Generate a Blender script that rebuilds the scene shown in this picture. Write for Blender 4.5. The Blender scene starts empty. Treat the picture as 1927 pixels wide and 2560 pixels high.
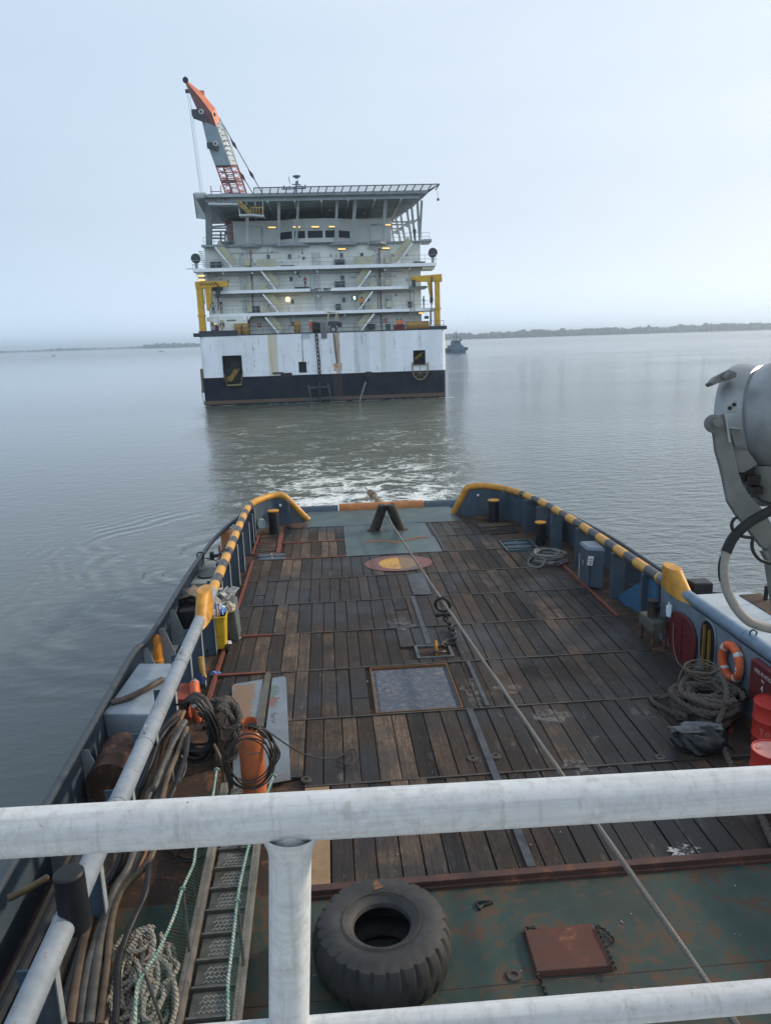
import bpy, bmesh, math, random
import numpy as np
from mathutils import Vector, Matrix
R_ = math.radians
S = bpy.context.scene
COL = S.collection
random.seed(7)

# ---------------------------------------------------------------- camera (eye on the bridge deck, looking aft)
FPX, CX, CY = 1925.0, 963.5, 1280.0
EYE = Vector((0, 0, 7.0))
_y, _p, _r = R_(4.03), R_(12.7), R_(1.83)
FW = Vector((math.sin(_y)*math.cos(_p), math.cos(_y)*math.cos(_p), -math.sin(_p)))
_R0 = Vector((math.cos(_y), -math.sin(_y), 0)); _U0 = _R0.cross(FW)
RT = math.cos(_r)*_R0 - math.sin(_r)*_U0
UP = math.sin(_r)*_R0 + math.cos(_r)*_U0
cd = bpy.data.cameras.new('camera'); cam = bpy.data.objects.new('camera', cd); COL.objects.link(cam)
cam.matrix_world = Matrix(((RT.x, UP.x, -FW.x, EYE.x), (RT.y, UP.y, -FW.y, EYE.y), (RT.z, UP.z, -FW.z, EYE.z), (0, 0, 0, 1)))
cd.sensor_fit = 'HORIZONTAL'; cd.sensor_width = 36.0; cd.lens = 36.0*FPX/1927.0
cd.clip_start = 0.05; cd.clip_end = 60000
S.camera = cam
def ray(px, py): return FW*FPX + RT*(px-CX) - UP*(py-CY)
def G(px, py, z=0.0):
    d = ray(px, py); return EYE + d*((z-EYE.z)/d.z)
def PY(px, py, Y):
    d = ray(px, py); return EYE + d*((Y-EYE.y)/d.y)
def PX(px, py, X):
    d = ray(px, py); return EYE + d*((X-EYE.x)/d.x)
def PD(px, py, D): return EYE + ray(px, py)*(D/FPX)

# ---------------------------------------------------------------- world, sun, exposure
SUN_AZ, SUN_EL = R_(72), R_(24)
SUNV = Vector((math.sin(SUN_AZ)*math.cos(SUN_EL), math.cos(SUN_AZ)*math.cos(SUN_EL), math.sin(SUN_EL)))
w = bpy.data.worlds.new("World"); S.world = w; w.use_nodes = True
nt = w.node_tree; nt.nodes.clear()
def N(t, **kw):
    n = nt.nodes.new(t)
    for k, v in kw.items(): setattr(n, k, v)
    return n
out = N('ShaderNodeOutputWorld')
sky = N('ShaderNodeTexSky', sky_type='NISHITA', sun_disc=False, sun_elevation=SUN_EL, sun_rotation=SUN_AZ, altitude=0, air_density=1.5, dust_density=4.0, ozone_density=1.5)
bg1 = N('ShaderNodeBackground'); bg1.inputs[1].default_value = 0.08
nt.links.new(sky.outputs[0], bg1.inputs[0])
tc = N('ShaderNodeTexCoord')
dot = N('ShaderNodeVectorMath', operation='DOT_PRODUCT'); dot.inputs[1].default_value = tuple(SUNV)
nt.links.new(tc.outputs['Generated'], dot.inputs[0])
cl = N('ShaderNodeTexNoise'); cl.inputs['Scale'].default_value = 1.6; cl.inputs['Detail'].default_value = 5; cl.inputs['Roughness'].default_value = .55
mp = N('ShaderNodeMapping'); mp.inputs['Scale'].default_value = (1, 1, 4.5)
nt.links.new(tc.outputs['Generated'], mp.inputs[0]); nt.links.new(mp.outputs[0], cl.inputs['Vector'])
ad = N('ShaderNodeMath', operation='MULTIPLY_ADD'); ad.inputs[1].default_value = 0.50; ad.inputs[2].default_value = -0.25
nt.links.new(cl.outputs[0], ad.inputs[0])
ad2 = N('ShaderNodeMath', operation='ADD'); nt.links.new(dot.outputs['Value'], ad2.inputs[0]); nt.links.new(ad.outputs[0], ad2.inputs[1])
cr = N('ShaderNodeValToRGB')
e = cr.color_ramp.elements
e[0].position = 0.0; e[0].color = (.53, .655, .815, 1)
e[1].position = 1.0; e[1].color = (.93, .96, 1.0, 1)
for p, c in ((.30, (.605, .72, .868, 1)), (.55, (.675, .775, .90, 1)), (.78, (.755, .84, .94, 1))):
    k = e.new(p); k.color = c
nt.links.new(ad2.outputs[0], cr.inputs[0])
bg2 = N('ShaderNodeBackground')
sz = N('ShaderNodeSeparateXYZ'); nt.links.new(tc.outputs['Generated'], sz.inputs[0])
hzn = N('ShaderNodeMapRange', interpolation_type='SMOOTHSTEP'); hzn.inputs['From Min'].default_value = -.02; hzn.inputs['From Max'].default_value = .16
hzn.inputs['To Min'].default_value = 1.42; hzn.inputs['To Max'].default_value = 1.10     # the veil is thickest and brightest near the horizon
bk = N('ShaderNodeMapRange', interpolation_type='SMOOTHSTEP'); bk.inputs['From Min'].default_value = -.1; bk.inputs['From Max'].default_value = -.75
bk.inputs['To Min'].default_value = 0.0; bk.inputs['To Max'].default_value = .85      # added glow in the unseen sky behind the camera, lights the barge front
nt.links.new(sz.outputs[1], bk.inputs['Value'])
zn = N('ShaderNodeMapRange', interpolation_type='SMOOTHSTEP'); zn.inputs['From Min'].default_value = .45; zn.inputs['From Max'].default_value = .95
zn.inputs['To Min'].default_value = 1.0; zn.inputs['To Max'].default_value = .62     # deeper sky overhead
nt.links.new(sz.outputs[2], zn.inputs['Value'])
zm = N('ShaderNodeMath', operation='MULTIPLY'); nt.links.new(hzn.outputs[0], zm.inputs[0]); nt.links.new(zn.outputs[0], zm.inputs[1])
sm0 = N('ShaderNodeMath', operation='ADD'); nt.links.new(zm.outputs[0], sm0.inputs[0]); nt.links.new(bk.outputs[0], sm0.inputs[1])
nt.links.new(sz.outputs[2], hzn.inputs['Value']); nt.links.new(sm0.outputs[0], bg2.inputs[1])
nt.links.new(cr.outputs[0], bg2.inputs[0])
mx = N('ShaderNodeMixShader'); mx.inputs[0].default_value = 0.88
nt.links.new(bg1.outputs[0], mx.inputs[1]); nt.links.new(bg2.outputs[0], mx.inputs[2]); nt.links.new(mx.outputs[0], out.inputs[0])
sl = bpy.data.lights.new('sun', 'SUN'); sl.energy = 3.0; sl.angle = R_(4); sl.color = (1.0, .84, .64)
so = bpy.data.objects.new('sun', sl); COL.objects.link(so); so.location = (40, 10, 40)
so.rotation_euler = SUNV.to_track_quat('Z', 'Y').to_euler()
S.view_settings.view_transform = 'Standard'; S.view_settings.look = 'None'; S.view_settings.gamma = 1.0
S.view_settings.exposure = 0.10; S.view_settings.use_curve_mapping = False
S.render.engine = 'CYCLES'
S.cycles.max_bounces = 6; S.cycles.diffuse_bounces = 3; S.cycles.glossy_bounces = 3; S.cycles.transparent_max_bounces = 8
S.cycles.volume_bounces = 3; S.cycles.caustics_reflective = False; S.cycles.caustics_refractive = False
S.cycles.use_denoising = True

# ---------------------------------------------------------------- mesh helper
class MB:
    def __init__(s): s.v = []; s.f = []; s.m = []; s.cm = 0
    def mat(s, i): s.cm = i; return s
    def add(s, vs, fs):
        b = len(s.v); s.v += [tuple(v) for v in vs]
        for f in fs: s.f.append(tuple(b+i for i in f)); s.m.append(s.cm)
        return s
    def box(s, c, d, rot=None):
        c = Vector(c); hx, hy, hz = d[0]/2, d[1]/2, d[2]/2
        vs = [Vector((x*hx, y*hy, z*hz)) for x in (-1, 1) for y in (-1, 1) for z in (-1, 1)]
        if rot is not None: vs = [rot @ v for v in vs]
        return s.add([c+v for v in vs], [(0, 1, 3, 2), (4, 6, 7, 5), (0, 4, 5, 1), (2, 3, 7, 6), (0, 2, 6, 4), (1, 5, 7, 3)])
    def bx(s, x0, x1, y0, y1, z0, z1): return s.box(((x0+x1)/2, (y0+y1)/2, (z0+z1)/2), (abs(x1-x0), abs(y1-y0), abs(z1-z0)))
    def hexa(s, p):   # 8 points: bottom loop 0-3, top loop 4-7
        return s.add(p, [(3, 2, 1, 0), (4, 5, 6, 7), (0, 1, 5, 4), (1, 2, 6, 5), (2, 3, 7, 6), (3, 0, 4, 7)])
    def prism(s, poly, off):
        n = len(poly); off = Vector(off); a = [Vector(p) for p in poly]; b = [p+off for p in a]
        return s.add(a+b, [tuple(range(n-1, -1, -1)), tuple(range(n, 2*n))]+[(i, (i+1) % n, n+(i+1) % n, n+i) for i in range(n)])
    def beam(s, p0, p1, w, h=None, upv=(0, 0, 1)):
        h = h or w; p0 = Vector(p0); p1 = Vector(p1); d = (p1-p0)
        if d.length < 1e-6: return s
        d.normalize(); u = Vector(upv)
        if abs(d.dot(u)) > .98: u = Vector((0, 1, 0))
        a = d.cross(u).normalized()*w/2; b = a.cross(d).normalized()*h/2
        return s.hexa([p0-a-b, p0+a-b, p0+a+b, p0-a+b, p1-a-b, p1+a-b, p1+a+b, p1-a+b])
    def cyl(s, p0, p1, r0, r1=None, n=16, cap=True):
        return s.tube([p0, p1], [r0, r0 if r1 is None else r1], n, cap)
    def tube(s, pts, r, n=10, cap=True, closed=False):
        P = [Vector(p) for p in pts]; m = len(P)
        if isinstance(r, (int, float)): r = [r]*m
        rings = []; T = []
        for i in range(m):
            a = P[(i-1) % m] if closed else P[max(i-1, 0)]; b = P[(i+1) % m] if closed else P[min(i+1, m-1)]
            t = (b-a); T.append(t.normalized() if t.length > 1e-9 else Vector((0, 0, 1)))
        u = T[0].orthogonal().normalized()
        b0 = len(s.v)
        for i in range(m):
            t = T[i]; u = (u - t*u.dot(t))
            u = u.normalized() if u.length > 1e-6 else t.orthogonal().normalized()
            v = t.cross(u)
            sc = 1.0
            if 0 < i < m-1 or closed:
                d1 = (P[i]-P[i-1]).normalized() if (P[i]-P[i-1]).length > 1e-9 else t
                c = max(.5, d1.dot(t)); sc = min(1.25, 1/c)
            for k in range(n):
                an = 2*math.pi*k/n; s.v.append(tuple(P[i]+(u*math.cos(an)+v*math.sin(an))*r[i]*sc))
        for i in range(m-1 if not closed else m):
            j = (i+1) % m
            for k in range(n):
                k2 = (k+1) % n; s.f.append((b0+i*n+k, b0+i*n+k2, b0+j*n+k2, b0+j*n+k)); s.m.append(s.cm)
        if cap and not closed:
            s.f.append(tuple(b0+k for k in range(n-1, -1, -1))); s.m.append(s.cm)
            s.f.append(tuple(b0+(m-1)*n+k for k in range(n))); s.m.append(s.cm)
        return s
    def lathe(s, prof, c=(0, 0, 0), axis=(0, 0, 1), n=32, closed=False):   # prof: (r, h)
        ax = Vector(axis).normalized(); u = ax.orthogonal().normalized(); v = ax.cross(u); c = Vector(c); b0 = len(s.v); m = len(prof)
        for r, h in prof:
            for k in range(n):
                a = 2*math.pi*k/n; s.v.append(tuple(c+ax*h+(u*math.cos(a)+v*math.sin(a))*max(r, 1e-4)))
        for i in range(m if closed else m-1):
            j = (i+1) % m
            for k in range(n):
                k2 = (k+1) % n; s.f.append((b0+i*n+k, b0+i*n+k2, b0+j*n+k2, b0+j*n+k)); s.m.append(s.cm)
        return s
    def torus(s, c, R, r, axis=(0, 0, 1), n=32, k=12, sx=1, sy=1):
        ax = Vector(axis).normalized(); u = ax.orthogonal().normalized(); v = ax.cross(u); c = Vector(c)
        return s.tube([c+u*R*sx*math.cos(2*math.pi*i/n)+v*R*sy*math.sin(2*math.pi*i/n) for i in range(n)], r, k, closed=True)
    def ball(s, c, r, n=12, m=8, sc=(1, 1, 1)):
        c = Vector(c); b0 = len(s.v)
        for i in range(m+1):
            th = math.pi*i/m
            for k in range(n):
                a = 2*math.pi*k/n; s.v.append((c.x+r*sc[0]*math.sin(th)*math.cos(a), c.y+r*sc[1]*math.sin(th)*math.sin(a), c.z+r*sc[2]*math.cos(th)))
        for i in range(m):
            for k in range(n):
                k2 = (k+1) % n; s.f.append((b0+i*n+k, b0+(i+1)*n+k, b0+(i+1)*n+k2, b0+i*n+k2)); s.m.append(s.cm)
        return s
    def build(s, name, mat, parent=None, smooth=35, kind=None, bevel=0, label=None):
        me = bpy.data.meshes.new(name); me.from_pydata(s.v, [], s.f)
        for m_ in (mat if isinstance(mat, (list, tuple)) else [mat]): me.materials.append(m_)
        me.polygons.foreach_set('material_index', s.m)
        bm = bmesh.new(); bm.from_mesh(me); bmesh.ops.recalc_face_normals(bm, faces=bm.faces); bm.to_mesh(me); bm.free()
        if smooth:
            me.polygons.foreach_set('use_smooth', [True]*len(me.polygons)); me.set_sharp_from_angle(angle=R_(smooth))
        me.update()
        o = bpy.data.objects.new(name, me); COL.objects.link(o)
        if parent is not None: o.parent = parent
        if kind: o['kind'] = kind
        if label: o['label'] = label
        if bevel:
            b = o.modifiers.new('bevel', 'BEVEL'); b.width = bevel; b.segments = 2; b.limit_method = 'ANGLE'; b.angle_limit = R_(40)
        return o
def thing(name, label, cat, group=None, loc=(0, 0, 0)):
    o = bpy.data.objects.new(name, None); COL.objects.link(o); o['label'] = label; o['category'] = cat; o.empty_display_size = .2
    if group: o['group'] = group
    return o
def tag(o, label, cat, group=None):
    o['label'] = label; o['category'] = cat
    if group: o['group'] = group
    return o
def based(t, base):
    """put the thing's Empty at its base; children keep their places"""
    base = Vector(base); t.location = base
    for c in t.children: c.location = c.location - base
    return t
def smooth_path(pts, sub=6):
    P = [Vector(p) for p in pts]; o = []
    for i in range(len(P)-1):
        p0 = P[max(i-1, 0)]; p1 = P[i]; p2 = P[i+1]; p3 = P[min(i+2, len(P)-1)]
        for k in range(sub):
            t = k/sub; o.append(.5*((2*p1)+(p2-p0)*t+(2*p0-5*p1+4*p2-p3)*t*t+(3*p1-p0-3*p2+p3)*t*t*t))
    o.append(P[-1]); return o

# ---------------------------------------------------------------- materials
MATS = {}
class NT:
    def __init__(s, name):
        s.m = bpy.data.materials.new(name); s.m.use_nodes = True; s.t = s.m.node_tree; s.b = s.t.nodes['Principled BSDF']; s.tc = None
    def n(s, t, **kw):
        x = s.t.nodes.new(t)
        for k, v in kw.items(): setattr(x, k, v)
        return x
    def l(s, a, b): s.t.links.new(a, b)
    def coord(s, scale=(1, 1, 1), rot=(0, 0, 0)):
        if s.tc is None: s.tc = s.n('ShaderNodeTexCoord')
        m = s.n('ShaderNodeMapping'); m.inputs['Scale'].default_value = scale; m.inputs['Rotation'].default_value = rot
        s.l(s.tc.outputs['Object'], m.inputs[0]); return m.outputs[0]
    def noise(s, sc, detail=4, rough=.55, vec=None, dist=0):
        x = s.n('ShaderNodeTexNoise'); x.inputs['Scale'].default_value = sc; x.inputs['Detail'].default_value = detail; x.inputs['Roughness'].default_value = rough; x.inputs['Distortion'].default_value = dist
        s.l(vec if vec is not None else s.coord(), x.inputs['Vector']); return x.outputs[0]
    def ramp(s, fac, stops, interp='LINEAR'):
        x = s.n('ShaderNodeValToRGB'); x.color_ramp.interpolation = interp; e = x.color_ramp.elements
        while len(e) < len(stops): e.new(.5)
        for k, (p, c) in zip(e, stops):
            k.position = p; k.color = (c, c, c, 1) if isinstance(c, (int, float)) else (*c, 1)
        s.l(fac, x.inputs[0]); return x.outputs[0]
    def mix(s, fac, a, b, mode='MIX'):
        x = s.n('ShaderNodeMix', data_type='RGBA', blend_type=mode)
        for inp, v in ((x.inputs[0], fac), (x.inputs[6], a), (x.inputs[7], b)):
            if hasattr(v, 'is_output'): s.l(v, inp)
            else: inp.default_value = (*v, 1) if isinstance(v, tuple) else v
        return x.outputs[2]
    def math(s, op, a, b=0.0, c=None):
        x = s.n('ShaderNodeMath', operation=op)
        for i, v in enumerate((a, b) if c is None else (a, b, c)):
            if hasattr(v, 'is_output'): s.l(v, x.inputs[i])
            else: x.inputs[i].default_value = v
        return x.outputs[0]
    def sep(s, vec):
        x = s.n('ShaderNodeSeparateXYZ'); s.l(vec, x.inputs[0]); return x.outputs
    def bump(s, h, st=.2, dist=.01):
        x = s.n('ShaderNodeBump'); x.inputs['Strength'].default_value = st; x.inputs['Distance'].default_value = dist
        s.l(h, x.inputs['Height']); s.l(x.outputs[0], s.b.inputs['Normal'])
    def fin(s, col=None, rough=.5, metal=0.0, spec=None):
        for v, k in ((col, 'Base Color'), (rough, 'Roughness'), (metal, 'Metallic')):
            if v is None: continue
            if hasattr(v, 'is_output'): s.l(v, s.b.inputs[k])
            else: s.b.inputs[k].default_value = (*v, 1) if isinstance(v, tuple) else v
        if spec is not None: s.b.inputs['Specular IOR Level'].default_value = spec
        return s.m
def paint(name, col, rust=(.13, .055, .025), amt=.25, sc=2.0, rough=.45, var=.25, metal=0, bump=.15, streak=0.0, dirt=(.05, .045, .04), damt=.3, bd=.004):
    """weathered paint: uneven tone, dirt patches, rust blooms and optional vertical rust runs"""
    if name in MATS: return MATS[name]
    m = NT(name)
    a = m.noise(sc*1.3, 6, .6); b = m.noise(sc*.45, 3, .6); c = m.noise(sc*7, 5, .7)
    v = m.mix(m.ramp(a, [(.3, 0.0), (.75, 1.0)]), tuple(x*(1-var) for x in col), tuple(min(1, x*(1+var*.5)) for x in col))
    v = m.mix(m.math('MULTIPLY', m.ramp(b, [(.45, 0.0), (.75, 1.0)]), damt), v, dirt)
    mm = m.math('ADD', m.math('MULTIPLY', a, .55), m.math('MULTIPLY', c, .45))
    th = .72-.30*amt
    rf = m.ramp(mm, [(th-.02, 0.0), (th+.05, 1.0)])
    v = m.mix(rf, v, m.mix(c, rust, tuple(x*1.8 for x in rust)))
    if streak:
        st = m.noise(1.0, 5, .65, m.coord((sc*1.6, sc*1.6, sc*.06)))
        st2 = m.noise(1.0, 3, .6, m.coord((sc*.3, sc*.3, sc*.10)))
        f = m.math('MULTIPLY', m.ramp(m.math('ADD', m.math('MULTIPLY', st, .6), m.math('MULTIPLY', st2, .4)), [(.56, 0.0), (.68, 1.0)]), streak)
        v = m.mix(f, v, (.24, .15, .085))
    if bump: m.bump(m.math('ADD', m.math('MULTIPLY', a, .5), c), bump, bd)
    MATS[name] = m.fin(v, m.mix(rf, (rough,)*3, (.85,)*3), metal, .28)
    return MATS[name]
def plain(name, col, rough=.6, metal=0, var=.2, sc=6, bump=.1, bd=.004):
    if name in MATS: return MATS[name]
    m = NT(name); a = m.noise(sc, 5, .6)
    if bump: m.bump(a, bump, bd)
    MATS[name] = m.fin(m.mix(m.ramp(a, [(.3, 0.0), (.7, 1.0)]), tuple(x*(1-var) for x in col), tuple(min(1, x*(1+var)) for x in col)), rough, metal, .28)
    return MATS[name]
def glow(name, col, st):
    if name in MATS: return MATS[name]
    m = NT(name); m.b.inputs['Emission Color'].default_value = (*col, 1); m.b.inputs['Emission Strength'].default_value = st
    MATS[name] = m.fin(col, .5); return MATS[name]
def bands(name, cols, period, axis, sc=5, rough=.45, off=0.0, duty=.5):
    """painted hazard bands along one axis"""
    m = NT(name); x = m.sep(m.coord())[axis]
    f = m.math('GREATER_THAN', m.math('FRACT', m.math('MULTIPLY_ADD', x, 1/period, off+20.0)), duty)
    a = m.noise(sc, 6, .65); c = m.noise(sc*6, 4, .7)
    v = m.mix(f, cols[0], cols[1])
    v = m.mix(m.math('MULTIPLY', m.ramp(a, [(.35, 0.0), (.8, 1.0)]), .35), v, (.12, .10, .07))
    v = m.mix(m.ramp(m.math('ADD', m.math('MULTIPLY', a, .5), m.math('MULTIPLY', c, .5)), [(.60, 0.0), (.66, 1.0)]), v, (.16, .09, .05))
    m.bump(c, .15, .004); MATS[name] = m.fin(v, rough); return MATS[name]
def rope_mat(name, c1, c2, sc=60, rough=.9):
    if name in MATS: return MATS[name]
    m = NT(name)
    wv = m.n('ShaderNodeTexWave'); wv.bands_direction = 'DIAGONAL'; wv.inputs['Scale'].default_value = sc/4; wv.inputs['Distortion'].default_value = 2.5; wv.inputs['Detail'].default_value = 2
    m.l(m.coord(), wv.inputs['Vector'])
    a = m.noise(sc*.12, 4, .6)
    v = m.mix(wv.outputs['Fac'], tuple(x*.45 for x in c1), c1)
    v = m.mix(m.ramp(a, [(.35, 0.0), (.7, 1.0)]), v, c2)
    m.bump(m.math('ADD', wv.outputs['Fac'], m.math('MULTIPLY', m.noise(sc, 3), .5)), .8, .01)
    MATS[name] = m.fin(v, rough); return MATS[name]
def laid(mb, pts, r, strands=3, pitch=None, n=6, sub=3):
    """a laid rope: three strands twisted round the path"""
    P = [Vector(p) for p in pts]
    # resample evenly
    d = [0]
    for i in range(1, len(P)): d.append(d[-1]+(P[i]-P[i-1]).length)
    L = d[-1]; pitch = pitch or r*7; step = pitch/sub/1.6; m = max(3, int(L/step)); Q = []; j = 0
    for i in range(m+1):
        t = L*i/m
        while j < len(d)-2 and d[j+1] < t: j += 1
        f = (t-d[j])/max(1e-9, d[j+1]-d[j]); Q.append(P[j].lerp(P[j+1], f))
    u = None; fr = []
    for i in range(len(Q)):
        t = (Q[min(i+1, m)]-Q[max(i-1, 0)]).normalized()
        if u is None: u = t.orthogonal().normalized()
        u = (u-t*u.dot(t)); u = u.normalized() if u.length > 1e-6 else t.orthogonal().normalized(); fr.append((u.copy(), t.cross(u)))
    for s_ in range(strands):
        path = []
        for i, q in enumerate(Q):
            a = 2*math.pi*(s_/strands + L*i/m/pitch); path.append(q+(fr[i][0]*math.cos(a)+fr[i][1]*math.sin(a))*r*.5)
        mb.tube(path, r*.56, n)
    return mb
# ---------------------------------------------------------------- water, shores
WZ = -1.7
def water_material():
    m = NT('river_water'); P = m.tc or m.coord(); m.coord()
    geo = m.n('ShaderNodeNewGeometry'); pos = geo.outputs['Position']
    sx = m.sep(pos); x, y = sx[0], sx[1]
    dist = m.n('ShaderNodeVectorMath', operation='LENGTH'); m.l(pos, dist.inputs[0]); d = dist.outputs['Value']
    wx = m.noise(.05, 3, .6, pos); wy = m.noise(.055, 3, .6, m_off(m, pos, 31))
    # wake wedge between the stern and the barge
    half = m.math('MULTIPLY_ADD', m.math('SUBTRACT', y, 36.0), .14, 7.0)
    cxl = m.math('MULTIPLY_ADD', m.math('SUBTRACT', y, 32.0), -.030, 2.4)
    lat = m.math('ABSOLUTE', m.math('SUBTRACT', x, cxl))
    edge = m.math('SUBTRACT', m.math('ADD', half, m.math('MULTIPLY_ADD', wx, 9.0, -4.5)), lat)
    wedge = m.math('MULTIPLY', smooth(m, edge, -2.5, 2.5), smooth(m, y, 27, 34))
    wedge = m.math('MULTIPLY', wedge, m.math('SUBTRACT', 1.0, smooth(m, y, 105, 125)))
    # foam: thin torn lines, dense close to the stern
    warp = m.n('ShaderNodeVectorMath', operation='ADD')
    nz = m.n('ShaderNodeTexNoise'); nz.inputs['Scale'].default_value = .35; nz.inputs['Detail'].default_value = 4; m.l(pos, nz.inputs['Vector'])
    sc = m.n('ShaderNodeVectorMath', operation='SCALE'); sc.inputs['Scale'].default_value = 4.2; m.l(nz.outputs['Color'], sc.inputs[0])
    m.l(pos, warp.inputs[0]); m.l(sc.outputs[0], warp.inputs[1])
    mpp = m.n('ShaderNodeMapping'); mpp.inputs['Scale'].default_value = (.62, .85, 1.0); m.l(warp.outputs[0], mpp.inputs[0])
    def ridge(scale, det):
        n = m.noise(scale, det, .62, mpp.outputs[0])
        return m.math('SUBTRACT', 1.0, m.math('MULTIPLY', m.math('ABSOLUTE', m.math('SUBTRACT', n, .5)), 2.0))
    r1 = ridge(.24, 6); r2 = ridge(.62, 6); r3 = ridge(1.7, 5)
    rr = m.math('ADD', m.math('ADD', m.math('MULTIPLY', r1, .36), m.math('MULTIPLY', r2, .36)), m.math('MULTIPLY', r3, .28))
    core = m.math('MULTIPLY', m.math('SUBTRACT', 1.0, smooth(m, y, 33, 60)), smooth(m, m.math('ADD', edge, m.math('MULTIPLY_ADD', wy, 6.0, -3.0)), 0, 5.5))
    patch = m.noise(.16, 4, .6, pos)
    thr = m.math('SUBTRACT', m.math('SUBTRACT', .966, m.math('MULTIPLY', core, .118)), m.math('MULTIPLY', patch, .10))
    foam = m.math('POWER', smooth2(m, rr, thr, .10), 1.5)
    foam = m.math('MULTIPLY', foam, m.math('MULTIPLY', wedge, m.math('SUBTRACT', 1.0, m.math('MULTIPLY', smooth(m, y, 52, 105), .72))))
    # wash along the barge's waterline
    wash = m.math('MULTIPLY', m.math('SUBTRACT', 1.0, smooth(m, m.math('ABSOLUTE', m.math('SUBTRACT', y, 112.9)), .15, .8)), m.math('GREATER_THAN', m.noise(.5, 4, .7, pos), .53))
    wash = m.math('MULTIPLY', wash, m.math('LESS_THAN', m.math('ABSOLUTE', x), 18.5))
    foam = m.math('MAXIMUM', foam, m.math('MULTIPLY', wash, .55))
    body = m.mix(m.math('MULTIPLY', wedge, .9), (.086, .106, .110), (.096, .108, .080))
    body = m.mix(m.math('MULTIPLY', smooth(m, patch, .45, .65), m.math('MULTIPLY', wedge, .5)), body, (.15, .15, .105))
    right = smooth(m, m.math('MULTIPLY_ADD', wx, 8.0, x), 4, 16)
    # surface relief, in metres
    st = m.n('ShaderNodeMapping'); st.inputs['Scale'].default_value = (.75, 1.3, 1); st.inputs['Rotation'].default_value = (0, 0, R_(-14)); m.l(pos, st.inputs[0])
    v = st.outputs[0]
    calm = m.math('MULTIPLY_ADD', m.noise(.02, 3, .5, v), 1.3, -.15)
    amp = m.math('MULTIPLY', m.math('MULTIPLY_ADD', right, .92, .08), calm)
    rip = m.math('ADD', m.math('MULTIPLY', m.noise(1.15, 5, .62, v), .62), m.math('MULTIPLY', m.noise(3.2, 3, .6, v), .11))
    swl = m.n('ShaderNodeMapping'); swl.inputs['Scale'].default_value = (.10, .42, 1); swl.inputs['Rotation'].default_value = (0, 0, R_(8)); m.l(pos, swl.inputs[0])
    swell = m.math('MULTIPLY', m.noise(1.0, 3, .5, swl.outputs[0]), .05)
    h = m.math('ADD', m.math('MULTIPLY', rip, amp), m.math('MULTIPLY', swell, m.math('MULTIPLY_ADD', right, .3, .35)))
    # fine chop everywhere
    h = m.math('ADD', h, m.math('MULTIPLY', m.noise(1.8, 3, .55, v), m.math('MULTIPLY_ADD', right, .030, .020)))
    # turbulence inside the wake
    turb = m.math('ADD', m.math('MULTIPLY', m.noise(.45, 6, .68, warp.outputs[0]), .50), m.math('MULTIPLY', r2, .05))
    h = m.math('ADD', h, m.math('MULTIPLY', turb, m.math('MULTIPLY', wedge, m.math('MULTIPLY_ADD', smooth(m, y, 45, 80), -.45, 1.0))))
    # diverging bow-shaped wave train thrown off the port quarter
    dx = m.math('ADD', x, m.math('MULTIPLY_ADD', wy, 14.0, -7.0+1.0)); dy = m.math('SUBTRACT', y, 31.0)
    rad = m.math('SQRT', m.math('ADD', m.math('MULTIPLY', dx, dx), m.math('MULTIPLY', m.math('MULTIPLY', dy, dy), .55)))
    ring = m.math('SINE', m.math('MULTIPLY', rad, 6.2))
    rm = m.math('MULTIPLY', smooth(m, rad, 1.5, 4.0), m.math('SUBTRACT', 1.0, smooth(m, rad, 5, 14)))
    rm = m.math('MULTIPLY', rm, m.math('SUBTRACT', 1.0, smooth(m, x, -4.5, -1.5))); rm = m.math('MULTIPLY', rm, smooth(m, m.noise(.35, 3, .6, pos), .40, .62))
    h = m.math('ADD', h, m.math('MULTIPLY', ring, m.math('MULTIPLY', rm, .032)))
    h = m.math('MULTIPLY', h, m.math('DIVIDE', 1.0, m.math('MULTIPLY_ADD', d, .0022, 1.0)))
    b = m.n('ShaderNodeBump'); b.inputs['Strength'].default_value = 1.0; b.inputs['Distance'].default_value = 1.0
    m.l(h, b.inputs['Height']); m.l(b.outputs[0], m.b.inputs['Normal'])
    col = m.mix(foam, body, (.72, .76, .74))
    m.b.inputs['IOR'].default_value = 1.333
    rg = m.math('ADD', m.math('MULTIPLY_ADD', foam, .6, .03), m.math('MULTIPLY', smooth(m, d, 60, 900), .16))
    return m.fin(col, rg)
def m_off(m, vec, o):
    x = m.n('ShaderNodeVectorMath', operation='ADD'); x.inputs[1].default_value = (o, o*.7, o*.3); m.l(vec, x.inputs[0]); return x.outputs[0]
def smooth(m, v, a, b):
    x = m.n('ShaderNodeMapRange', interpolation_type='SMOOTHSTEP'); x.inputs['From Min'].default_value = a; x.inputs['From Max'].default_value = b
    m.l(v, x.inputs['Value']); return x.outputs[0]
def smooth2(m, v, thr, wdt):
    x = m.math('DIVIDE', m.math('SUBTRACT', v, thr), wdt)
    x = m.math('MINIMUM', m.math('MAXIMUM', x, 0.0), 1.0); return x
mb = MB(); W_ = 14000
mb.add([(-W_, -W_, WZ), (W_, -W_, WZ), (W_, W_, WZ), (-W_, W_, WZ)], [(0, 1, 2, 3)])
mb.build('water', water_material(), kind='structure', smooth=0)

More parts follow.
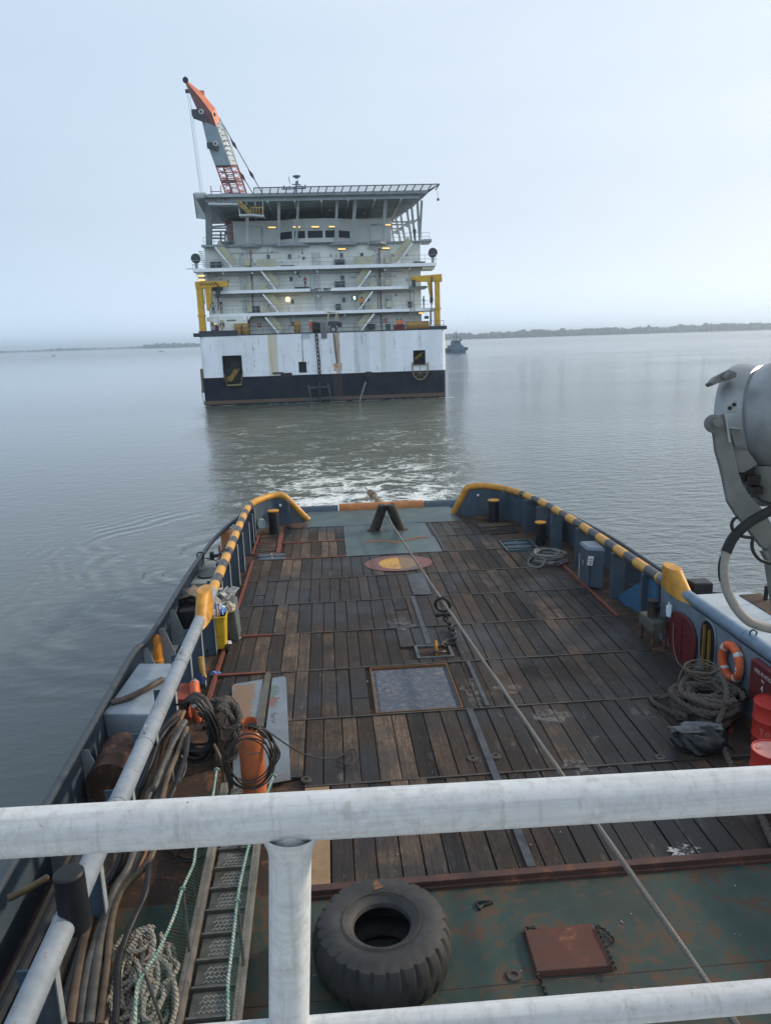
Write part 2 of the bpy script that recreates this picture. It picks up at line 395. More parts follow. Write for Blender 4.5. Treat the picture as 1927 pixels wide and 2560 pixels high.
def shore(name, a0, a1, dist0, dist1, h0, h1, n, seed, mat, rows=3):
    """far wooded bank between two bearings (degrees from +Y); land strip + tree mass"""
    rnd = random.Random(seed); land = MB(); tr = MB(); A = []; B = []
    for i in range(61):
        t = i/60; a = R_(a0+(a1-a0)*t); D = dist0+(dist1-dist0)*t+12*math.sin(i*1.7)
        A.append(Vector((math.sin(a)*D, math.cos(a)*D, WZ))); B.append(Vector((math.sin(a)*(D+120), math.cos(a)*(D+120), WZ)))
    for i in range(60):
        land.hexa([A[i]-Vector((0, 0, .4)), A[i+1]-Vector((0, 0, .4)), B[i+1]-Vector((0, 0, .4)), B[i]-Vector((0, 0, .4)), A[i]+Vector((0, 0, .9)), A[i+1]+Vector((0, 0, .9)), B[i+1]+Vector((0, 0, 1.2)), B[i]+Vector((0, 0, 1.2))])
    land.build('riverbank', plain('mud_bank', (.10, .09, .065)), kind='structure')
    hn = [rnd.uniform(0, 1) for _ in range(n//9+3)]
    for i in range(n):
        t = (i+rnd.random())/n; a = R_(a0+(a1-a0)*t); D = dist0+(dist1-dist0)*t
        q = t*(len(hn)-2); k = int(q); env = hn[k]*(1-q+k)+hn[k+1]*(q-k)
        H = (h0+(h1-h0)*t)*(.72+.42*env)*rnd.uniform(.8, 1.12)
        if rnd.random() < .05: H *= 1.22
        for r in range(rows):
            DD = D+8+r*22+rnd.uniform(-8, 8); c = Vector((math.sin(a)*DD, math.cos(a)*DD, WZ+.9)); w_ = H*rnd.uniform(.25, .42)
            tr.ball(c+Vector((0, 0, H*.42)), 1, 6, 4, (w_, w_, H*.5)); 
            for q2 in range(2):
                tr.ball(c+Vector((rnd.uniform(-w_, w_)*.8, 0, H*rnd.uniform(.6, .9))), 1, 5, 3, (w_*rnd.uniform(.3, .6), w_*.5, H*rnd.uniform(.10, .18)))
    tag(tr.build('treeline', mat, kind='stuff', smooth=0), name, 'trees')
gm = plain('mangrove_green', (.035, .060, .050), .9, 0, .5, .02, 0)
shore('low wooded bank along the right horizon beyond the moored tug', 7.6, 46, 2150, 2450, 17, 19, 520, 3, gm)
shore('faint wooded bank along the left horizon', -30, -10.5, 3300, 3600, 10, 9, 220, 4, gm)
shore('slightly nearer clump of far trees beside the left edge of the barge', -12.6, -5.5, 3000, 3000, 14, 15, 90, 5, gm, 2)

# air: one closed box of thin even haze over water, vessels and shores
hz = MB(); hz.bx(-W_-50, W_+50, -W_-50, W_+50, WZ-1, 62)
hm = bpy.data.materials.new('haze_air'); hm.use_nodes = True; t_ = hm.node_tree; t_.nodes.clear()
o_ = t_.nodes.new('ShaderNodeOutputMaterial'); v_ = t_.nodes.new('ShaderNodeVolumePrincipled')
v_.inputs['Color'].default_value = (.76, .88, 1.0, 1); v_.inputs['Density'].default_value = 2.6e-4; v_.inputs['Anisotropy'].default_value = .5
t_.links.new(v_.outputs[0], o_.inputs['Volume'])
if not globals().get('NOHAZE'): hz.build('haze', hm, kind='stuff', smooth=0)
# ---------------------------------------------------------------- materials of the tug
BLUE = paint('blue_grey_paint', (.060, .088, .120), amt=.24, sc=1.8, rough=.42, streak=.35, damt=.35)
BLUEL = paint('light_blue_grey_paint', (.15, .20, .25), amt=.22, sc=1.8, rough=.4, streak=.25, damt=.4)
STAYE = paint('stay_flange_paint', (.30, .34, .36), amt=.2, sc=3, rough=.45)
GREENDK = paint('green_deck_paint', (.036, .068, .060), rust=(.060, .040, .028), amt=.70, sc=1.1, rough=.5, damt=.9, var=.4, bump=.3, dirt=(.050, .040, .032))
GREENST = paint('stern_plate_paint', (.075, .115, .12), rust=(.10, .065, .04), amt=.16, sc=1.1, rough=.35, damt=.4, var=.35)
RUSTD = paint('rusty_waterway', (.062, .042, .032), rust=(.10, .048, .026), amt=.6, sc=1.6, rough=.8, damt=.8, dirt=(.022, .019, .018), bump=.35)
REDST = paint('red_oxide_strip', (.20, .058, .04), amt=.35, sc=3, rough=.6, damt=.6)
STEELST = plain('worn_steel_strip', (.085, .072, .062), .45, .6, .35, 5)
YEL = paint('yellow_paint', (.58, .28, .04), rust=(.20, .09, .03), amt=.42, sc=4.5, rough=.42, var=.35, damt=.4)
PIPEG = paint('pale_grey_pipe_paint', (.25, .29, .335), rust=(.16, .075, .04), amt=.45, sc=3.2, rough=.4, var=.25)
PIPEB = paint('pale_blue_pipe_paint', (.15, .22, .30), rust=(.16, .075, .04), amt=.2, sc=3.2, rough=.35, var=.25)
BLACKP = paint('black_paint', (.014, .016, .020), rust=(.10, .05, .03), amt=.25, sc=3, rough=.45)
BLACKR = plain('black_rubber', (.014, .014, .015), .7, 0, .4, 7, .4)
HZ = bands('hazard_bands', ((.036, .044, .055), (.60, .30, .035)), 1.32, 1, off=.33, duty=.47)
ORANGER = paint('orange_roller_paint', (.42, .16, .05), rust=(.22, .12, .06), amt=.5, sc=3, rough=.6, var=.4)
def wood_material():
    m = NT('deck_timber'); g = m.n('ShaderNodeNewGeometry'); rnd = g.outputs['Random Per Island']
    c = m.n('ShaderNodeCombineXYZ'); m.l(m.math('MULTIPLY', rnd, 37.0), c.inputs[0]); m.l(m.math('MULTIPLY', rnd, 91.0), c.inputs[1])
    v = m.n('ShaderNodeVectorMath', operation='ADD'); m.l(m.coord(), v.inputs[0]); m.l(c.outputs[0], v.inputs[1])
    gm_ = m.n('ShaderNodeMapping'); gm_.inputs['Scale'].default_value = (22, .9, 22); m.l(v.outputs[0], gm_.inputs[0])
    grain = m.noise(1.0, 6, .65, gm_.outputs[0], .4)
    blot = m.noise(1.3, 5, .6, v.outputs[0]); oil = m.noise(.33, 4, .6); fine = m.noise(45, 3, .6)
    base = m.ramp(rnd, [(.0, (.028, .023, .020)), (.28, (.060, .041, .030)), (.58, (.094, .064, .045)), (.84, (.135, .093, .066)), (.93, (.22, .155, .11)), (1, (.31, .22, .155))])
    col = m.mix(m.ramp(grain, [(.32, 0.0), (.68, 1.0)]), base, (.36, .33, .31), 'MULTIPLY'); spk = m.noise(1, 4, .7, m.coord((60, 9, 60))); col = m.mix(m.ramp(spk, [(.38, .85), (.60, 0.0)]), col, (.35, .33, .32), 'MULTIPLY')
    col = m.mix(m.math('MULTIPLY', m.ramp(grain, [(.58, 0.0), (.78, 1.0)]), .40), col, (.21, .16, .125))
    col = m.mix(m.math('MULTIPLY', m.ramp(blot, [(.40, 0.0), (.62, 1.0)]), .55), col, (.020, .019, .021))
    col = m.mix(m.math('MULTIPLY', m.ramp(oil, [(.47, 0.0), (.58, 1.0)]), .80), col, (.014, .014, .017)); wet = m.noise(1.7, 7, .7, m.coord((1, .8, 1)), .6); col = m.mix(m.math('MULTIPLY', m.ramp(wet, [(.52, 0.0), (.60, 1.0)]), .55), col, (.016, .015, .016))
    scuff = m.noise(3.1, 8, .78, m.coord((1.6, .45, 1)))
    col = m.mix(m.math('MULTIPLY', m.ramp(scuff, [(.58, 0.0), (.74, 1.0)]), .7), col, (.20, .185, .17))
    h = m.math('ADD', m.math('MULTIPLY', grain, 1.0), m.math('MULTIPLY', fine, .25)); m.bump(h, .8, .016)
    return m.fin(col, m.mix(m.ramp(oil, [(.42, 0.0), (.62, 1.0)]), (.72,)*3, (.36,)*3), 0, .25)
WOOD = wood_material()

# ---------------------------------------------------------------- the tug: hull, deck, planking, bulwarks
tug = thing('tugboat', 'working tug whose timber aft deck, hazard striped rails and stern roller fill the foreground', 'tugboat')
XC = 2.37
half_out = [(4.05, 30.05), (4.85, 29.5), (5.45, 28.3), (5.80, 26.6), (6.0, 24.5), (6.15, 21), (6.2, 16.2), (6.45, 15.2), (6.45, 8), (6.4, 0), (6.2, -8)]
outline = [(XC-a, b) for a, b in half_out][::-1] + [(XC+a, b) for a, b in half_out]
hull = MB(); hull.prism([(x, y, -.06) for x, y in outline], (0, 0, -2.5)); hull.bx(XC-4.0, XC+4.0, 30.0, 31.2, -2.3, -.62)
hull.build('hull', BLUE, tug, smooth=20)
dk = MB(); dk.add([(x*.998+.005, y-.0, 0) for x, y in outline], [tuple(range(len(outline)))])
dk.build('side_deck', RUSTD, tug, smooth=0)
gd = MB(); gd.add([(-3.0, -3, .012), (7.3, -3, .012), (7.3, 8.72, .012), (-3.0, 8.72, .012)], [(0, 1, 2, 3)])
gd.build('green_steel_deck', GREENDK, tug, smooth=0)
gw = MB()
gw.bx(-3, 7.2, 7.02, 7.03, .012, .015)
gw.build('deck_weld', RUSTD, tug, smooth=0)
PT = .055  # plank tread height
rows = [8.75, 11.1, 13.35, 15.55, 17.75, 19.95, 22.12, 24.38]
def plank_row(y0, y1, x0, x1, seed, holes=(), wmin=.26, wmax=.36, along='y', name='plank_panel', gap=.018):
    rnd = random.Random(seed); m = MB(); x = x0
    while x < x1-.05:
        w_ = rnd.uniform(wmin, wmax)
        if x1-(x+w_) < .14: w_ = x1-x
        a, b = x+gap/2, x+w_-gap/2; segs = [(y0+.045, y1-.02)]
        if rnd.random() < .07:
            c = rnd.uniform(y0+.6, y1-.6) if y1-y0 > 1.5 else None
            if c: segs = [(y0+.045, c-.006), (c+.006, y1-.02)]
        for (p, q) in segs:
            parts = [(p, q)]
            for hx0, hx1, hy0, hy1 in holes:
                if b > hx0+.02 and a < hx1-.02:
                    np_ = []
                    for (s0, s1) in parts:
                        if hy0 > s0 and hy1 < s1: np_ += [(s0, hy0), (hy1, s1)]
                        elif hy0 <= s0 < hy1 < s1: np_.append((hy1, s1))
                        elif s0 < hy0 < s1 <= hy1: np_.append((s0, hy0))
                        elif hy0 <= s0 and hy1 >= s1: pass
                        else: np_.append((s0, s1))
                    parts = np_
            for (s0, s1) in parts:
                if s1-s0 < .08: continue
                t = PT+rnd.uniform(-.010, .008); j = [rnd.uniform(-.006, .006) for _ in range(4)]; c_ = .006
                pts = [(a, s0, 0), (b, s0, 0), (b, s1, 0), (a, s1, 0), (a+c_, s0+c_, t+j[0]), (b-c_, s0+c_, t+j[1]), (b-c_, s1-c_, t+j[2]), (a+c_, s1-c_, t+j[3])]
                mid = [(a, s0, t-c_), (b, s0, t-c_), (b, s1, t-c_), (a, s1, t-c_)]
                if along == 'x': pts = [(yy, xx, zz) for xx, yy, zz in pts]; mid = [(yy, xx, zz) for xx, yy, zz in mid]
                m.add(pts[:4]+mid+pts[4:], [(0, 1, 5, 4), (1, 2, 6, 5), (2, 3, 7, 6), (3, 0, 4, 7), (4, 5, 9, 8), (5, 6, 10, 9), (6, 7, 11, 10), (7, 4, 8, 11), (8, 9, 10, 11)])
        x += w_
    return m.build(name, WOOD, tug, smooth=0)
HATCH = (.64, 2.32, 13.40, 15.48); EYEP = (1.72, 2.55, 15.83, 16.56)
plank_row(8.75, 11.1, -.24, 6.35, 11); plank_row(11.1, 13.35, -.66, 6.9, 12)
plank_row(13.35, 15.55, -2.5, 7.12, 13, [HATCH]); plank_row(15.55, 17.75, -2.56, 6.95, 14, [EYEP])
plank_row(17.75, 19.95, -2.6, 6.9, 15); plank_row(19.95, 22.12, -2.62, 6.8, 16)
plank_row(22.12, 24.38, -2.62, 5.6, 17); plank_row(24.38, 26.45, -1.72, .36, 18); plank_row(26.45, 28.6, -1.80, .36, 19)
plank_row(24.38, 26.45, 3.68, 5.62, 20); plank_row(26.45, 28.55, 3.5, 5.3, 21); plank_row(11.35, 13.35, -1.75, -.68, 25)
plank_row(-2.72, -1.98, 25.25, 26.55, 22, along='x', wmin=.2, wmax=.24); plank_row(-2.7, -2.0, 26.62, 27.9, 23, along='x', wmin=.2, wmax=.24)
plank_row(5.35, 6.7, 26.5, 28.0, 24, along='x', wmin=.2, wmax=.26); plank_row(22.12, 23.9, 5.65, 6.75, 26)
m = MB(); m.bx(-.645, -.26, 8.80, 11.07, 0, .062); m.build('pale_plank', paint('bare_pine', (.30, .20, .115), rust=(.12, .075, .045), amt=.35, sc=5, rough=.8, damt=.3), tug, smooth=0, bevel=.006)
# seams: angle bars between the plank panels
sm = MB()
for y in rows[1:]:
    sm.bx(-.66 if y < 13 else -2.6, 6.9, y-.022, y+.022, 0, PT+.014)
sm.bx(3.66, 6.4, 26.43, 26.47, 0, PT+.012); sm.bx(3.62, 3.68, 24.4, 28.6, 0, PT+.03)
sm.build('panel_bar', STEELST, tug, smooth=0)
lp = MB(); lp.bx(-.7, 6.6, 8.62, 8.74, 0, .12); lp.bx(-.7, 6.6, 8.58, 8.62, 0, .055); lp.build('planking_coaming', paint('dull_red_coaming', (.085, .045, .038), amt=.5, sc=3, rough=.6), tug, smooth=0, bevel=.006)
class _Strips:
    def bx(s, *a): q = MB(); q.bx(*a); q.build('red_edge_strip', REDST, tug, smooth=0, bevel=.005)
rs = _Strips()
rs.bx(-2.70, -2.62, 13.6, 24.4, 0, .085); rs.bx(6.93, 7.0, 17.7, 22.9, 0, .085); rs.bx(-2.62, -1.72, 24.40, 24.47, 0, .08); rs.bx(-1.72, .38, 24.36, 24.43, 0, .085)
rs.bx(-2.62, -1.6, 15.53, 15.60, 0, .088); rs.bx(-2.62, -1.6, 17.72, 17.79, 0, .088); rs.bx(-2.78, -2.72, 25.2, 28, 0, .085); rs.bx(-1.97, -1.84, 25.2, 26.6, 0, .085); rs.bx(-2.0, -1.84, 26.6, 28, 0, .085); rs.bx(-2.72, -1.97, 26.56, 26.60, 0, .08); rs.bx(-1.84, .38, 26.42, 26.48, 0, .088); rs.bx(-2.72, -1.9, 25.18, 25.25, 0, .08)
sp = MB(); sp.bx(.38, 3.6, 24.42, 28.7, 0, .05); sp.hexa([(-1.15, 28.72, 0), (4.95, 28.60, 0), (4.9, 31.4, -.25), (-1.05, 31.5, -.25), (-1.15, 28.72, .06), (4.95, 28.6, .06), (4.9, 31.4, .03), (-1.05, 31.5, .03)])
sp.build('stern_plate', GREENST, tug, smooth=0, bevel=.006)
# worn rust marks welded on the stern plate
st_ = MB()
for (x0, x1, yc, ph) in ((1.05, 3.35, 26.0, 0),):
    pts = []
    for i in range(24):
        t = i/23; pts.append((x0+(x1-x0)*t, yc+.18*math.sin(t*9)+.2*t))
    a = [(x, y+.03+.09*abs(math.sin(i*1.9)), .056) for i, (x, y) in enumerate(pts)]; b = [(x, y-.03-.10*abs(math.sin(i*2.7)), .056) for i, (x, y) in enumerate(pts)]
    n = len(a); st_.add(a+b, [(i, i+1, n+i+1, n+i) for i in range(n-1)])
st_.build('rust_scar', paint('raw_rust', (.20, .10, .045), amt=.8, sc=6, rough=.9), tug, smooth=0)
# painted target on the planks
def disc_mat():
    m = NT('painted_disc'); co = m.coord(); n1 = m.noise(2.2, 6, .7, co); n2 = m.noise(14, 4, .7, m.coord((1, .25, 1)))
    s = m.sep(co); dx = m.math('MULTIPLY', m.math('SUBTRACT', s[0], 2.0), 1/.62); dy = m.math('MULTIPLY', m.math('SUBTRACT', s[1], 23.27), 1/.62)
    r = m.math('SQRT', m.math('ADD', m.math('MULTIPLY', dx, dx), m.math('MULTIPLY', dy, dy)))
    col = m.mix(m.math('GREATER_THAN', r, 1.0), (.50, .28, .05), (.17, .065, .06))
    wear = m.ramp(m.math('ADD', m.math('MULTIPLY', n1, .5), m.math('MULTIPLY', n2, .5)), [(.50, 0.0), (.62, 1.0)])
    band = m.math('MULTIPLY', m.math('LESS_THAN', m.math('ABSOLUTE', m.math('SUBTRACT', s[0], 2.30)), .27), .72)
    wear = m.math('MAXIMUM', m.math('MULTIPLY', wear, .75), band)
    grain = m.noise(1, 6, .65, m.coord((22, .9, 22)))
    m.bump(grain, .5, .01); return m.fin(m.mix(wear, col, m.mix(grain, (.05, .045, .045), (.14, .13, .13))), .6)
dm = MB(); cx0, cy0 = 2.0, 23.27; z_ = PT+.020
for i in range(4):
    pass
xs = [-1+2*i/26 for i in range(27)]
for i in range(26):
    xa, xb = xs[i]+.0, xs[i+1]-.0
    fa, fb = math.sqrt(max(0, 1-min(1, abs(xa))**2)), math.sqrt(max(0, 1-min(1, abs(xb))**2))
    if min(fa, fb) <= .02 and max(fa, fb) < .05: continue
    dm.add([(cx0+xa*1.08, cy0-fa*.86, z_), (cx0+xb*1.08, cy0-fb*.86, z_), (cx0+xb*1.08, cy0+fb*.86, z_), (cx0+xa*1.08, cy0+fa*.86, z_)], [(0, 1, 2, 3)])
dm.build('painted_roundel', disc_mat(), tug, smooth=0)
# grey worn plates along the towing line
wp = MB(); wp.bx(2.12, 2.62, 20.1, 22.05, PT, PT+.024); wp.bx(2.02, 2.14, 16.6, 20.0, PT, PT+.024); wp.bx(2.36, 2.48, 8.8, 13.3, PT, PT+.026); wp.bx(2.75, 2.83, 13.4, 15.5, PT, PT+.024)
wp.build('chafe_strip', plain('worn_zinc', (.075, .078, .088), .4, .5, .4, 4), tug, smooth=0)
# deck hatch with perforated rim
h_ = MB(); x0, x1, y0, y1 = HATCH; h_.bx(x0+.03, x1-.03, y0+.03, y1-.10, 0, .035)
fr = [(x0, x0+.03, y0, y1), (x1-.03, x1, y0, y1), (x0+.03, x1-.03, y1-.03, y1), (x0+.03, x1-.03, y0, y0+.03)]
hatch = h_.build('deck_hatch', paint('worn_blue_hatch', (.085, .105, .14), rust=(.17, .13, .10), amt=.55, sc=9, rough=.6, damt=.3, bump=.3), tug, smooth=0)
f_ = MB()
for a in fr: f_.bx(*a[:4], 0, .075)
f_.build('hatch_frame', paint('rusty_frame', (.16, .085, .045), amt=.6, sc=4, rough=.8), hatch, smooth=0)
f_ = MB()
for i in range(22):
    for xx in (x0+.09, x1-.09):
        f_.cyl((xx, y0+.12+i*.084, .034), (xx, y0+.12+i*.084, .040), .022, n=8)
f_.build('rim_holes', BLACKP, hatch)
# recessed eye plate
e_ = MB(); x0, x1, y0, y1 = EYEP; 
for a in ((x0, x0+.07, y0, y1), (x1-.07, x1, y0, y1), (x0+.07, x1-.07, y1-.07, y1), (x0+.07, x1-.07, y0, y0+.07)): e_.bx(*a, 0, .075)
ep = e_.build('eye_plate_frame', plain('eyeplate_grey', (.085, .10, .105), .5, .2, .3, 5), tug, smooth=0, bevel=.006)
e_ = MB(); e_.bx(x0+.07, x1-.07, y0+.07, y1-.07, 0, .02); e_.build('recess_floor', RUSTD, ep, smooth=0)
e_ = MB(); e_.prism([(2.16, 16.0, .02), (2.16, 16.34, .02), (2.16, 16.30, .24), (2.16, 16.17, .33), (2.16, 16.04, .24)], (.05, 0, 0)); e_.build('pad_eye', YEL, ep, smooth=0, bevel=.01)
# flush deck sockets
for (px, py) in ((1181, 1898), (765, 1951), (1239, 1892), (1285, 2433), (1650, 1895)):
    p = G(px, py, PT); s_ = MB(); s_.lathe([(.0, .006), (.035, .006), (.04, .022), (.085, .022), (.095, 0)], (p.x, p.y, PT if py < 2200 else .012), n=20); s_.build('deck_socket', STEELST, tug)
# two-lobed blue manhole covers
def covers(pos, nm='manhole_cover'):
    for (x, y) in pos:
        c = MB(); n = 28; a = []
        for i in range(n):
            t = 2*math.pi*i/n; a.append((x+.47*math.copysign(abs(math.cos(t))**.7, math.cos(t)), y+.17*math.sin(t)*(1.0 if abs(math.cos(t)) > .45 else .97), .02))
        c.prism(a, (0, 0, .07)); o = c.build(nm, BLUE, tug, smooth=0, bevel=.012)
        c = MB(); c.ball((x, y, .10), .04, 10, 6); c.build('cover_knob', STAYE, o)
covers([(-2.1, 24.95), (-2.05, 24.52)]); covers([(6.15, 24.92), (6.13, 24.45)])
c = MB()
for a in ((5.64, 5.70, 24.0, 25.3), (6.68, 6.74, 24.0, 25.3), (5.70, 6.68, 25.24, 25.3), (5.70, 6.68, 24.0, 24.06)): c.bx(*a, 0, .10)
c.build('cover_frame', GREENST, tug, smooth=0)
# low oval access covers beside the stern posts
for x, y in ((-1.35, 29.05), (5.95, 29.0)):
    c = MB(); c.lathe([(.0, .10), (.36, .10), (.42, .07), (.42, 0)], (x, y, 0), n=28); c.build('round_cover', RUSTD, tug)

# stern roller
rl = MB(); rl.cyl((.28, 31.85, -.03), (3.85, 31.82, -.03), .28, n=28); roll = rl.build('stern_roller', ORANGER, tug)
for a, b in ((-1.35, .24), (3.90, 6.3)):
    r_ = MB(); r_.cyl((a, 31.85, -.05), (b, 31.82, -.05), .26, n=24); r_.bx(a, b, 31.2, 31.7, -.6, -.05); r_.build('roller_housing', BLUE, tug)
# leaning guide pins with dark worn sleeves
pinm = plain('dark_worn_pin', (.055, .048, .042), .45, .5, .5, 3, .3, .006)
for b, t in (((1.5, 27.75, 0), (1.86, 27.55, 1.02)), ((2.5, 27.7, 0), (2.12, 27.5, 1.02))):
    p = MB(); p.tube([b, Vector(b).lerp(Vector(t), .12), t], [.215, .19, .175], 28); tp = p.build('guide_pin', pinm, tug)
    p = MB(); p.lathe([(.26, 0), (.26, .02), (.20, .035)], (b[0], b[1], .05), n=28); p.build('pin_collar', RUSTD, tp)
p = MB(); p.bx(1.72, 2.28, 27.42, 27.62, .98, 1.05); p.build('pin_bridge', pinm, tug, bevel=.02)

# crash rails: pipe on wide stays, both sides
def rail_path(side):
    if side < 0: pts = [(-.98, 29.95, .06), (-1.62, 29.75, .85), (-1.86, 29.65, 1.13), (-2.15, 29.55, 1.20), (-2.55, 29.15, 1.20), (-2.95, 28.2, 1.20), (-3.03, 27.2, 1.22), (-3.03, 25, 1.24), (-2.97, 21, 1.28), (-2.90, 17.3, 1.34)]
    else: pts = [(4.85, 29.95, .06), (5.2, 29.72, .80), (5.36, 29.60, 1.13), (5.75, 29.55, 1.20), (6.3, 29.3, 1.20), (6.9, 28.2, 1.20), (7.25, 26.4, 1.22), (7.42, 24.5, 1.25), (7.52, 21, 1.29), (7.55, 16.6, 1.34)]
    return [Vector(p) for p in pts]
for side in (-1, 1):
    P = rail_path(side); near = [Vector((-2.88, y, 1.36)) for y in (17.35, 15.2, 12, 9, 6, 3, 0)] if side < 0 else [Vector((7.56, y, 1.38)) for y in (16.6, 15.0, 12.5, 10, 6, 2)]
    r = .125; q = smooth_path(P, 6); ky = 27.9 if side < 0 else 27.6
    a = [p for p in q if p.y >= ky or p.x > 3 and p.x < 5.5 and p.y > 29 or p.z < 1.15 and p.y > 29]; b_ = [a[-1]]+[p for p in q if p.y < ky]
    m = MB(); m.tube(a, r, 18); m.build('stern_rail', YEL, tug)
    m = MB(); m.tube(b_, r, 18); m.build('striped_rail', HZ, tug)
    m = MB(); m.tube(near, r, 18); o = m.build('side_rail', PIPEG if side < 0 else PIPEB, tug)
    for y in ((13.2, 10.4, 8.9, 6.9) if side < 0 else (12.9,)):
        w_ = MB(); w_.torus((near[0].x, y, near[0].z), r+.002, .008, (0, 1, 0), 24, 6); w_.build('weld_bead', PIPEG if side < 0 else PIPEB, o)
    for y in ((13.5, 10.55) if side < 0 else (12.7,)):   # small lugs on top
        w_ = MB(); c0 = Vector((near[0].x, y, near[0].z+r-.01)); w_.torus(c0+Vector((0, 0, .04)), .06, .018, (1, 0, 0) if side < 0 else (.2, 1, 0), 16, 6); w_.build('lifting_lug', PIPEG if side < 0 else BLUE, o)
# horn-shaped rope stops welded on the rails
def horn(x, y0, y1, yt0, yt1, zt, zb, mat):
    m = MB(); n = 20; w_ = .17; low = []; top = []
    for i in range(n):
        t = 2*math.pi*i/n; low.append((x+w_*math.cos(t), (y0+y1)/2+(y1-y0)/2*math.sin(t), zb)); top.append((x+w_*.95*math.cos(t), (yt0+yt1)/2+(yt1-yt0)/2*math.sin(t), zt))
    mid = [tuple(Vector(a).lerp(Vector(b), .94)) for a, b in zip(low, top)]
    m.add(low+mid+top, [tuple(range(n-1, -1, -1)), tuple(range(2*n, 3*n))]+[(i, (i+1) % n, n+(i+1) % n, n+i) for i in range(n)]+[(n+i, n+(i+1) % n, 2*n+(i+1) % n, 2*n+i) for i in range(n)])
    return m.build('rope_horn', mat, tug, smooth=50, bevel=.012)
horn(-2.86, 15.10, 16.75, 15.95, 16.6, 1.80, 1.25, YEL); horn(7.55, 14.85, 16.55, 15.75, 16.45, 1.80, 1.25, YEL)
m = MB(); m.lathe([(.155, -.62), (.15, 0), (.13, .02), (0, .02)], (-2.80, 6.95, 1.88), n=28); m.build('rope_horn', BLACKP, tug, label='black round rope horn with a rusty foot on the near port rail')

def stay(x, y, side, ztop, w_=.36):
    s = 1 if side < 0 else -1; xo, xi = x-s*w_*.55, x+s*w_*.45
    m = MB()
    if side < 0: m.bx(xo, xi, y-.012, y+.012, 0, ztop); m.build('bulwark_stay', BLUE, tug, smooth=0)
    else: m.bx(xo, xi, y-.05, y+.05, 0, ztop); m.build('bulwark_stay', BLUE, tug, smooth=0, bevel=.008)
    if side < 0:
        f = MB(); f.bx(xi, xi+.014, y-.06, y+.045, 0, ztop-.02); f.build('stay_flange', STAYE, bpy.data.objects[-1] if 0 else LAST(), smooth=0)
def LAST(): return [o for o in tug.children if o.name.startswith('bulwark_stay')][-1]
for y in (28.9, 27.5, 26.7, 25.4, 23.45, 22.0, 20.1, 18.5, 16.9, 15.2, 13.9, 12.4, 10.9, 9.4, 7.9, 6.4, 4.9): stay(-2.98 if y < 28 else -2.8, y, -1, 1.14 if y > 24 else 1.28, .36 if y < 28 else .22)
for y, x in ((28.6, 6.65), (26.75, 7.05), (25.5, 7.2), (24.3, 7.35), (21.95, 7.42), (19.15, 7.48), (17.25, 7.52)): stay(x, y, 1, 1.16 if y > 24 else 1.27, .38)
# bulwark plating round the stern corners
def wall(path, z0, z1, t, name, mat, parent=None):
    m = MB(); P = [Vector((x, y, 0)) for x, y in path]; L = []; Rr = []
    for i, p in enumerate(P):
        d = (P[min(i+1, len(P)-1)]-P[max(i-1, 0)]).normalized(); nn = Vector((-d.y, d.x, 0))*t/2; L.append(p+nn); Rr.append(p-nn)
    for i in range(len(P)-1):
        a, b, c, d = L[i], L[i+1], Rr[i+1], Rr[i]
        z0v = Vector((0, 0, z0)); z1v = Vector((0, 0, z1)); m.hexa([a+z0v, b+z0v, c+z0v, d+z0v, a+z1v, b+z1v, c+z1v, d+z1v])
    return m.build(name, mat, parent or tug, smooth=30)
wall([(-1.86, 29.62), (-2.2, 29.52), (-2.6, 29.1), (-3.0, 28.2), (-3.2, 27.2), (-3.32, 25.6)], 0, 1.14, .02, 'stern_bulwark', BLUE)
wall([(5.36, 29.58), (5.8, 29.52), (6.35, 29.25), (6.98, 28.2), (7.42, 26.4), (7.62, 25.3)], 0, 1.14, .02, 'stern_bulwark', BLUE)
for pts in ([(-1.86, 29.6, 0), (-.96, 29.93, 0), (-1.62, 29.72, .8), (-1.86, 29.6, 1.1)], [(5.36, 29.58, 0), (4.83, 29.93, 0), (5.2, 29.7, .78), (5.36, 29.58, 1.1)]):
    m = MB(); m.prism(pts, (0, .03, 0)); m.build('corner_plate', BLUE, tug, smooth=0)
# outer bulwarks with a dark cap pipe
lo = [(-3.1, 27.9), (-3.5, 25.9), (-3.76, 24.0), (-3.86, 22.3), (-3.95, 20), (-3.98, 15.75), (-4.13, 14.85), (-4.09, 12), (-4.02, 8), (-3.98, 2)]
ro = [(7.45, 27.6), (7.85, 25.6), (8.1, 23.2), (8.25, 21), (8.3, 17.8), (8.55, 16.5), (9.05, 15.4), (9.1, 10), (9.1, 2)]
darkcap = paint('dark_blue_cap', (.045, .06, .08), amt=.25, sc=3, rough=.5)
for path, zs, skip in ((lo, .98, 22.6), (ro, 1.0, 0)):
    m = MB(); m.tube(smooth_path([(x, y, zs) for x, y in path], 4), .065, 12); m.build('cap_pipe', darkcap, tug)
    wall([p for p in path if p[1] < (skip or 99)], 0, zs-.05, .02, 'outer_bulwark', BLUE)
wall([(-3.1, 27.9), (-3.5, 25.9), (-3.76, 24.0), (-3.86, 22.3)], -.1, .28, .02, 'outer_bulwark', BLUE)
m = MB(); m.bx(-3.72, -3.42, 25.0, 25.6, .25, .92); m.build('fairlead_plate', paint('orange_brown_plate', (.32, .14, .05), amt=.5, sc=4), tug)
for y in (21.4, 19.2, 17.6, 16.4, 15.3, 11.2, 9.5):   # ribs of the outer plating
    m = MB(); xo = -3.96 if y > 15.5 else -4.08; m.prism([(xo, y, 0), (xo+.42, y, 0), (xo+.12, y, .9), (xo, y, .9)], (0, .02, 0)); m.build('bulwark_rib', STAYE, tug, smooth=0)
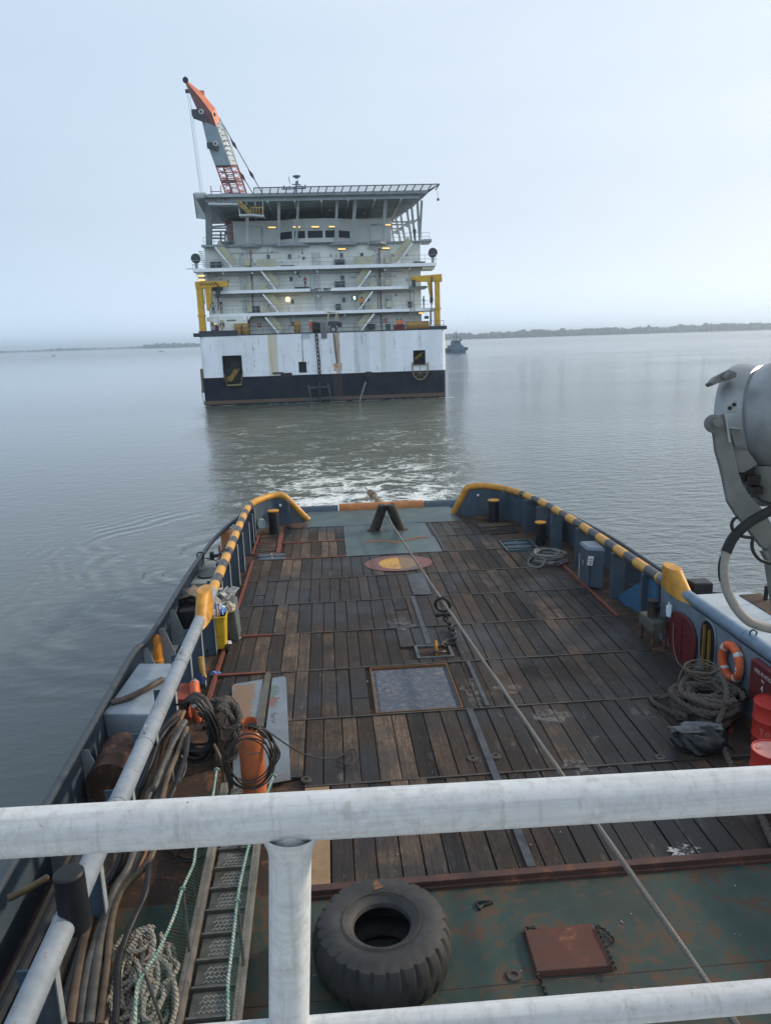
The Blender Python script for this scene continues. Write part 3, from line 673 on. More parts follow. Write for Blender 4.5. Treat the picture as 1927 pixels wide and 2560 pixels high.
# bitts
def bitt(x, y, r, h, cap):
    m = MB(); m.lathe([(r*1.0, 0), (r, h-.02), (0, h-.02)], (x, y, 0), n=28); o = m.build('bollard', BLACKP, tug)
    m = MB(); m.lathe([(r*1.04, h-.05), (r*1.12, h-.03), (r*1.12, h), (r*.9, h+.012), (0, h+.012)], (x, y, 0), n=28); m.build('bollard_cap', cap, o)
    return o
bitt(-2.2, 28.2, .19, .90, YEL); bitt(6.1, 28.15, .20, .92, YEL); bitt(7.0, 24.9, .17, .78, YEL); bitt(7.55, 24.95, .17, .74, YEL)
m = MB(); m.bx(-1.72, -1.66, 29.2, 29.5, .55, 1.0); m.build('deck_light_box', BLUE, tug)
for p in ((-2.0, 29.38, .82), (5.75, 29.42, .85)):
    m = MB(); m.ball(p, .055, 12, 8); m.build('deck_light', plain('lamp_glass', (.6, .65, .66), .15), tug)
m = MB(); m.cyl((-2.72, 28.6, .35), (-2.66, 28.4, .35), .17, n=20); m.build('freeing_port', plain('port_plate', (.45, .52, .50), .4), tug)

# starboard raised side house: plated wall, light top, access doors
hx = 7.42
m = MB(); m.bx(hx, hx+.03, 2, 16.3, 0, 1.28); hw = m.build('side_house_wall', BLUEL, tug, smooth=0)
m = MB(); m.hexa([(7.55, 2, 1.22), (8.98, 2, 1.22), (8.9, 15.2, 1.22), (7.55, 15.2, 1.22), (7.55, 2, 1.42), (8.98, 2, 1.42), (8.9, 15.2, 1.42), (7.55, 15.2, 1.42)])
m.hexa([(7.7, 15.2, 0), (8.7, 15.2, 0), (8.5, 16.4, 0), (7.7, 16.4, 0), (7.6, 15.2, 1.42), (8.7, 15.2, 1.42), (8.45, 15.6, 1.1), (7.7, 15.6, 1.1)])
m.build('side_house_top', paint('pale_top_paint', (.38, .43, .47), rust=(.30, .22, .14), amt=.38, sc=1.3, rough=.4, damt=.15, dirt=(.3, .25, .18)), tug, smooth=0)
def oval_pts(x, y, z, wy, hz_, n=36):
    o = []
    for i in range(n):
        t = 2*math.pi*i/n; c, s = math.cos(t), math.sin(t)
        yy = wy/2*math.copysign(min(1, abs(c)**.75), c); zz = s*hz_/2 if abs(s) < 2 else 0
        zz = math.copysign(max(0, abs(s))**.85*hz_/2, s); o.append((x, y+yy, z+zz))
    return o
REDD = paint('dark_red_paint', (.12, .018, .022), amt=.12, sc=3, rough=.45)
m = MB(); m.prism(oval_pts(hx-.03, 15.05, .50, 1.28, 1.10), (-.05, 0, 0)); d_ = m.build('oval_door', REDD, tug, smooth=0, bevel=.012, label='dark red oval access door standing open')
m = MB()
for z in (.3, .66): m.bx(hx-.10, hx-.08, 14.55, 15.45, z-.012, z+.012)
m.bx(hx-.10, hx-.08, 14.98, 15.02, 0.1, .95); m.build('door_ribs', REDD, d_, smooth=0)
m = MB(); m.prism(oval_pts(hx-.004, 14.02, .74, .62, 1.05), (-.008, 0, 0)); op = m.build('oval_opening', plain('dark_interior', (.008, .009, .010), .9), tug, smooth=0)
m = MB(); 
pr = oval_pts(hx-.015, 14.02, .74, .66, 1.09); m.tube(pr, .022, 8, closed=True); m.build('opening_rim', BLUEL, op)
m = MB(); m.beam((hx-.05, 14.12, .25), (hx-.03, 14.15, 1.15), .05, .03); m.beam((hx-.06, 13.86, .22), (hx-.03, 13.95, 1.12), .05, .03); m.build('stowed_batten', plain('ochre_wood', (.26, .15, .03), .6), op)
# gauge bits and rope post tips seen over the starboard top
m = MB(); m.bx(8.0, 8.45, 15.9, 16.3, .9, 1.42); m.build('vent_head', BLACKP, tug, bevel=.03)
for x, y in ((8.9, 14.6), (9.0, 13.8)):
    m = MB(); m.bx(x-.03, x+.03, y-.03, y+.03, 1.0, 1.75); m.build('rail_stub', BLACKP, tug)
m = MB(); m.bx(8.55, 9.0, 12.8, 15.0, 1.42, 1.44); m.build('rust_tray', RUSTD, tug, smooth=0)
# port side boxes built into the walkway
m = MB(); m.hexa([(-4.05, 12.5, 0), (-3.22, 12.35, 0), (-3.25, 14.5, 0), (-3.95, 14.6, 0), (-4.1, 12.5, .86), (-3.22, 12.35, .86), (-3.25, 14.5, .86), (-3.97, 14.6, .86)]); m.build('side_tank', paint('tank_top_paint', (.26, .31, .36), rust=(.16, .10, .07), amt=.2, sc=2, rough=.45), tug, smooth=0, bevel=.02)
m = MB(); m.hexa([(-3.92, 20.15, 0), (-3.2, 20.15, 0), (-3.25, 22.4, 0), (-3.82, 22.4, 0), (-3.92, 20.15, .72), (-3.2, 20.15, .72), (-3.25, 22.4, .72), (-3.82, 22.4, .72)]); bx_ = m.build('side_locker', paint('locker_paint', (.24, .27, .27), rust=(.2, .12, .07), amt=.3, sc=2), tug, smooth=0, bevel=.02)
m = MB(); m.prism([(p[1]-21.0-3.55, p[2]+21.0, .722) for p in oval_pts(0, 21.0, 0, .55, .95)], (0, 0, .05)); m.build('oval_lid', plain('dark_lid', (.03, .035, .035), .4), bx_, smooth=0, bevel=.01)
# ================================================================ accommodation barge astern
YB, YW, YE = 113.33, 117.3, 114.9       # hull face, superstructure wall, balcony edge
def rect(px0, py0, px1, py1, Y):
    ym, xm = (py0+py1)/2, (px0+px1)/2
    return PY(px0, ym, Y).x, PY(px1, ym, Y).x, PY(xm, py1, Y).z, PY(xm, py0, Y).z
def streak_paint(name, col, top, stripes, amt, dark=False):
    m = NT(name); co = m.coord(); s = m.sep(co)
    a = m.noise(.35, 6, .6); fine = m.noise(2.5, 5, .7)
    st = m.noise(1.0, 5, .7, m.coord((1.9, 1.9, .20))); st2 = m.noise(1.0, 4, .6, m.coord((.35, .35, .05)))
    v = m.mix(m.ramp(st2, [(.35, 0.0), (.7, 1.0)]), col, tuple(c*.84 for c in col))
    v = m.mix(m.math('MULTIPLY', m.ramp(a, [(.45, 0.0), (.7, 1.0)]), .25), v, tuple(c*.6 for c in col) if not dark else (.07, .075, .07))
    pan = m.math('LESS_THAN', m.math('FRACT', m.math('MULTIPLY', s[2], .36)), .012)
    v = m.mix(m.math('MULTIPLY', pan, .35), v, tuple(c*.5 for c in col))
    fall = m.math('MULTIPLY_ADD', m.math('SUBTRACT', s[2], top), .12, 1.0)
    f = m.math('MULTIPLY', m.ramp(m.math('ADD', m.math('MULTIPLY', st, .7), m.math('MULTIPLY', fine, .3)), [(.56, 0.0), (.70, 1.0)]), amt)
    v = m.mix(f, v, (.20, .13, .085) if not dark else (.075, .055, .04))
    for (x0, w_, c, k) in stripes:
        d = m.math('ABSOLUTE', m.math('SUBTRACT', m.math('MULTIPLY_ADD', m.math('SUBTRACT', fine, .5), .35, s[0]), x0))
        g = m.math('MULTIPLY', m.math('SUBTRACT', 1.0, smooth(m, d, w_*.75, w_)), m.math('MULTIPLY_ADD', m.ramp(st, [(.3, 0.0), (.65, 1.0)]), .5, .5))
        v = m.mix(m.math('MULTIPLY', g, k), v, c)
    m.bump(fine, .15, .01); return m.fin(v, .6, 0, .12 if dark else .4)
HULLW = streak_paint('hull_white', (.80, .83, .86), 8, [(PY(683, 890, YB).x, .75, (.50, .40, .22), .9), (PY(845, 890, YB).x, .35, (.30, .15, .06), .85), (PY(958, 890, YB).x, .5, (.50, .44, .33), .45), (PY(905, 890, YB).x, 1.2, (.42, .45, .47), .5), (PY(890, 890, YB).x, .3, (.40, .42, .42), .5)], .85)
HULLB = streak_paint('hull_navy', (.010, .016, .028), 2, [(PY(845, 960, YB).x, .7, (.07, .05, .04), .6), (PY(790, 960, YB).x, 2.6, (.018, .022, .028), .6)], .30, True)
HOUSE = paint('house_grey', (.72, .74, .68), rust=(.30, .24, .18), amt=.06, sc=.35, rough=.5, var=.10, damt=.10, dirt=(.35, .36, .33), streak=.16, bump=0)
BRIDGEM = paint('bridge_grey', (.58, .61, .58), rust=(.3, .22, .16), amt=.04, sc=.35, rough=.5, var=.10, damt=.1, dirt=(.3, .32, .31), streak=.10, bump=0)
WHITE = paint('white_edge', (.84, .87, .88), rust=(.35, .22, .13), amt=.06, sc=.6, rough=.45, var=.08, damt=.08, bump=0)
GREYST = paint('grey_steel', (.32, .36, .38), amt=.05, sc=.6, rough=.5, damt=.1, bump=0)
DKST = plain('dark_steel', (.045, .055, .065), .6, 0, .3, 1, 0)
UNDER = plain('helideck_underside', (.42, .48, .50), .7, 0, .2, .3, 0)
STAIRY = plain('pale_stair_yellow', (.50, .47, .33), .6, 0, .12, .5, 0)
YELD = paint('davit_yellow', (.62, .36, .035), rust=(.3, .15, .05), amt=.10, sc=.8, rough=.45, damt=.15, bump=0)
REDBR = plain('red_brown_pipe', (.22, .09, .07), .6, 0, .2, 1, 0)
GLASSD = plain('dark_window', (.010, .018, .028), .55, 0, .2, .5, 0)
barge = thing('accommodation_barge', 'white and navy accommodation barge with a helideck on its roof, towed astern', 'barge')
XL, XR, ZB, ZD = -17.62, 17.5, 2.27, 8.07
holes = {}
def holed(m, x0, x1, z0, z1, Y, hs):
    xs = sorted({x0, x1} | {h[0] for h in hs} | {h[1] for h in hs}); zs = sorted({z0, z1} | {min(max(h[2], z0), z1) for h in hs} | {min(max(h[3], z0), z1) for h in hs})
    for i in range(len(xs)-1):
        for j in range(len(zs)-1):
            xc, zc = (xs[i]+xs[i+1])/2, (zs[j]+zs[j+1])/2
            if zs[j+1]-zs[j] < 1e-6 or any(h[0] < xc < h[1] and h[2] < zc < h[3] for h in hs): continue
            m.add([(xs[i], Y, zs[j]), (xs[i+1], Y, zs[j]), (xs[i+1], Y, zs[j+1]), (xs[i], Y, zs[j+1])], [(0, 1, 2, 3)])
H1 = rect(559, 889, 605, 963, YB); H2 = rect(1034, 876, 1062, 910, YB); H3 = rect(748, 905, 765, 930, YB)
cr_ = .7
for nm, z0, z1, mt in (('lower_hull', -2.6, ZB, HULLB), ('upper_hull', ZB, ZD, HULLW)):
    m = MB(); holed(m, XL+cr_, XR-cr_, z0, z1, YB, [H1, H2, H3])
    for sgn, xc in ((-1, XL+cr_), (1, XR-cr_)):
        pts = [(xc+sgn*cr_*math.sin(a), YB+cr_-cr_*math.cos(a)) for a in [math.pi/2*k/6 for k in range(7)]]+[(xc+sgn*cr_, YB+80)]
        for (a, b) in zip(pts, pts[1:]): m.add([(*a, z0), (*b, z0), (*b, z1), (*a, z1)], [(0, 1, 2, 3)])
    m.build(nm, mt, barge, smooth=40)
m = MB(); m.bx(XL+.2, XR-.2, YB+.6, YB+80, ZD-.06, ZD-.02); m.bx(XL+.2, XR-.2, YB+.02, YB+.6, ZD-.06, ZD-.02); m.build('main_deck', DKST, barge, smooth=0)
m = MB(); m.bx(XL+.3, XR-.3, YB-.03, YB+.04, ZD-.02, ZD+.14); m.bx(XL, -12.2, YB-.05, YB+.1, ZD-.05, ZD+.75); m.build('deck_edge', DKST, barge, smooth=0)
def recess(h, depth, nm, mat=None):
    m = MB(); x0, x1, z0, z1 = h; y0, y1 = YB, YB+depth
    m.add([(x0, y0, z0), (x1, y0, z0), (x1, y1, z0), (x0, y1, z0), (x0, y0, z1), (x1, y0, z1), (x1, y1, z1), (x0, y1, z1)], [(0, 1, 2, 3), (4, 5, 6, 7), (0, 3, 7, 4), (1, 2, 6, 5), (3, 2, 6, 7)])
    o = m.build(nm, mat or DKST, barge, smooth=0)
    f = MB(); f.tube([(x0, YB-.03, z0), (x1, YB-.03, z0), (x1, YB-.03, z1), (x0, YB-.03, z1)], .07, 6, closed=True); f.build('recess_rim', BLACKP, o)
    return o
ANCH = plain('anchor_ochre', (.22, .13, .03), .7, 0, .4, 2, 0)
r1 = recess(H1, 2.2, 'mooring_recess'); r2 = recess(H2, 2.0, 'mooring_recess'); recess(H3, .8, 'pilot_recess')
m = MB(); c = PY(583, 938, YB+.7); m.box(c+Vector((-.1, 0, 0)), (.5, .5, 2.0), Matrix.Rotation(R_(35), 3, 'Y')); m.box(c+Vector((.35, -.3, .1)), (.18, .3, 2.1), Matrix.Rotation(R_(35), 3, 'Y')); m.box(c+Vector((-.5, .2, -.5)), (.9, .4, .7)); m.build('anchor', ANCH, r1)
m = MB(); a, b = PY(568, 963, YB-.35), PY(604, 961, YB-.35); m.beam(a, b, .5, .22); m.tube([PY(558, 930, YB-.05), PY(568, 962, YB-.5)], .05, 6); m.tube([PY(607, 928, YB-.05), PY(602, 962, YB-.5)], .05, 6); m.build('anchor_shelf', plain('cage_ochre', (.20, .16, .07), .7), r1)
m = MB(); c = PY(1047, 888, YB+.6); m.box(c, (1.6, .3, .22), Matrix.Rotation(R_(-33), 3, 'Y')); m.box(c+Vector((0, .4, -.3)), (1.3, .3, .22), Matrix.Rotation(R_(-33), 3, 'Y')); m.build('anchor', ANCH, r2)
m = MB(); yy = YB-.35; pts = [PY(1031, 905, yy)]+[PY(1050+19*math.cos(t), 925+24*math.sin(t), yy) for t in [math.pi-math.pi*k/12 for k in range(13)]]+[PY(1069, 905, yy)]
m.tube(pts, .09, 6); m.tube([PY(1031, 913, yy), PY(1069, 911, yy)], .07, 6); m.tube([PY(1032, 932, yy), PY(1068, 931, yy)], .04, 5); m.tube([PY(1050, 912, yy), PY(1050, 948, yy)], .04, 5)
m.tube([PY(1038, 946, yy), PY(1050, 932, yy), PY(1063, 945, yy)], .04, 5)
m.build('anchor_cage', plain('cage_ochre', (.20, .16, .07), .7), r2)
m = MB()
for a, b in (((771, 962), (779, 1010)), ((797, 955), (802, 1015)), ((820, 958), (829, 1006)), ((772, 970), (826, 966)), ((760, 1000), (845, 994))): m.beam(PY(*a, YB-.3), PY(*b, YB-.3), .28, .25)
m.build('fender_frame', DKST, barge, smooth=0)
for c_, s_ in ((PY(695, 932, YB-.1), (1.5, .3, .2)), (PY(716, 938, YB-.1), (1.6, .3, .7)), (PY(921, 935, YB-.1), (.9, .3, .7))):
    m = MB(); m.box(c_, s_); m.build('hull_pad', BLACKP, barge, smooth=0)
m = MB(); m.tube([PY(834, 830, YB-.12), PY(838, 870, YB-.12), PY(843, 908, YB-.12)], .11, 8); m.build('overboard_pipe', plain('rusty_pipe', (.16, .11, .075), .8), barge)
m = MB(); m.bx(*rect(835, 907, 855, 926, YB)[:2], YB-.05, YB, *rect(835, 907, 855, 926, YB)[2:]); m.build('rusted_patch_plate', paint('rusted_white', (.55, .52, .46), rust=(.33, .15, .04), amt=.75, sc=1.6, rough=.8), barge, smooth=0)
m = MB(); m.tube([PY(755, 838, YB-.06), PY(757, 904, YB-.06)], .03, 5); m.build('hanging_cable', DKST, barge)
m = MB(); a = PY(503, 924, YB+.2); m.bx(XL-.25, XL+.02, YB+.1, YB+.5, 0.2, 3.6); m.tube([(XL-.12, YB+.3, 1.6), (XL-.3, YB+.3, .4), (XL-.1, YB+.3, -1.6)], .05, 5); m.build('corner_fender', plain('brown_fender', (.12, .09, .06), .8), barge)
m = MB(); m.beam((XL, YB-.02, -1.25), (XR-.2, YB-.02, -1.25), .05, .5); m.build('boot_top_stain', paint('brown_waterline', (.11, .075, .05), amt=.5, sc=1), barge, smooth=0)

# superstructure
WL, WR = PY(513.5, 660, YW).x, PY(1051, 660, YW).x
m = MB(); m.bx(WL, WR, YW, YW+36, ZD, 20.5); m.build('house_wall', HOUSE, barge, smooth=0)
m = MB(); m.bx(WL-.05, WR+.08, YW-.5, YW+36, 20.5, 20.72); m.bx(14.2, 16.0, YW-1.6, YW-.5, 20.5, 20.72); m.bx(15.0, 16.2, YW-.6, YW+3, 20.5, 20.9); m.bx(WL-.2, -13.5, YW-1.4, YW-.5, 20.42, 20.72); m.build('bridge_deck', GREYST, barge, smooth=0)
def slab(px0, px1, z, yb=YE, th=.42, nm='balcony_deck'):
    x0, x1 = PY(px0, 700, yb).x, PY(px1, 700, yb).x; m = MB(); m.bx(x0, x1, yb, YW, z-th/2, z+th/2); o = m.build(nm, WHITE, barge, smooth=0)
    m = MB(); m.bx(x0+.1, x1-.1, yb+.25, YW-.01, z-th/2-.05, z-th/2-.003); m.build('soffit', GREYST, o, smooth=0); return x0, x1
ZL = (10.95, 14.13, 17.2)
e2 = slab(518, 1087, ZL[0]); e3 = slab(528, 1021, ZL[1]); e4 = slab(484, 1091, ZL[2], YE-.1, .46)
m = MB(); x0, x1 = PY(1021, 718, YE+.3).x, PY(1068, 718, YE+.3).x; m.bx(x0, x1, YE+.4, YW+2, ZL[1]-.15, ZL[1]+.15); m.build('side_landing', GREYST, barge, smooth=0)
for x in (e4[0]+.3,):
    m = MB(); m.prism([(x, YE, 16.95), (WL, YE, 16.95), (WL, YE, 14.6), (x+.9, YE, 14.9)], (0, 2.2, 0)); m.build('corner_bracket', GREYST, barge, smooth=0)
m = MB(); m.bx(WR, e4[1]-.2, YE+.3, YW+1.5, 16.6, 16.96); m.build('corner_bracket', BRIDGEM, barge, smooth=0)
# white bulkhead with openings at main deck, port side
A = PY(518, 815, YE).x; B = PY(547, 815, YE).x; C_ = PY(628, 815, YE).x; C2 = PY(606, 815, YE).x
m = MB(); m.bx(B, C_-.9, YE, YE+.15, ZD, ZL[0]-.2); m.prism([(C_-.9, YE, ZD), (C_-.45, YE, ZD), (C_-.45, YE, 10.1), (C_+.1, YE, ZL[0]-.21), (C_-.9, YE, ZL[0]-.21)], (0, .15, 0)); m.bx(A, B, YE, YE+.15, 10.15, ZL[0]-.2)
m.prism([(B-.9, YE, 10.15), (B-.001, YE, 9.5), (B-.001, YE, 10.15)], (0, .15, 0)); m.build('bulkhead', HOUSE, barge, smooth=0)
m = MB(); m.bx(C_-.5, C_-.43, YE-.02, YW, ZD, ZL[0]-.25); m.bx(B-.05, B, YE-.02, YW, ZD, ZL[0]-.25); m.build('bulkhead_edge', DKST, barge, smooth=0)
# side gallery to starboard at main deck: columns
for px in (1075, 1086):
    m = MB(); p = PY(px, 800, YE+.5); m.bx(p.x-.07, p.x+.07, YE+.4, YE+.55, ZD, ZL[0]-.2); m.build('gallery_post', GREYST, barge, smooth=0)

# stairs: white stringer, yellow railing panel, treads
def stair(top, bot, off, Y0=YE+.3, Y1=YE+1.1, parent=barge):
    a, b = PY(*top, Y0), PY(*bot, Y0); m = MB(); m.beam(a, b, .10, .22); m.beam(a+Vector((0, Y1-Y0, 0)), b+Vector((0, Y1-Y0, 0)), .10, .22); o = m.build('stair_flight', WHITE, parent, smooth=0)
    m = MB(); n = 12; up = Vector((off, 0, 1.0 if off == 0 else .9))
    for i in range(1, n): p = a.lerp(b, i/n); m.bx(p.x-.14, p.x+.14, Y0+.05, Y1-.05, p.z-.02, p.z+.02)
    m.build('stair_treads', GREYST, o, smooth=0)
    for yy in (Y1,):
        m = MB(); A_, B_ = a+Vector((0, yy-Y0, 0)), b+Vector((0, yy-Y0, 0))
        m.add([A_+up*.12, B_+up*.12, B_+up*1.1, A_+up*1.1], [(0, 1, 2, 3)]); m.tube([A_+up*1.12, B_+up*1.12], .05, 6); m.build('stair_rail', STAIRY, o, smooth=0)
    return o
for t_, b_ in (((537, 617), (580, 668)), ((653, 677), (688, 722)), ((657, 735), (696, 780)), ((663, 793), (699, 836))): stair(t_, b_, .45)
for t_, b_ in (((1031, 607), (994, 657)), ((927, 676), (897, 717)), ((931, 728), (899, 772)), ((936, 783), (903, 826))): stair(t_, b_, -.45)
# pale yellow landings round the stair heads
for r in ((642, 648, 689, 665), (648, 707, 664, 724), (651, 765, 668, 780), (884, 640, 934, 660), (926, 702, 940, 718), (928, 756, 942, 772)):
    x0, x1, z0, z1 = rect(*r, YE+1.25); m = MB(); m.bx(x0, x1, YE+1.25, YE+1.29, z0, z1); m.build('stair_guard', STAIRY, barge, smooth=0)
# railings
def railing(x0, x1, z, Y, mat, step=1.6, h=1.1, parent=barge, yend=None):
    m = MB(); n = max(1, int(abs(x1-x0)/step)); r = .026
    for i in range(n+1): x = x0+(x1-x0)*i/n; m.box((x, Y, z+h/2), (.045, .045, h))
    for k in (h, h*.5): m.box(((x0+x1)/2, Y, z+k), (abs(x1-x0), .05, .05))
    if yend:
        for xx in (x0, x1):
            for k in (h, h*.5): m.box((xx, (Y+yend)/2, z+k), (.05, abs(yend-Y), .05))
    return m.build('railing', mat, parent, smooth=0)
DTRIM_ = plain('door_trim', (.22, .24, .24), .6, 0, .1, 1, 0)
RAILM = plain('rail_grey', (.33, .36, .37), .6, 0, .1, 1, 0)
railing(e2[0], e2[1], ZL[0]+.2, YE+.06, RAILM); railing(e3[0]+.3, e3[1], ZL[1]+.2, YE+.06, RAILM); railing(e4[0], e4[1], ZL[2]+.22, YE-.04, RAILM, yend=YW)
railing(-12.3, 17.3, ZD+.1, YB+.12, plain('dark_rail', (.09, .10, .11), .6, 0, .1, 1, 0), 1.8)
railing(WL, WL+4.6, 20.7, YW-.4, RAILM, 1.2); railing(PY(977, 600, YW).x, 15.9, 20.7, YW-.4, RAILM, 1.0)
# small fittings, junction boxes, signs and cable runs on the house front
rf = random.Random(31)
for i in range(44):
    zb_ = rf.choice((11.2, 14.4, 17.5, 17.5)); x = rf.uniform(WL+.8, WR-.8); z = zb_+rf.uniform(.5, 2.3); w_ = rf.uniform(.10, .38); h_ = rf.uniform(.10, .45); m = MB(); m.bx(x-w_/2, x+w_/2, YW-rf.uniform(.05, .22), YW-.001, z-h_/2, z+h_/2); m.build('wall_fitting', rf.choice((DTRIM_, RAILM, RAILM, WHITE, STAIRY, DKST)), barge, smooth=0)
for z, a, b in ((13.55, -15.5, -3.2), (16.55, -14.8, 12), (10.5, -9.5, 8.5), (19.6, -13.0, -6.0), (13.62, 1.5, 13.5), (12.9, -12, -7), (15.9, 4, 11)):
    m = MB(); m.tube([(a, YW-.08, z), (b, YW-.08, z-.03)], .045, 6); m.build('cable_run', RAILM, barge)
for x, z0, z1 in ((-11.2, 11.2, 13.6), (-1.6, 14.4, 16.6), (2.9, 17.4, 20.2), (-7.5, 17.4, 20.3), (12.9, 11.2, 16.6), (6.1, 11.2, 13.6)):
    m = MB(); m.tube([(x, YW-.08, z0), (x, YW-.08, z1)], .04, 6); m.build('cable_run', RAILM, barge)
# portholes / small windows
for (a, b, c, d) in ((667, 637, 674.5, 647.5), (720.6, 635.5, 727.5, 647), (850, 633, 857, 644), (901, 632, 908, 643), (724, 692, 731, 703), (852, 689, 860, 700), (903, 686, 910, 696), (728.6, 748.6, 734.5, 759.4), (856, 744, 863, 755), (918, 743, 924, 752), (672, 694, 679, 704), (676, 752, 683, 761), (730, 804, 737, 814), (680, 806, 686, 816)):
    x0, x1, z0, z1 = rect(a, b, c, d, YW); m = MB(); m.bx(x0, x1, YW-.03, YW, z0, z1); w_ = m.build('window', plain('window_blue_grey', (.06, .08, .10), .25, 0, .2, 1, 0), barge, smooth=0)
    m = MB(); t = .06; m.bx(x0-t, x1+t, YW-.05, YW-.001, z1, z1+t); m.bx(x0-t, x1+t, YW-.05, YW-.001, z0-t, z0); m.bx(x0-t, x0, YW-.05, YW-.001, z0, z1); m.bx(x1, x1+t, YW-.05, YW-.001, z0, z1); m.build('window_frame', RAILM, w_, smooth=0)
DOORM = paint('door_pale', (.54, .57, .54), rust=(.3, .24, .18), amt=.08, sc=.8, var=.08, damt=.1, bump=0); DTRIM = plain('door_trim', (.22, .24, .24), .6, 0, .1, 1, 0)
for (a, b, c, d) in ((600, 632, 619, 664), (781, 632, 799, 662), (601, 692, 618, 724), (784, 690, 799, 719), (607, 751, 623, 780), (788, 741, 804, 775), (960, 632, 976, 660), (962, 683, 977, 712), (963, 739, 979, 768)):
    x0, x1, z0, z1 = rect(a, b, c, d, YW); m = MB(); m.bx(x0, x1, YW-.04, YW, z0, z1); w_ = m.build('door', DOORM, barge, smooth=0)
    m = MB(); t = .035; m.bx(x0-t, x1+t, YW-.055, YW-.001, z1, z1+t); m.bx(x0-t, x0, YW-.055, YW-.001, z0, z1); m.bx(x1, x1+t, YW-.055, YW-.001, z0, z1); m.build('door_trim', DTRIM, w_, smooth=0)
    m = MB(); m.bx(x0+.12, x0+.2, YW-.10, YW-.041, (z0+z1)/2, (z0+z1)/2+.25); m.build('door_handle', DTRIM, w_, smooth=0)
# lockers, boxes and machines on the walkways
bx_list = [((526, 655, 552, 668), DKST, 'store_crate'), ((837, 649, 862, 661), DKST, 'store_crate'), ((838, 704, 862, 719), DKST, 'store_crate'), ((839, 759, 852, 775), plain('dark_green_bin', (.05, .10, .09), .6), 'waste_bin'), ((631, 766, 648, 781), DKST, 'store_crate'),
    ((610, 649, 625, 663), STAIRY, 'jacket_box'), ((615, 708, 629, 724), STAIRY, 'jacket_box'), ((619, 765, 630, 780), STAIRY, 'jacket_box'), ((962, 643, 975, 657), STAIRY, 'jacket_box'), ((962, 698, 977, 713), STAIRY, 'jacket_box'), ((966, 754, 980, 768), STAIRY, 'jacket_box'),
    ((1034, 653, 1063, 656), DKST, 'davit_bench'), ((701, 662, 735, 665), DKST, 'bench'), ((736, 716, 773, 722), DKST, 'bench'), ((920, 811, 938, 821), DKST, 'store_crate'), ((1022, 755, 1030, 768), DKST, 'store_crate'), ((528, 718, 556, 727), DKST, 'store_crate'), ((550, 806, 561, 816), plain('dark_brown_box', (.07, .05, .045), .6), 'hose_box'),
    ((608, 791, 615, 799), WHITE, 'vent_box'), ((567, 799, 590, 801), DKST, 'wall_pipe')]
BXL = []
for r, mt, nm in bx_list:
    Yd = YW-.02 if nm in ('vent_box', 'hose_box', 'wall_pipe') else YE+1.6
    if nm in ('vent_box', 'wall_pipe', 'hose_box'): Yd = YE+.01
    x0, x1, z0, z1 = rect(*r, Yd if nm not in ('bench',) else YE+1.2)
    m = MB(); dpt = .12 if nm in ('vent_box', 'hose_box', 'wall_pipe') else .7; m.bx(x0, x1, Yd-(.12 if dpt == .12 else 0), Yd-(.12 if dpt == .12 else 0)+dpt, z0, z1)
    if nm == 'store_crate': m.bx(x0-.1, x1+.1, Yd+.02, Yd+.6, z1, z1+.08); m.bx(x0+(x1-x0)*.45, x0+(x1-x0)*.55, Yd-.04, Yd, z0, z1)
    if nm == 'jacket_box': m.bx(x0-.04, x1+.04, Yd-.04, Yd+.7, z1, z1+.07)
    m.build(nm, mt, barge, smooth=0)
for r in ((644, 808, 653, 818), (959, 796, 968, 806)):   # fire boxes with a white wheel mark
    x0, x1, z0, z1 = rect(*r, YW); m = MB(); m.bx(x0, x1, YW-.15, YW, z0, z1); f_ = m.build('fire_hose_box', plain('fire_red', (.40, .035, .03), .5), barge, smooth=0); m = MB(); m.torus(((x0+x1)/2, YW-.16, (z0+z1)/2), (x1-x0)*.26, .04, (0, 1, 0), 14, 5); m.build('reel_mark', WHITE, f_)
# pipes
for pts, r, mt, nm in (([(626, 625), (629, 700), (633, 778)], .09, REDBR, 'fire_main'), ([(948, 620), (950, 700), (953, 771)], .09, REDBR, 'fire_main'), ([(952, 786), (955, 826)], .08, REDBR, 'fire_main'), ([(944, 632), (946, 770)], .07, RAILM, 'drain_pipe'), ([(921, 558), (921, 615), (925, 621), (938, 622), (940, 632), (942, 700)], .10, BRIDGEM, 'vent_pipe'), ([(946, 557), (925, 559), (921, 565)], .10, BRIDGEM, 'vent_pipe'), ([(655, 567), (655, 613)], .04, DTRIM, 'drain_pipe'), ([(726, 795), (726, 818)], .04, DTRIM, 'drain_pipe')):
    m = MB(); m.tube([PY(x, y, YW-.15-(0.3 if y < 620 else 0)) for x, y in pts], r, 8); m.build(nm, mt, barge)
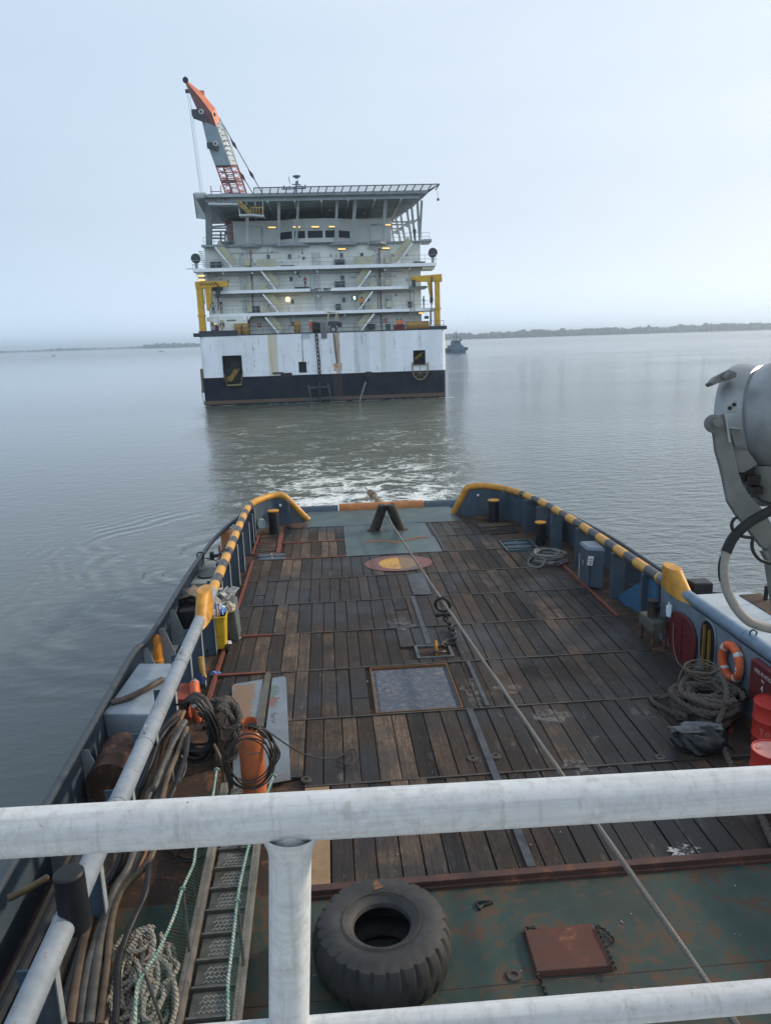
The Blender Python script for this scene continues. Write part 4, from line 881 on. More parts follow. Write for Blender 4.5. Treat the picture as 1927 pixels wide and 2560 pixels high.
# bridge house
BL, BR = PY(584, 590, YW+.2).x, PY(977, 590, YW+.2).x; zt = 23.75; yb = YW+.2
m = MB(); m.bx(BL, BR, yb, yb+14, 20.72, zt); m.build('bridge_house', BRIDGEM, barge, smooth=0)
m = MB(); bay = [(PY(694, 590, yb).x, yb), (PY(733, 590, yb-1.6).x, yb-1.6), (PY(843, 590, yb-1.6).x, yb-1.6), (PY(881, 590, yb).x, yb)]
m.prism([(x, y, 20.72) for x, y in bay], (0, 0, zt-20.72+.15)); m.bx(BL-.1, BR+.1, yb-.1, yb+14, zt, zt+.2); by_ = m.build('bridge_bay', BRIDGEM, barge, smooth=0)
def on_face(a, b, px, Yg):
    return None
def quad_on(a, b, t0, t1, z0, z1, name, mat, parent, off=.03):
    a = Vector((*a, 0)); b = Vector((*b, 0)); d = (b-a); nn = Vector((d.y, -d.x, 0)).normalized()*off; p = a+d*t0+nn; q = a+d*t1+nn; m = MB()
    m.hexa([(p.x, p.y, z0), (q.x, q.y, z0), (q.x-nn.x, q.y-nn.y, z0), (p.x-nn.x, p.y-nn.y, z0), (p.x, p.y, z1), (q.x, q.y, z1), (q.x-nn.x, q.y-nn.y, z1), (p.x-nn.x, p.y-nn.y, z1)])
    return m.build(name, mat, parent, smooth=0)
z0w, z1w = PY(785, 594, yb-1.6).z, PY(785, 576, yb-1.6).z
for (a, b, t0, t1) in ((bay[0], bay[1], .15, .92), (bay[1], bay[2], .03, .27), (bay[1], bay[2], .33, .67), (bay[1], bay[2], .73, .97), (bay[2], bay[3], .10, .82)): quad_on(a, b, t0, t1, z0w, z1w, 'bridge_window', GLASSD, by_)
for px0, px1, py0, py1 in ((620, 655, 565, 614), (923, 957, 561, 609)):
    x0, x1, z0, z1 = rect(px0, py0, px1, py1, yb); m = MB()
    for a in ((x0, x1, z1-.05, z1), (x0, x0+.06, z0, z1), (x1-.06, x1, z0, z1)): m.bx(a[0], a[1], yb-.03, yb-.001, a[2], a[3])
    m.build('panel_trim', DTRIM, barge, smooth=0)
# sponsons and slanted helideck posts
ZH = 26.0
for px0, px1 in ((600, 652), (680, 775), (818, 897), (921, 969)):
    x0, x1 = PY(px0, 618, yb-1).x, PY(px1, 618, yb-1).x; n = 14; pts = [(x0+(x1-x0)*i/n, yb-.2-1.9*math.sin(math.pi*i/n)**.6, 20.3) for i in range(n+1)]
    m = MB(); m.prism(pts, (0, 0, .42)); m.build('sponson', GREYST, barge, smooth=0)
postm = paint('post_grey', (.52, .57, .58), amt=.04, sc=.6, damt=.1, bump=0)
for (bp, tp, w_) in (((619, 612), (618, 538), .42), ((697, 612), (697, 495), .40), ((740, 611), (746, 495), .36), ((838, 608), (843, 494), .36), ((879, 607), (889, 494), .46), ((957, 605), (963, 492), .36), ((957, 605), (968, 492), .22)):
    a = PY(*bp, yb-1.4); b = PY(*tp, 112.2 if tp[1] < 500 else yb-1.8); m = MB(); m.beam(a, b, w_, w_*.7, (0, 1, 0)); m.build('helideck_post', postm, barge, smooth=0)
m = MB(); m.beam(PY(523, 614, YW-.6), PY(521, 492, 112.5), .85, .5, (0, 1, 0)); m.build('helideck_post', GREYST, barge, smooth=0)
# starboard lattice of leaning posts and cross ties
for (bp, tp, Yb, Yt) in (((1049, 601), (1043, 503), YW-.8, 112.6), ((1049, 601), (1054, 501), YW-.8, 112.2), ((1038, 604), (1028, 512), YW+2, 116), ((1029, 607), (1017, 524), YW+5, 119), ((1013, 608), (1001, 533), YW+8, 123), ((1002, 609), (989, 544), YW+11, 127), ((985, 609), (977, 556), YW+13, 130)):
    m = MB(); m.beam(PY(*bp, Yb), PY(*tp, Yt), .30, .25, (0, 1, 0)); m.build('lattice_post', postm, barge, smooth=0)
for (a, b) in (((978, 554), (1033, 554)), ((978, 561), (1020, 561)), ((980, 571), (1007, 571)), ((980, 579), (995, 579)), ((1035, 554), (1048, 545))):
    m = MB(); m.beam(PY(*a, YW+5), PY(*b, YW+3), .22, .2); g = PY(*b, YW+3)
    if b[0] < 1040: m.prism([g+Vector((-1.0, 0, 0)), g+Vector((.15, 0, .45)), g+Vector((.15, 0, -.45))], (0, .15, 0))
    m.build('lattice_tie', postm, barge, smooth=0)
for (a, b, w_) in (((528, 566), (584, 562), .3), ((528, 570), (583, 569), .22), ((528, 578), (584, 577), .22), ((528, 587), (563, 587), .22), ((528, 595), (563, 596), .22)):
    m = MB(); m.beam(PY(*a, YW+4), PY(*b, YW+4), w_, .2); m.build('lattice_tie', GREYST, barge, smooth=0)
m = MB()
for a, b in (((552, 580), (552, 614)), ((563, 578), (563, 614)), ((574, 582), (574, 612))): m.tube([PY(*a, YW+2), PY(*b, YW+2)], .13, 8)
m.bx(*rect(551, 603, 570, 614, YW+1.5)[:2], YW+1.5, YW+2.6, *rect(551, 603, 570, 614, YW+1.5)[2:]); m.bx(*rect(567, 598, 583, 612, YW+1.8)[:2], YW+1.8, YW+2.6, *rect(567, 598, 583, 612, YW+1.8)[2:])
m.tube([PY(563, 582, YW+1.8), PY(572, 583, YW+1.8), PY(575, 590, YW+1.8), PY(574, 604, YW+1.8)], .16, 8); m.build('exhaust_unit', plain('engine_grey', (.22, .24, .22), .5, 0, .5, 2, 0), barge)
# helideck
hp = [(-14.6, 110.3), (14.9, 110.3), (14.2, 120), (12.2, 134), (-17.6, 134), (-16.2, 112)]
m = MB(); m.prism([(x, y, ZH+.02) for x, y in hp], (0, 0, .40)); hd = m.build('helideck', GREYST, barge, smooth=0)
m = MB()
for y in np.arange(111.2, 133, 1.7): m.bx(-15.0, 13.9-(max(0, y-118)*.13), y, y+.18, ZH-.45, ZH+.019)
for x in np.arange(-14, 12, 3.6): m.bx(x, x+.22, 110.6, 133.5, ZH-.75, ZH-.452)
m.build('deck_beams', UNDER, hd, smooth=0)
m = MB(); a, b = Vector((-8.2, 108.4, ZH+.75)), Vector((16.2, 108.4, ZH+.8)); m.beam(a, b, .10, .12)
n = 23
for i in range(n+1):
    t = i/n; p = a.lerp(b, t); m.beam(p, Vector((p.x-.5*0-.25, 110.25, ZH+.38)), .10, .12)
c = Vector((12.8, 134, ZH+.9)); d = Vector((12.2, 134, ZH+.38)); m.beam(b, c, .10, .12)
for i in range(14): t = (i+.5)/14; p = b.lerp(c, t); m.beam(p, Vector((14.9, 110.3, ZH+.38)).lerp(d, t), .10, .10)
m.build('safety_net_frame', plain('net_frame_grey', (.10, .13, .15), .6, 0, .1, 1, 0), hd, smooth=0)
def netmat():
    m_ = bpy.data.materials.new('net_mesh'); m_.use_nodes = True; nt_ = m_.node_tree; b_ = nt_.nodes['Principled BSDF']; b_.inputs['Base Color'].default_value = (.28, .31, .33, 1); b_.inputs['Roughness'].default_value = .7; b_.inputs['Alpha'].default_value = .30; return m_
m = MB(); m.add([b, c, d, (14.9, 110.3, ZH+.38)], [(0, 1, 2, 3)]); m.add([a, b, (14.9, 110.3, ZH+.38), (-8.2, 110.3, ZH+.38)], [(0, 1, 2, 3)]); m.build('safety_net', netmat(), hd, smooth=0)
m = MB(); q = [PY(484, 483, 108.4), PY(514, 483, 108.4), Vector((-16.3, 131, ZH+.2)), Vector((-19.2, 131, ZH+.6))]
for i in range(19):
    t = i/18; m.beam(q[0].lerp(q[3], t), q[1].lerp(q[2], t), .09, .22)
for i in (0, 1): m.beam(q[0].lerp(q[1], i), q[3].lerp(q[2], i), .14, .2)
m.build('louvred_wing', postm, hd, smooth=0)
m = MB(); m.add([q[0]+Vector((.1, .1, .15)), q[1]+Vector((-.1, .1, .15)), q[2]+Vector((0, 0, .15)), q[3]+Vector((0, 0, .15))], [(0, 1, 2, 3)]); m.build('wing_net', netmat(), hd, smooth=0)
for (px, py) in ((726, 531), (722, 538), (718, 546), (775, 548), (781, 548), (824, 525), (818, 534), (811, 543), (910, 532), (899, 541), (641, 546), (664, 545)):
    m = MB(); p = G(px, py, ZH-.8); m.ball(p, .22, 8, 6, (1, 1, .7)); m.build('floodlight', WHITE, hd)
# access platform and yellow stair under the helideck edge, port side
yp = 111.2
m = MB(); m.beam(PY(522, 511, yp), PY(596, 511, yp), 1.6, .25, (0, 0, 1)); m.beam(PY(596, 512, yp), PY(600, 536, yp), .14, .14); m.beam(PY(599, 539, yp), PY(630, 538, yp), 1.5, .22); m.beam(PY(630, 538, yp), PY(661, 541, yp), 1.5, .22); pl_ = m.build('access_platform', postm, hd, smooth=0)
m = MB()
for k in (0, .8):
    m.tube([PY(595, 497+k, yp-.6+k), PY(625, 527+k, yp-.6+k)], .07, 6); m.tube([PY(597, 503, yp-.6+k), PY(625, 532, yp-.6+k)], .05, 6); m.tube([PY(595, 509, yp-.6+k), PY(624, 536, yp-.6+k)], .09, 6)
for x in range(596, 626, 4): m.tube([PY(x, 497+(x-595), yp-.6), PY(x, 510+(x-595)*.9, yp-.6)], .05, 5)
m.tube([PY(626, 518, yp-.6), PY(656, 518, yp-.6)], .06, 6)
for x in (628, 634, 641, 648, 656): m.tube([PY(x, 516, yp-.6), PY(x, 540, yp-.6)], .06, 5)
m.build('yellow_stair', plain('ochre_rail', (.40, .29, .08), .6, 0, .2, 1, 0), pl_)
m = MB()
for x, y in ((527, 464), (551, 463)): m.tube([PY(x, y, yp-.6), PY(x+4, 508, yp-.6)], .07, 6)
m.tube([PY(525, 478, yp-.6), PY(553, 478, yp-.6)], .05, 6)
m.bx(*rect(521, 484, 528, 500, yp-.5)[:2], yp-.5, yp, *rect(521, 484, 528, 508, yp-.5)[2:]); m.bx(*rect(556, 482, 569, 496, yp-.5)[:2], yp-.5, yp+.4, *rect(556, 482, 569, 496, yp-.5)[2:])
for x in (540, 562, 572): m.tube([PY(x, 494, yp-.6), PY(x, 508, yp-.6)], .05, 5)
m.build('platform_gear', plain('reddish_grey', (.22, .16, .15), .6, 0, .3, 1, 0), pl_)
for x0_, y0_, y1_ in ((616, 496, 512), (638, 496, 514), (657, 498, 540)):
    m = MB(); m.tube([PY(x0_, y0_, yp), PY(x0_, y1_, yp)], .08, 6); m.build('platform_hanger', postm, pl_)
# lit lamps
LAMP = glow('sodium_tube', (1.0, .62, .22), 1.15)
for (a, b, y, Y) in ((669, 691, 568, yb-.4), (731, 752, 567, yb-2.2), (777, 799, 566.5, yb-2.2), (821, 841, 566, yb-2.2), (959, 978, 561.5, yb-.4), (843, 865, 622, YW-.5), (954, 975, 620, YW-.5), (493, 513, 689.0, YE), (494, 514.5, 699.5, YE), (520, 528, 802, YE+1), (534, 544, 809.5, YE+1), (1045, 1061, 782, YE+1)):
    p, q_ = PY(a, y, Y), PY(b, y, Y); m = MB(); m.beam(p+Vector((0, .1, .03)), q_+Vector((0, .1, .03)), .22, .26); o = m.build('lamp_housing', STAIRY, barge, smooth=0)
    m = MB(); m.beam(p+Vector((.1, -.06, 0)), q_+Vector((-.1, -.06, 0)), .10, .16); m.build('lamp_tube', LAMP, o, smooth=0)
p = PY(719.5, 748, YE+.2); m = MB(); m.tube([p, Vector((p.x, p.y, ZL[0]+.2))], .05, 6); o = m.build('lamp_post', RAILM, barge); m = MB(); m.ball(p, .34, 14, 10); m.build('sodium_lamp', glow('sodium_glow', (1.0, .66, .18), 4.0), o)
p = PY(886, 744, YE+.4); m = MB(); m.tube([p, Vector((p.x, p.y, ZL[0]+.2))], .05, 6); o = m.build('lamp_post', RAILM, barge); m = MB(); m.box(p, (.28, .1, .40)); m.build('green_white_lamp', glow('green_white_glow', (.75, 1.0, .85), 3.0), o)
m = MB(); m.box(p+Vector((.0, .15, 0)), (.85, .2, .7)); m.build('lamp_head', DKST, o, smooth=0)
for (px, py) in ((557, 683), (630, 682), (738, 680), (793, 678), (962, 674), (1024, 672), (795, 740), (862, 787)):
    p = PY(px, py, YE+.5); m = MB(); m.ball(p, .16, 8, 6); m.build('bulkhead_lamp', WHITE, barge)
# SAFETY FIRST on the second balcony edge
def text(body, size, loc, rot, mat, parent, name='lettering', ext=.01, align='CENTER', bold=0.0):
    cu = bpy.data.curves.new('t', 'FONT'); cu.body = body; cu.size = size; cu.offset = bold; cu.extrude = ext; cu.align_x = align; cu.align_y = 'CENTER'
    o = bpy.data.objects.new('t', cu); COL.objects.link(o); bpy.context.view_layer.update()
    me = bpy.data.meshes.new_from_object(o.evaluated_get(bpy.context.evaluated_depsgraph_get())); bpy.data.objects.remove(o)
    me.name = name; me.materials.clear(); me.materials.append(mat); t = bpy.data.objects.new(name, me); COL.objects.link(t)
    me.transform(Matrix.Translation(loc) @ rot.to_matrix().to_4x4()); me.update()
    if parent is not None: t.parent = parent
    return t
from mathutils import Euler
text('SAFETY FIRST', .50, Vector((PY(802, 723.5, YE).x, YE-.04, ZL[1]-.01)), Euler((R_(90), 0, 0)), BLACKP, barge, bold=.022)
# searchlight drums at the ends of the top balcony, rope-hung buoy, lifeboat hook gear
for px, py in ((489.5, 647), (1081.5, 632.5)):
    p = PY(px, py, YE+.4); m = MB(); m.cyl(p+Vector((0, .35, 0)), p+Vector((0, -.25, .1)), .62, .66, 20); o = m.build('barge_searchlight', DKST, barge)
    m = MB(); m.tube([p+Vector((0, 0, -.6)), Vector((p.x, p.y, ZL[2]+.2))], .22, 8); m.build('light_pedestal', RAILM, o)
m = MB(); m.tube([PY(1094, 476, 108.5), PY(1094.5, 496, 108.5)], .025, 5); m.ball(PY(1095, 498, 108.5), .18, 8, 6); m.build('hanging_block', DKST, barge)
m = MB(); m.tube([PY(465, 672, YE), PY(486, 671, YE)], .05, 6); m.build('boom_rod', RAILM, barge)
for i in range(7):
    pass
m = MB(); 
for i in range(9): a = PY(501+i*1.2, 628+i*4.6, YE+.2); m.torus(a, .28, .03, (0, 0, 1), 10, 4)
m.tube([PY(508, 615, YE+.2), PY(512, 668, YE+.2)], .03, 5); m.tube([PY(514, 615, YE+.2), PY(517, 668, YE+.2)], .03, 5); m.build('caged_ladder', RAILM, barge)
m = MB()
for a, b in (((1025, 710), (1027, 800)), ((1034, 710), (1037, 800))): m.tube([PY(*a, YE-.1), PY(*b, YE-.1)], .045, 5)
for i in range(16): m.tube([PY(1025+i*.12, 712+i*5.6, YE-.1), PY(1034+i*.18, 711+i*5.6, YE-.1)], .03, 4)
m.build('vertical_ladder', DTRIM, barge)
# whip antennas, radar mast
m = MB(); YM = 122
m.tube([PY(740, 487, YM), PY(741, 452, YM)], .16, 8); m.tube([PY(704, 472, YM), PY(763, 470, YM)], .09, 6); m.tube([PY(730, 460, YM), PY(752, 461, YM)], .08, 6); m.tube([PY(725, 460, YM), PY(721.5, 441, YM)], .05, 5)
for x, y in ((710, 468), (724, 469), (755, 468), (763, 466), (744, 455)): m.box(PY(x, y, YM), (.22, .22, .5))
m.lathe([(.1, 0), (.55, .25), (.6, .4), (.1, .35)], PY(741.5, 446, YM), n=14); m.beam(PY(733, 468, YM), PY(751, 464, YM), .14, .12)
m.build('radar_mast', plain('mast_blue_grey', (.12, .16, .20), .5, 0, .2, 1, 0), barge)
# ---------------------------------------------------------------- things on the barge
def davit(pts_col, beam_q, leg, mirrored, label, extra):
    t = thing('lifeboat_davit', label, 'davit', 'yellow lifeboat davits')
    x0, x1, z0, z1 = rect(*pts_col, YB+.9); m = MB(); m.bx(x0, x1, YB+.5, YB+1.4, ZD-.02, z1); m.build('column', YELD, t, smooth=0, bevel=.03)
    m = MB(); m.bx(x0-.15, x1+.15, YB+.4, YB+1.5, 10.9, 11.05); m.build('column_flange', YELD, t, smooth=0)
    a = [PY(*p, YB+.45) for p in beam_q]; m = MB(); m.prism(a, (0, 1.0, 0)); m.build('top_beam', YELD, t, smooth=0, bevel=.03)
    m = MB(); m.prism([PY(*p, YB+.5) for p in leg], (0, .7, 0)); m.build('arm', YELD, t, smooth=0, bevel=.03)
    m = MB(); extra(m); m.build('hoist_gear', DKST, t)
    m = MB(); m.bx(x0-.9, x1+.9, YB+.25, YB+1.6, ZD-.02, ZD+.5); m.build('foot', DKST, t, smooth=0, bevel=.05)
    return based(t, ((x0+x1)/2, YB+.95, ZD))
def exl(m):
    m.tube([PY(537, 705, YB+.3), PY(545, 712, YB+.3), PY(546, 775, YB+.3)], .08, 6); m.tube([PY(553, 720, YB+.3), PY(545, 745, YB+.3)], .12, 6); m.box(PY(545, 735, YB+.3), (.6, .5, .9)); m.tube([PY(511, 722, YB+.4), PY(512, 760, YB+.4)], .05, 6)
    for i in range(5): m.tube([PY(498+i*8, 706, YB+.4), PY(502+i*8, 713, YB+.4), PY(506+i*8, 706, YB+.4)], .04, 5)
def exr(m):
    m.tube([PY(1079, 690, YB+.3), PY(1078, 810, YB+.3)], .08, 6); m.box(PY(1034, 708, YB+.4), (.5, .5, 1.0)); m.box(PY(1078, 750, YB+.3), (.4, .4, .8)); m.box(PY(1066, 793, YB+.3), (.6, .5, .4)); m.tube([PY(1066, 780, YB+.3), PY(1066, 792, YB+.3)], .03, 5)
davit((495.5, 719, 511, 831), [(486.5, 703.5), (544, 701.5), (544, 716), (489, 722.5)], [(512, 716), (528.5, 716), (528, 752), (522, 776), (517, 776)], False, 'yellow lifeboat davit on the left corner of the barge', exl)
d0 = davit((1088, 702, 1099, 806), [(1027.5, 690.5), (1104, 684), (1105.5, 703), (1029, 702.5)], [(1069, 702), (1080, 701), (1083, 752), (1077, 753)], True, 'yellow lifeboat davit on the right corner of the barge', exr)
m = MB(); m.prism([PY(*p, YB+.44) for p in [(544, 702.5), (569.5, 702), (569.5, 716), (544, 716.5)]], (0, .9, 0))
o = m.build('boat_boom_end', YELD, None, smooth=0, bevel=.03); o.parent = [x for x in COL.objects if x.name == 'lifeboat_davit'][0]; o.location = -Vector(o.parent.location)

# pedestal crane with lattice boom
crane = thing('pedestal_crane', 'crane with orange tipped lattice boom rising above the helideck of the barge', 'crane')
CRED = paint('boom_red', (.34, .10, .075), rust=(.2, .1, .07), amt=.06, sc=.5, damt=.1, bump=0); CORG = paint('boom_orange', (.62, .19, .095), rust=(.35, .15, .1), amt=.08, sc=.5, damt=.08, bump=0); CPL = paint('boom_plating', (.20, .26, .29), amt=.03, sc=.5, damt=.1, bump=0); CLT = plain('boom_pale', (.50, .52, .50), .6, 0, .1, 1, 0); CDK = plain('boom_shade_red', (.13, .055, .055), .6, 0, .2, .6, 0)
YC = 124.0
def bA(t):  # left chord / near right chord / far right chord along the boom, t: 0 at helideck .. 1 at tip
    return None
cA = [(565, 484.5), (540, 414), (521, 362), (507, 302), (490, 267), (476, 236), (463.2, 206)]
cB = [(600.8, 484.5), (576, 413), (559, 366), (541.5, 317), (529, 281.5), (500, 243), (466.5, 204)]
cC = [(616.5, 484.5), (593, 414), (574.5, 359), (549, 296), (538.4, 270.5), (507, 233), (467.5, 200)]
A_ = [PY(*p, YC) for p in cA]; B_ = [PY(*p, YC+.2) for p in cB]; C_c = [PY(*p, YC+3.0*(1-i*.13)) for i, p in enumerate(cC)]; D_ = [a+(c-b) for a, b, c in zip(A_, B_, C_c)]
base = [PY(575, 520, YC), PY(611, 520, YC+.2), PY(626, 520, YC+3)]; base.append(base[0]+base[2]-base[1])
def L(ch, t):  # piecewise by segment parameter
    i = min(int(t), len(ch)-2); return ch[i].lerp(ch[i+1], t-i)
def bay_truss(m, chs, t0, t1, n, r=.11, brace=.07):
    for i in range(n):
        a, b = t0+(t1-t0)*i/n, t0+(t1-t0)*(i+1)/n
        for ch in chs: m.beam(L(ch, a), L(ch, b), r*2, r*2)
        for p, q_ in ((0, 1), (1, 2), (2, 3), (3, 0)):
            m.beam(L(chs[p], a), L(chs[q_], a), brace, brace)
            m.beam(L(chs[p], a), L(chs[q_], (a+b)/2), brace, brace); m.beam(L(chs[q_], (a+b)/2), L(chs[p], b), brace, brace)
chs = [[base[0]]+A_, [base[1]]+B_, [base[2]]+C_c, [base[3]]+D_]
m = MB(); bay_truss(m, chs, 0, 2.0, 9, .11, .075); m.build('lower_boom', CRED, crane, smooth=0)
for k in (1.0, 1.45, 2.0):
    m = MB(); m.beam(L(chs[0], k), L(chs[1], k), .3, .45); m.beam(L(chs[1], k), L(chs[2], k), .3, .3); m.build('boom_cross_beam', CDK, crane, smooth=0)
m = MB(); bay_truss(m, chs, 2.0, 4.0, 9, .12, .10); m.build('middle_boom', CLT, crane, smooth=0)
m = MB()
for i in range(8):
    a, b = 2.0+i*.25, 2.0+(i+1)*.25; o_ = Vector((0, -.32, 0)); m.add([L(chs[0], a)+o_, L(chs[1], a)+o_, L(chs[1], b)+o_, L(chs[0], b)+o_], [(0, 1, 2, 3)])
m.build('walkway_plating', CPL, crane, smooth=0)
m = MB()
ts = [4.0+i*.25 for i in range(13)]
for a, b in zip(ts, ts[1:]):
    a_, b_ = min(a, 7), min(b, 7)
    m.add([L(chs[0], a_), L(chs[1], a_), L(chs[1], b_), L(chs[0], b_)], [(0, 1, 2, 3)])
m.build('tip_underside', CDK, crane, smooth=0)
m = MB()
for a, b in zip(ts, ts[1:]):
    a_, b_ = min(a, 7), min(b, 7)
    m.add([L(chs[1], a_), L(chs[2], a_), L(chs[2], b_), L(chs[1], b_)], [(0, 1, 2, 3)]); m.add([L(chs[2], a_), L(chs[3], a_), L(chs[3], b_), L(chs[2], b_)], [(0, 1, 2, 3)]); m.add([L(chs[3], a_), L(chs[0], a_), L(chs[0], b_), L(chs[3], b_)], [(0, 1, 2, 3)])
m.box(PY(503, 231, YC+1.5), (.9, .6, .5)); m.build('boom_tip', CORG, crane, smooth=0)
m = MB(); m.cyl(PY(463.5, 199, YC-.3), PY(463.5, 199, YC+1.2), .42, n=14); m.tube([PY(463.5, 196, YC), PY(463, 188, YC)], .05, 5); m.box(PY(468, 227, YC), (.5, .5, .4)); m.build('tip_sheave', DKST, crane)
m = MB(); m.box(PY(493, 281, YC-.3), (1.5, .8, .8)); m.box(PY(500, 291, YC-.3), (1.8, .9, .9), Matrix.Rotation(R_(20), 3, 'Y')); m.build('boom_machinery', DKST, crane, smooth=0); m = MB(); m.box(PY(529, 363, YC-.3), (1.3, .8, .7)); m.box(PY(534, 367, YC-.3), (1.5, .7, .6), Matrix.Rotation(R_(20), 3, 'Y')); m.build('boom_machinery', DKST, crane, smooth=0)
m = MB()
for p in ((502.5, 278), (538.5, 358)): m.torus(PY(*p, YC-.7), .28, .08, (0, 1, 0), 14, 6)
m.build('machinery_wheel', CLT, crane)
m = MB(); m.box(PY(536.5, 285, YC+.1), (.28, .2, .45), Matrix.Rotation(R_(-20), 3, 'Y')); m.build('tip_window', DKST, crane)
m = MB()
for a, b, Y in (((547, 292), (660, 490), YC+4), ((601, 430), (636, 490), YC+3.5)): m.tube([PY(*a, Y), PY(*b, Y+2)], .07, 6)
for p, Y in (((585, 360), YC+4.7), ((629, 436), YC+5.5), ((606, 440), YC+3.8)): m.lathe([(.02, -1.0), (.26, 0), (.02, 1.0)], PY(*p, Y), (.5, 0, -.86), 8)
m.build('pendant_line', DKST, crane)
m = MB()
for a, b in (((465, 208), (501, 486)), ((467, 226), (503, 486)), ((472, 232), (505, 486)), ((476, 240), (509, 486))): m.tube([PY(*a, YC), PY(*b, YC)], .022, 4)
m.build('hoist_wire', plain('thin_wire', (.25, .28, .30), .6), crane)
m = MB(); m.lathe([(2.1, 20.72), (2.1, 24.4), (0, 24.4)], (PY(595, 520, YC+2).x, YC+2.5, 0), n=24); m.bx(PY(560, 520, YC).x, PY(640, 520, YC).x, YC+1, YC+5, 24.4, 25.2); m.build('crane_pedestal', CRED, crane)
based(crane, (PY(595, 520, YC+2).x, YC+2.5, 20.72))

# barrels, winch gear on the barge's main deck
OCH = paint('ochre_drum', (.40, .24, .06), rust=(.25, .12, .04), amt=.3, sc=1.2, bump=0)
def bdrum(px, r, label, h=1.75, pyb=838, cat='drum', mat=None, Y=YB+1.0):
    p = PY(px, pyb, Y); m = MB(); m.lathe([(r, 0), (r, h*.32), (r*1.04, h*.34), (r, h*.36), (r, h*.64), (r*1.04, h*.66), (r, h*.68), (r, h), (r*.9, h), (r*.9, h-.05), (0, h-.05)], (0, 0, 0), n=20); o = m.build('steel_drum', mat or OCH, None); o.location = (p.x, Y, ZD-.02); return tag(o, label, cat, 'ochre drums on the barge deck')
bdrum(595.5, .50, 'left of the two ochre drums side by side on the barge main deck', 1.7); bdrum(615, .50, 'right of the two ochre drums side by side on the barge main deck', 1.7); bdrum(744, .48, 'single ochre drum beside the orange figure on the barge deck', 1.75)
p = PY(1046, 813, YB+1.2); m = MB(); m.cyl((p.x-1.75, YB+1.2, ZD+.62), (p.x+1.5, YB+1.2, ZD+.62), .6, n=20); o = m.build('storage_cylinder', OCH, None); tag(o, 'long ochre cylinder lying on the right of the barge main deck', 'cylinder')
m = MB(); m.bx(-.35, .35, -.3, .3, 0, .9); m.bx(-.4, .4, -.35, .35, .9, 1.0); o = m.build('deck_bin', plain('dark_green_bin', (.05, .10, .09), .6), None, smooth=0); p = PY(970, 820, YB+.9); o.location = (p.x, YB+.9, ZD-.02); tag(o, 'dark green bin standing on the barge deck right of the stair', 'bin')
fs = thing('fairlead_stand', 'cream tubular stand over a dark fairlead wheel on the barge bow', 'stand')
m = MB()
for dx in (0, 20): m.tube([PY(819+dx, 830, YB+.5), PY(820+dx, 788, YB+.5), PY(826+dx, 781, YB+.9)], .10, 8)
m.tube([PY(816, 780, YB+.5), PY(838, 780, YB+.5), PY(845, 790, YB+.5), PY(846, 828, YB+.5)], .08, 8); m.tube([PY(819, 813, YB+.5), PY(853, 812, YB+.5)], .07, 6); m.build('tube_frame', plain('cream_tube', (.42, .38, .26), .6), fs)
m = MB(); m.torus(PY(833, 823, YB+.2), .42, .14, (0, 1, 0), 18, 8); m.build('fairlead_wheel', DKST, fs)
m = MB(); m.box(PY(833, 808, YB+.6), (1.5, .5, .6)); m.box(PY(849, 811, YB+.6), (.6, .5, .7)); m.build('gear_box', DKST, fs, smooth=0); based(fs, (PY(833, 830, YB+.5).x, YB+.5, ZD))
for (a, b, c, d, lab, mt) in ((754, 805, 773, 845, 'open framed basket hanging at the barge bow left of the chain', GREYST), (803, 805, 816, 845, 'flat grey panel hanging over the barge bow right of the chain', plain('mauve_grey', (.14, .13, .15), .6))):
    x0, x1, z0, z1 = rect(a, b, c, d, YB-.15); m = MB()
    if a == 754:
        for x in np.linspace(x0, x1, 6): m.bx(x-.02, x+.02, YB-.18, YB-.12, z0, z1)
        for z in np.linspace(z0, z1, 5): m.bx(x0, x1, YB-.2, YB-.181, z-.02, z+.02)
    else: m.bx(x0, x1, YB-.2, YB-.12, z0, z1)
    o = m.build('work_basket' if a == 754 else 'rubbing_board', mt, None, smooth=0); tag(o, lab, 'basket' if a == 754 else 'board')
m = MB(); m.bx(*rect(781, 806, 801, 833, YB+.1)[:2], YB+.05, YB+1.2, ZD, ZD+1.5); m.cyl(PY(783, 822, YB), PY(799, 822, YB), .5, n=14); o = m.build('chain_stopper', BLACKP, None, smooth=0); tag(o, 'black chain stopper on the barge bow where the chain drops', 'machine')
def chain(name, pts, ll, r, mat, label, cat='chain'):
    P = [Vector(p) for p in pts]; m = MB(); d = [0]
    for i in range(1, len(P)): d.append(d[-1]+(P[i]-P[i-1]).length)
    n = max(2, int(d[-1]/(ll*.72))); 
    for i in range(n):
        t = d[-1]*(i+.5)/n; j = 0
        while j < len(d)-2 and d[j+1] < t: j += 1
        f = (t-d[j])/(d[j+1]-d[j]); c = P[j].lerp(P[j+1], f); ax = (P[j+1]-P[j]).normalized(); s_ = ax.orthogonal().normalized()
        if i % 2: s_ = ax.cross(s_)
        a = ax*(ll/2-r); w_ = s_*(ll*.30-r*.3); pts_ = []
        for k in range(12):
            th = 2*math.pi*k/12; pts_.append(c+a*math.copysign(abs(math.cos(th))**.6, math.cos(th))+w_*math.sin(th))
        m.tube(pts_, r, 6, closed=True)
    o = m.build(name, mat, None); return tag(o, label, cat) if label else o
chain('anchor_chain', [PY(790, 828, YB-.3), PY(793.5, 870, YB-.35), PY(796.5, 900, YB-.3), PY(798, 932, YB-.3), PY(800, 1012, YB-.5)], .80, .075, BLACKP, 'heavy black chain hanging down the middle of the barge bow')
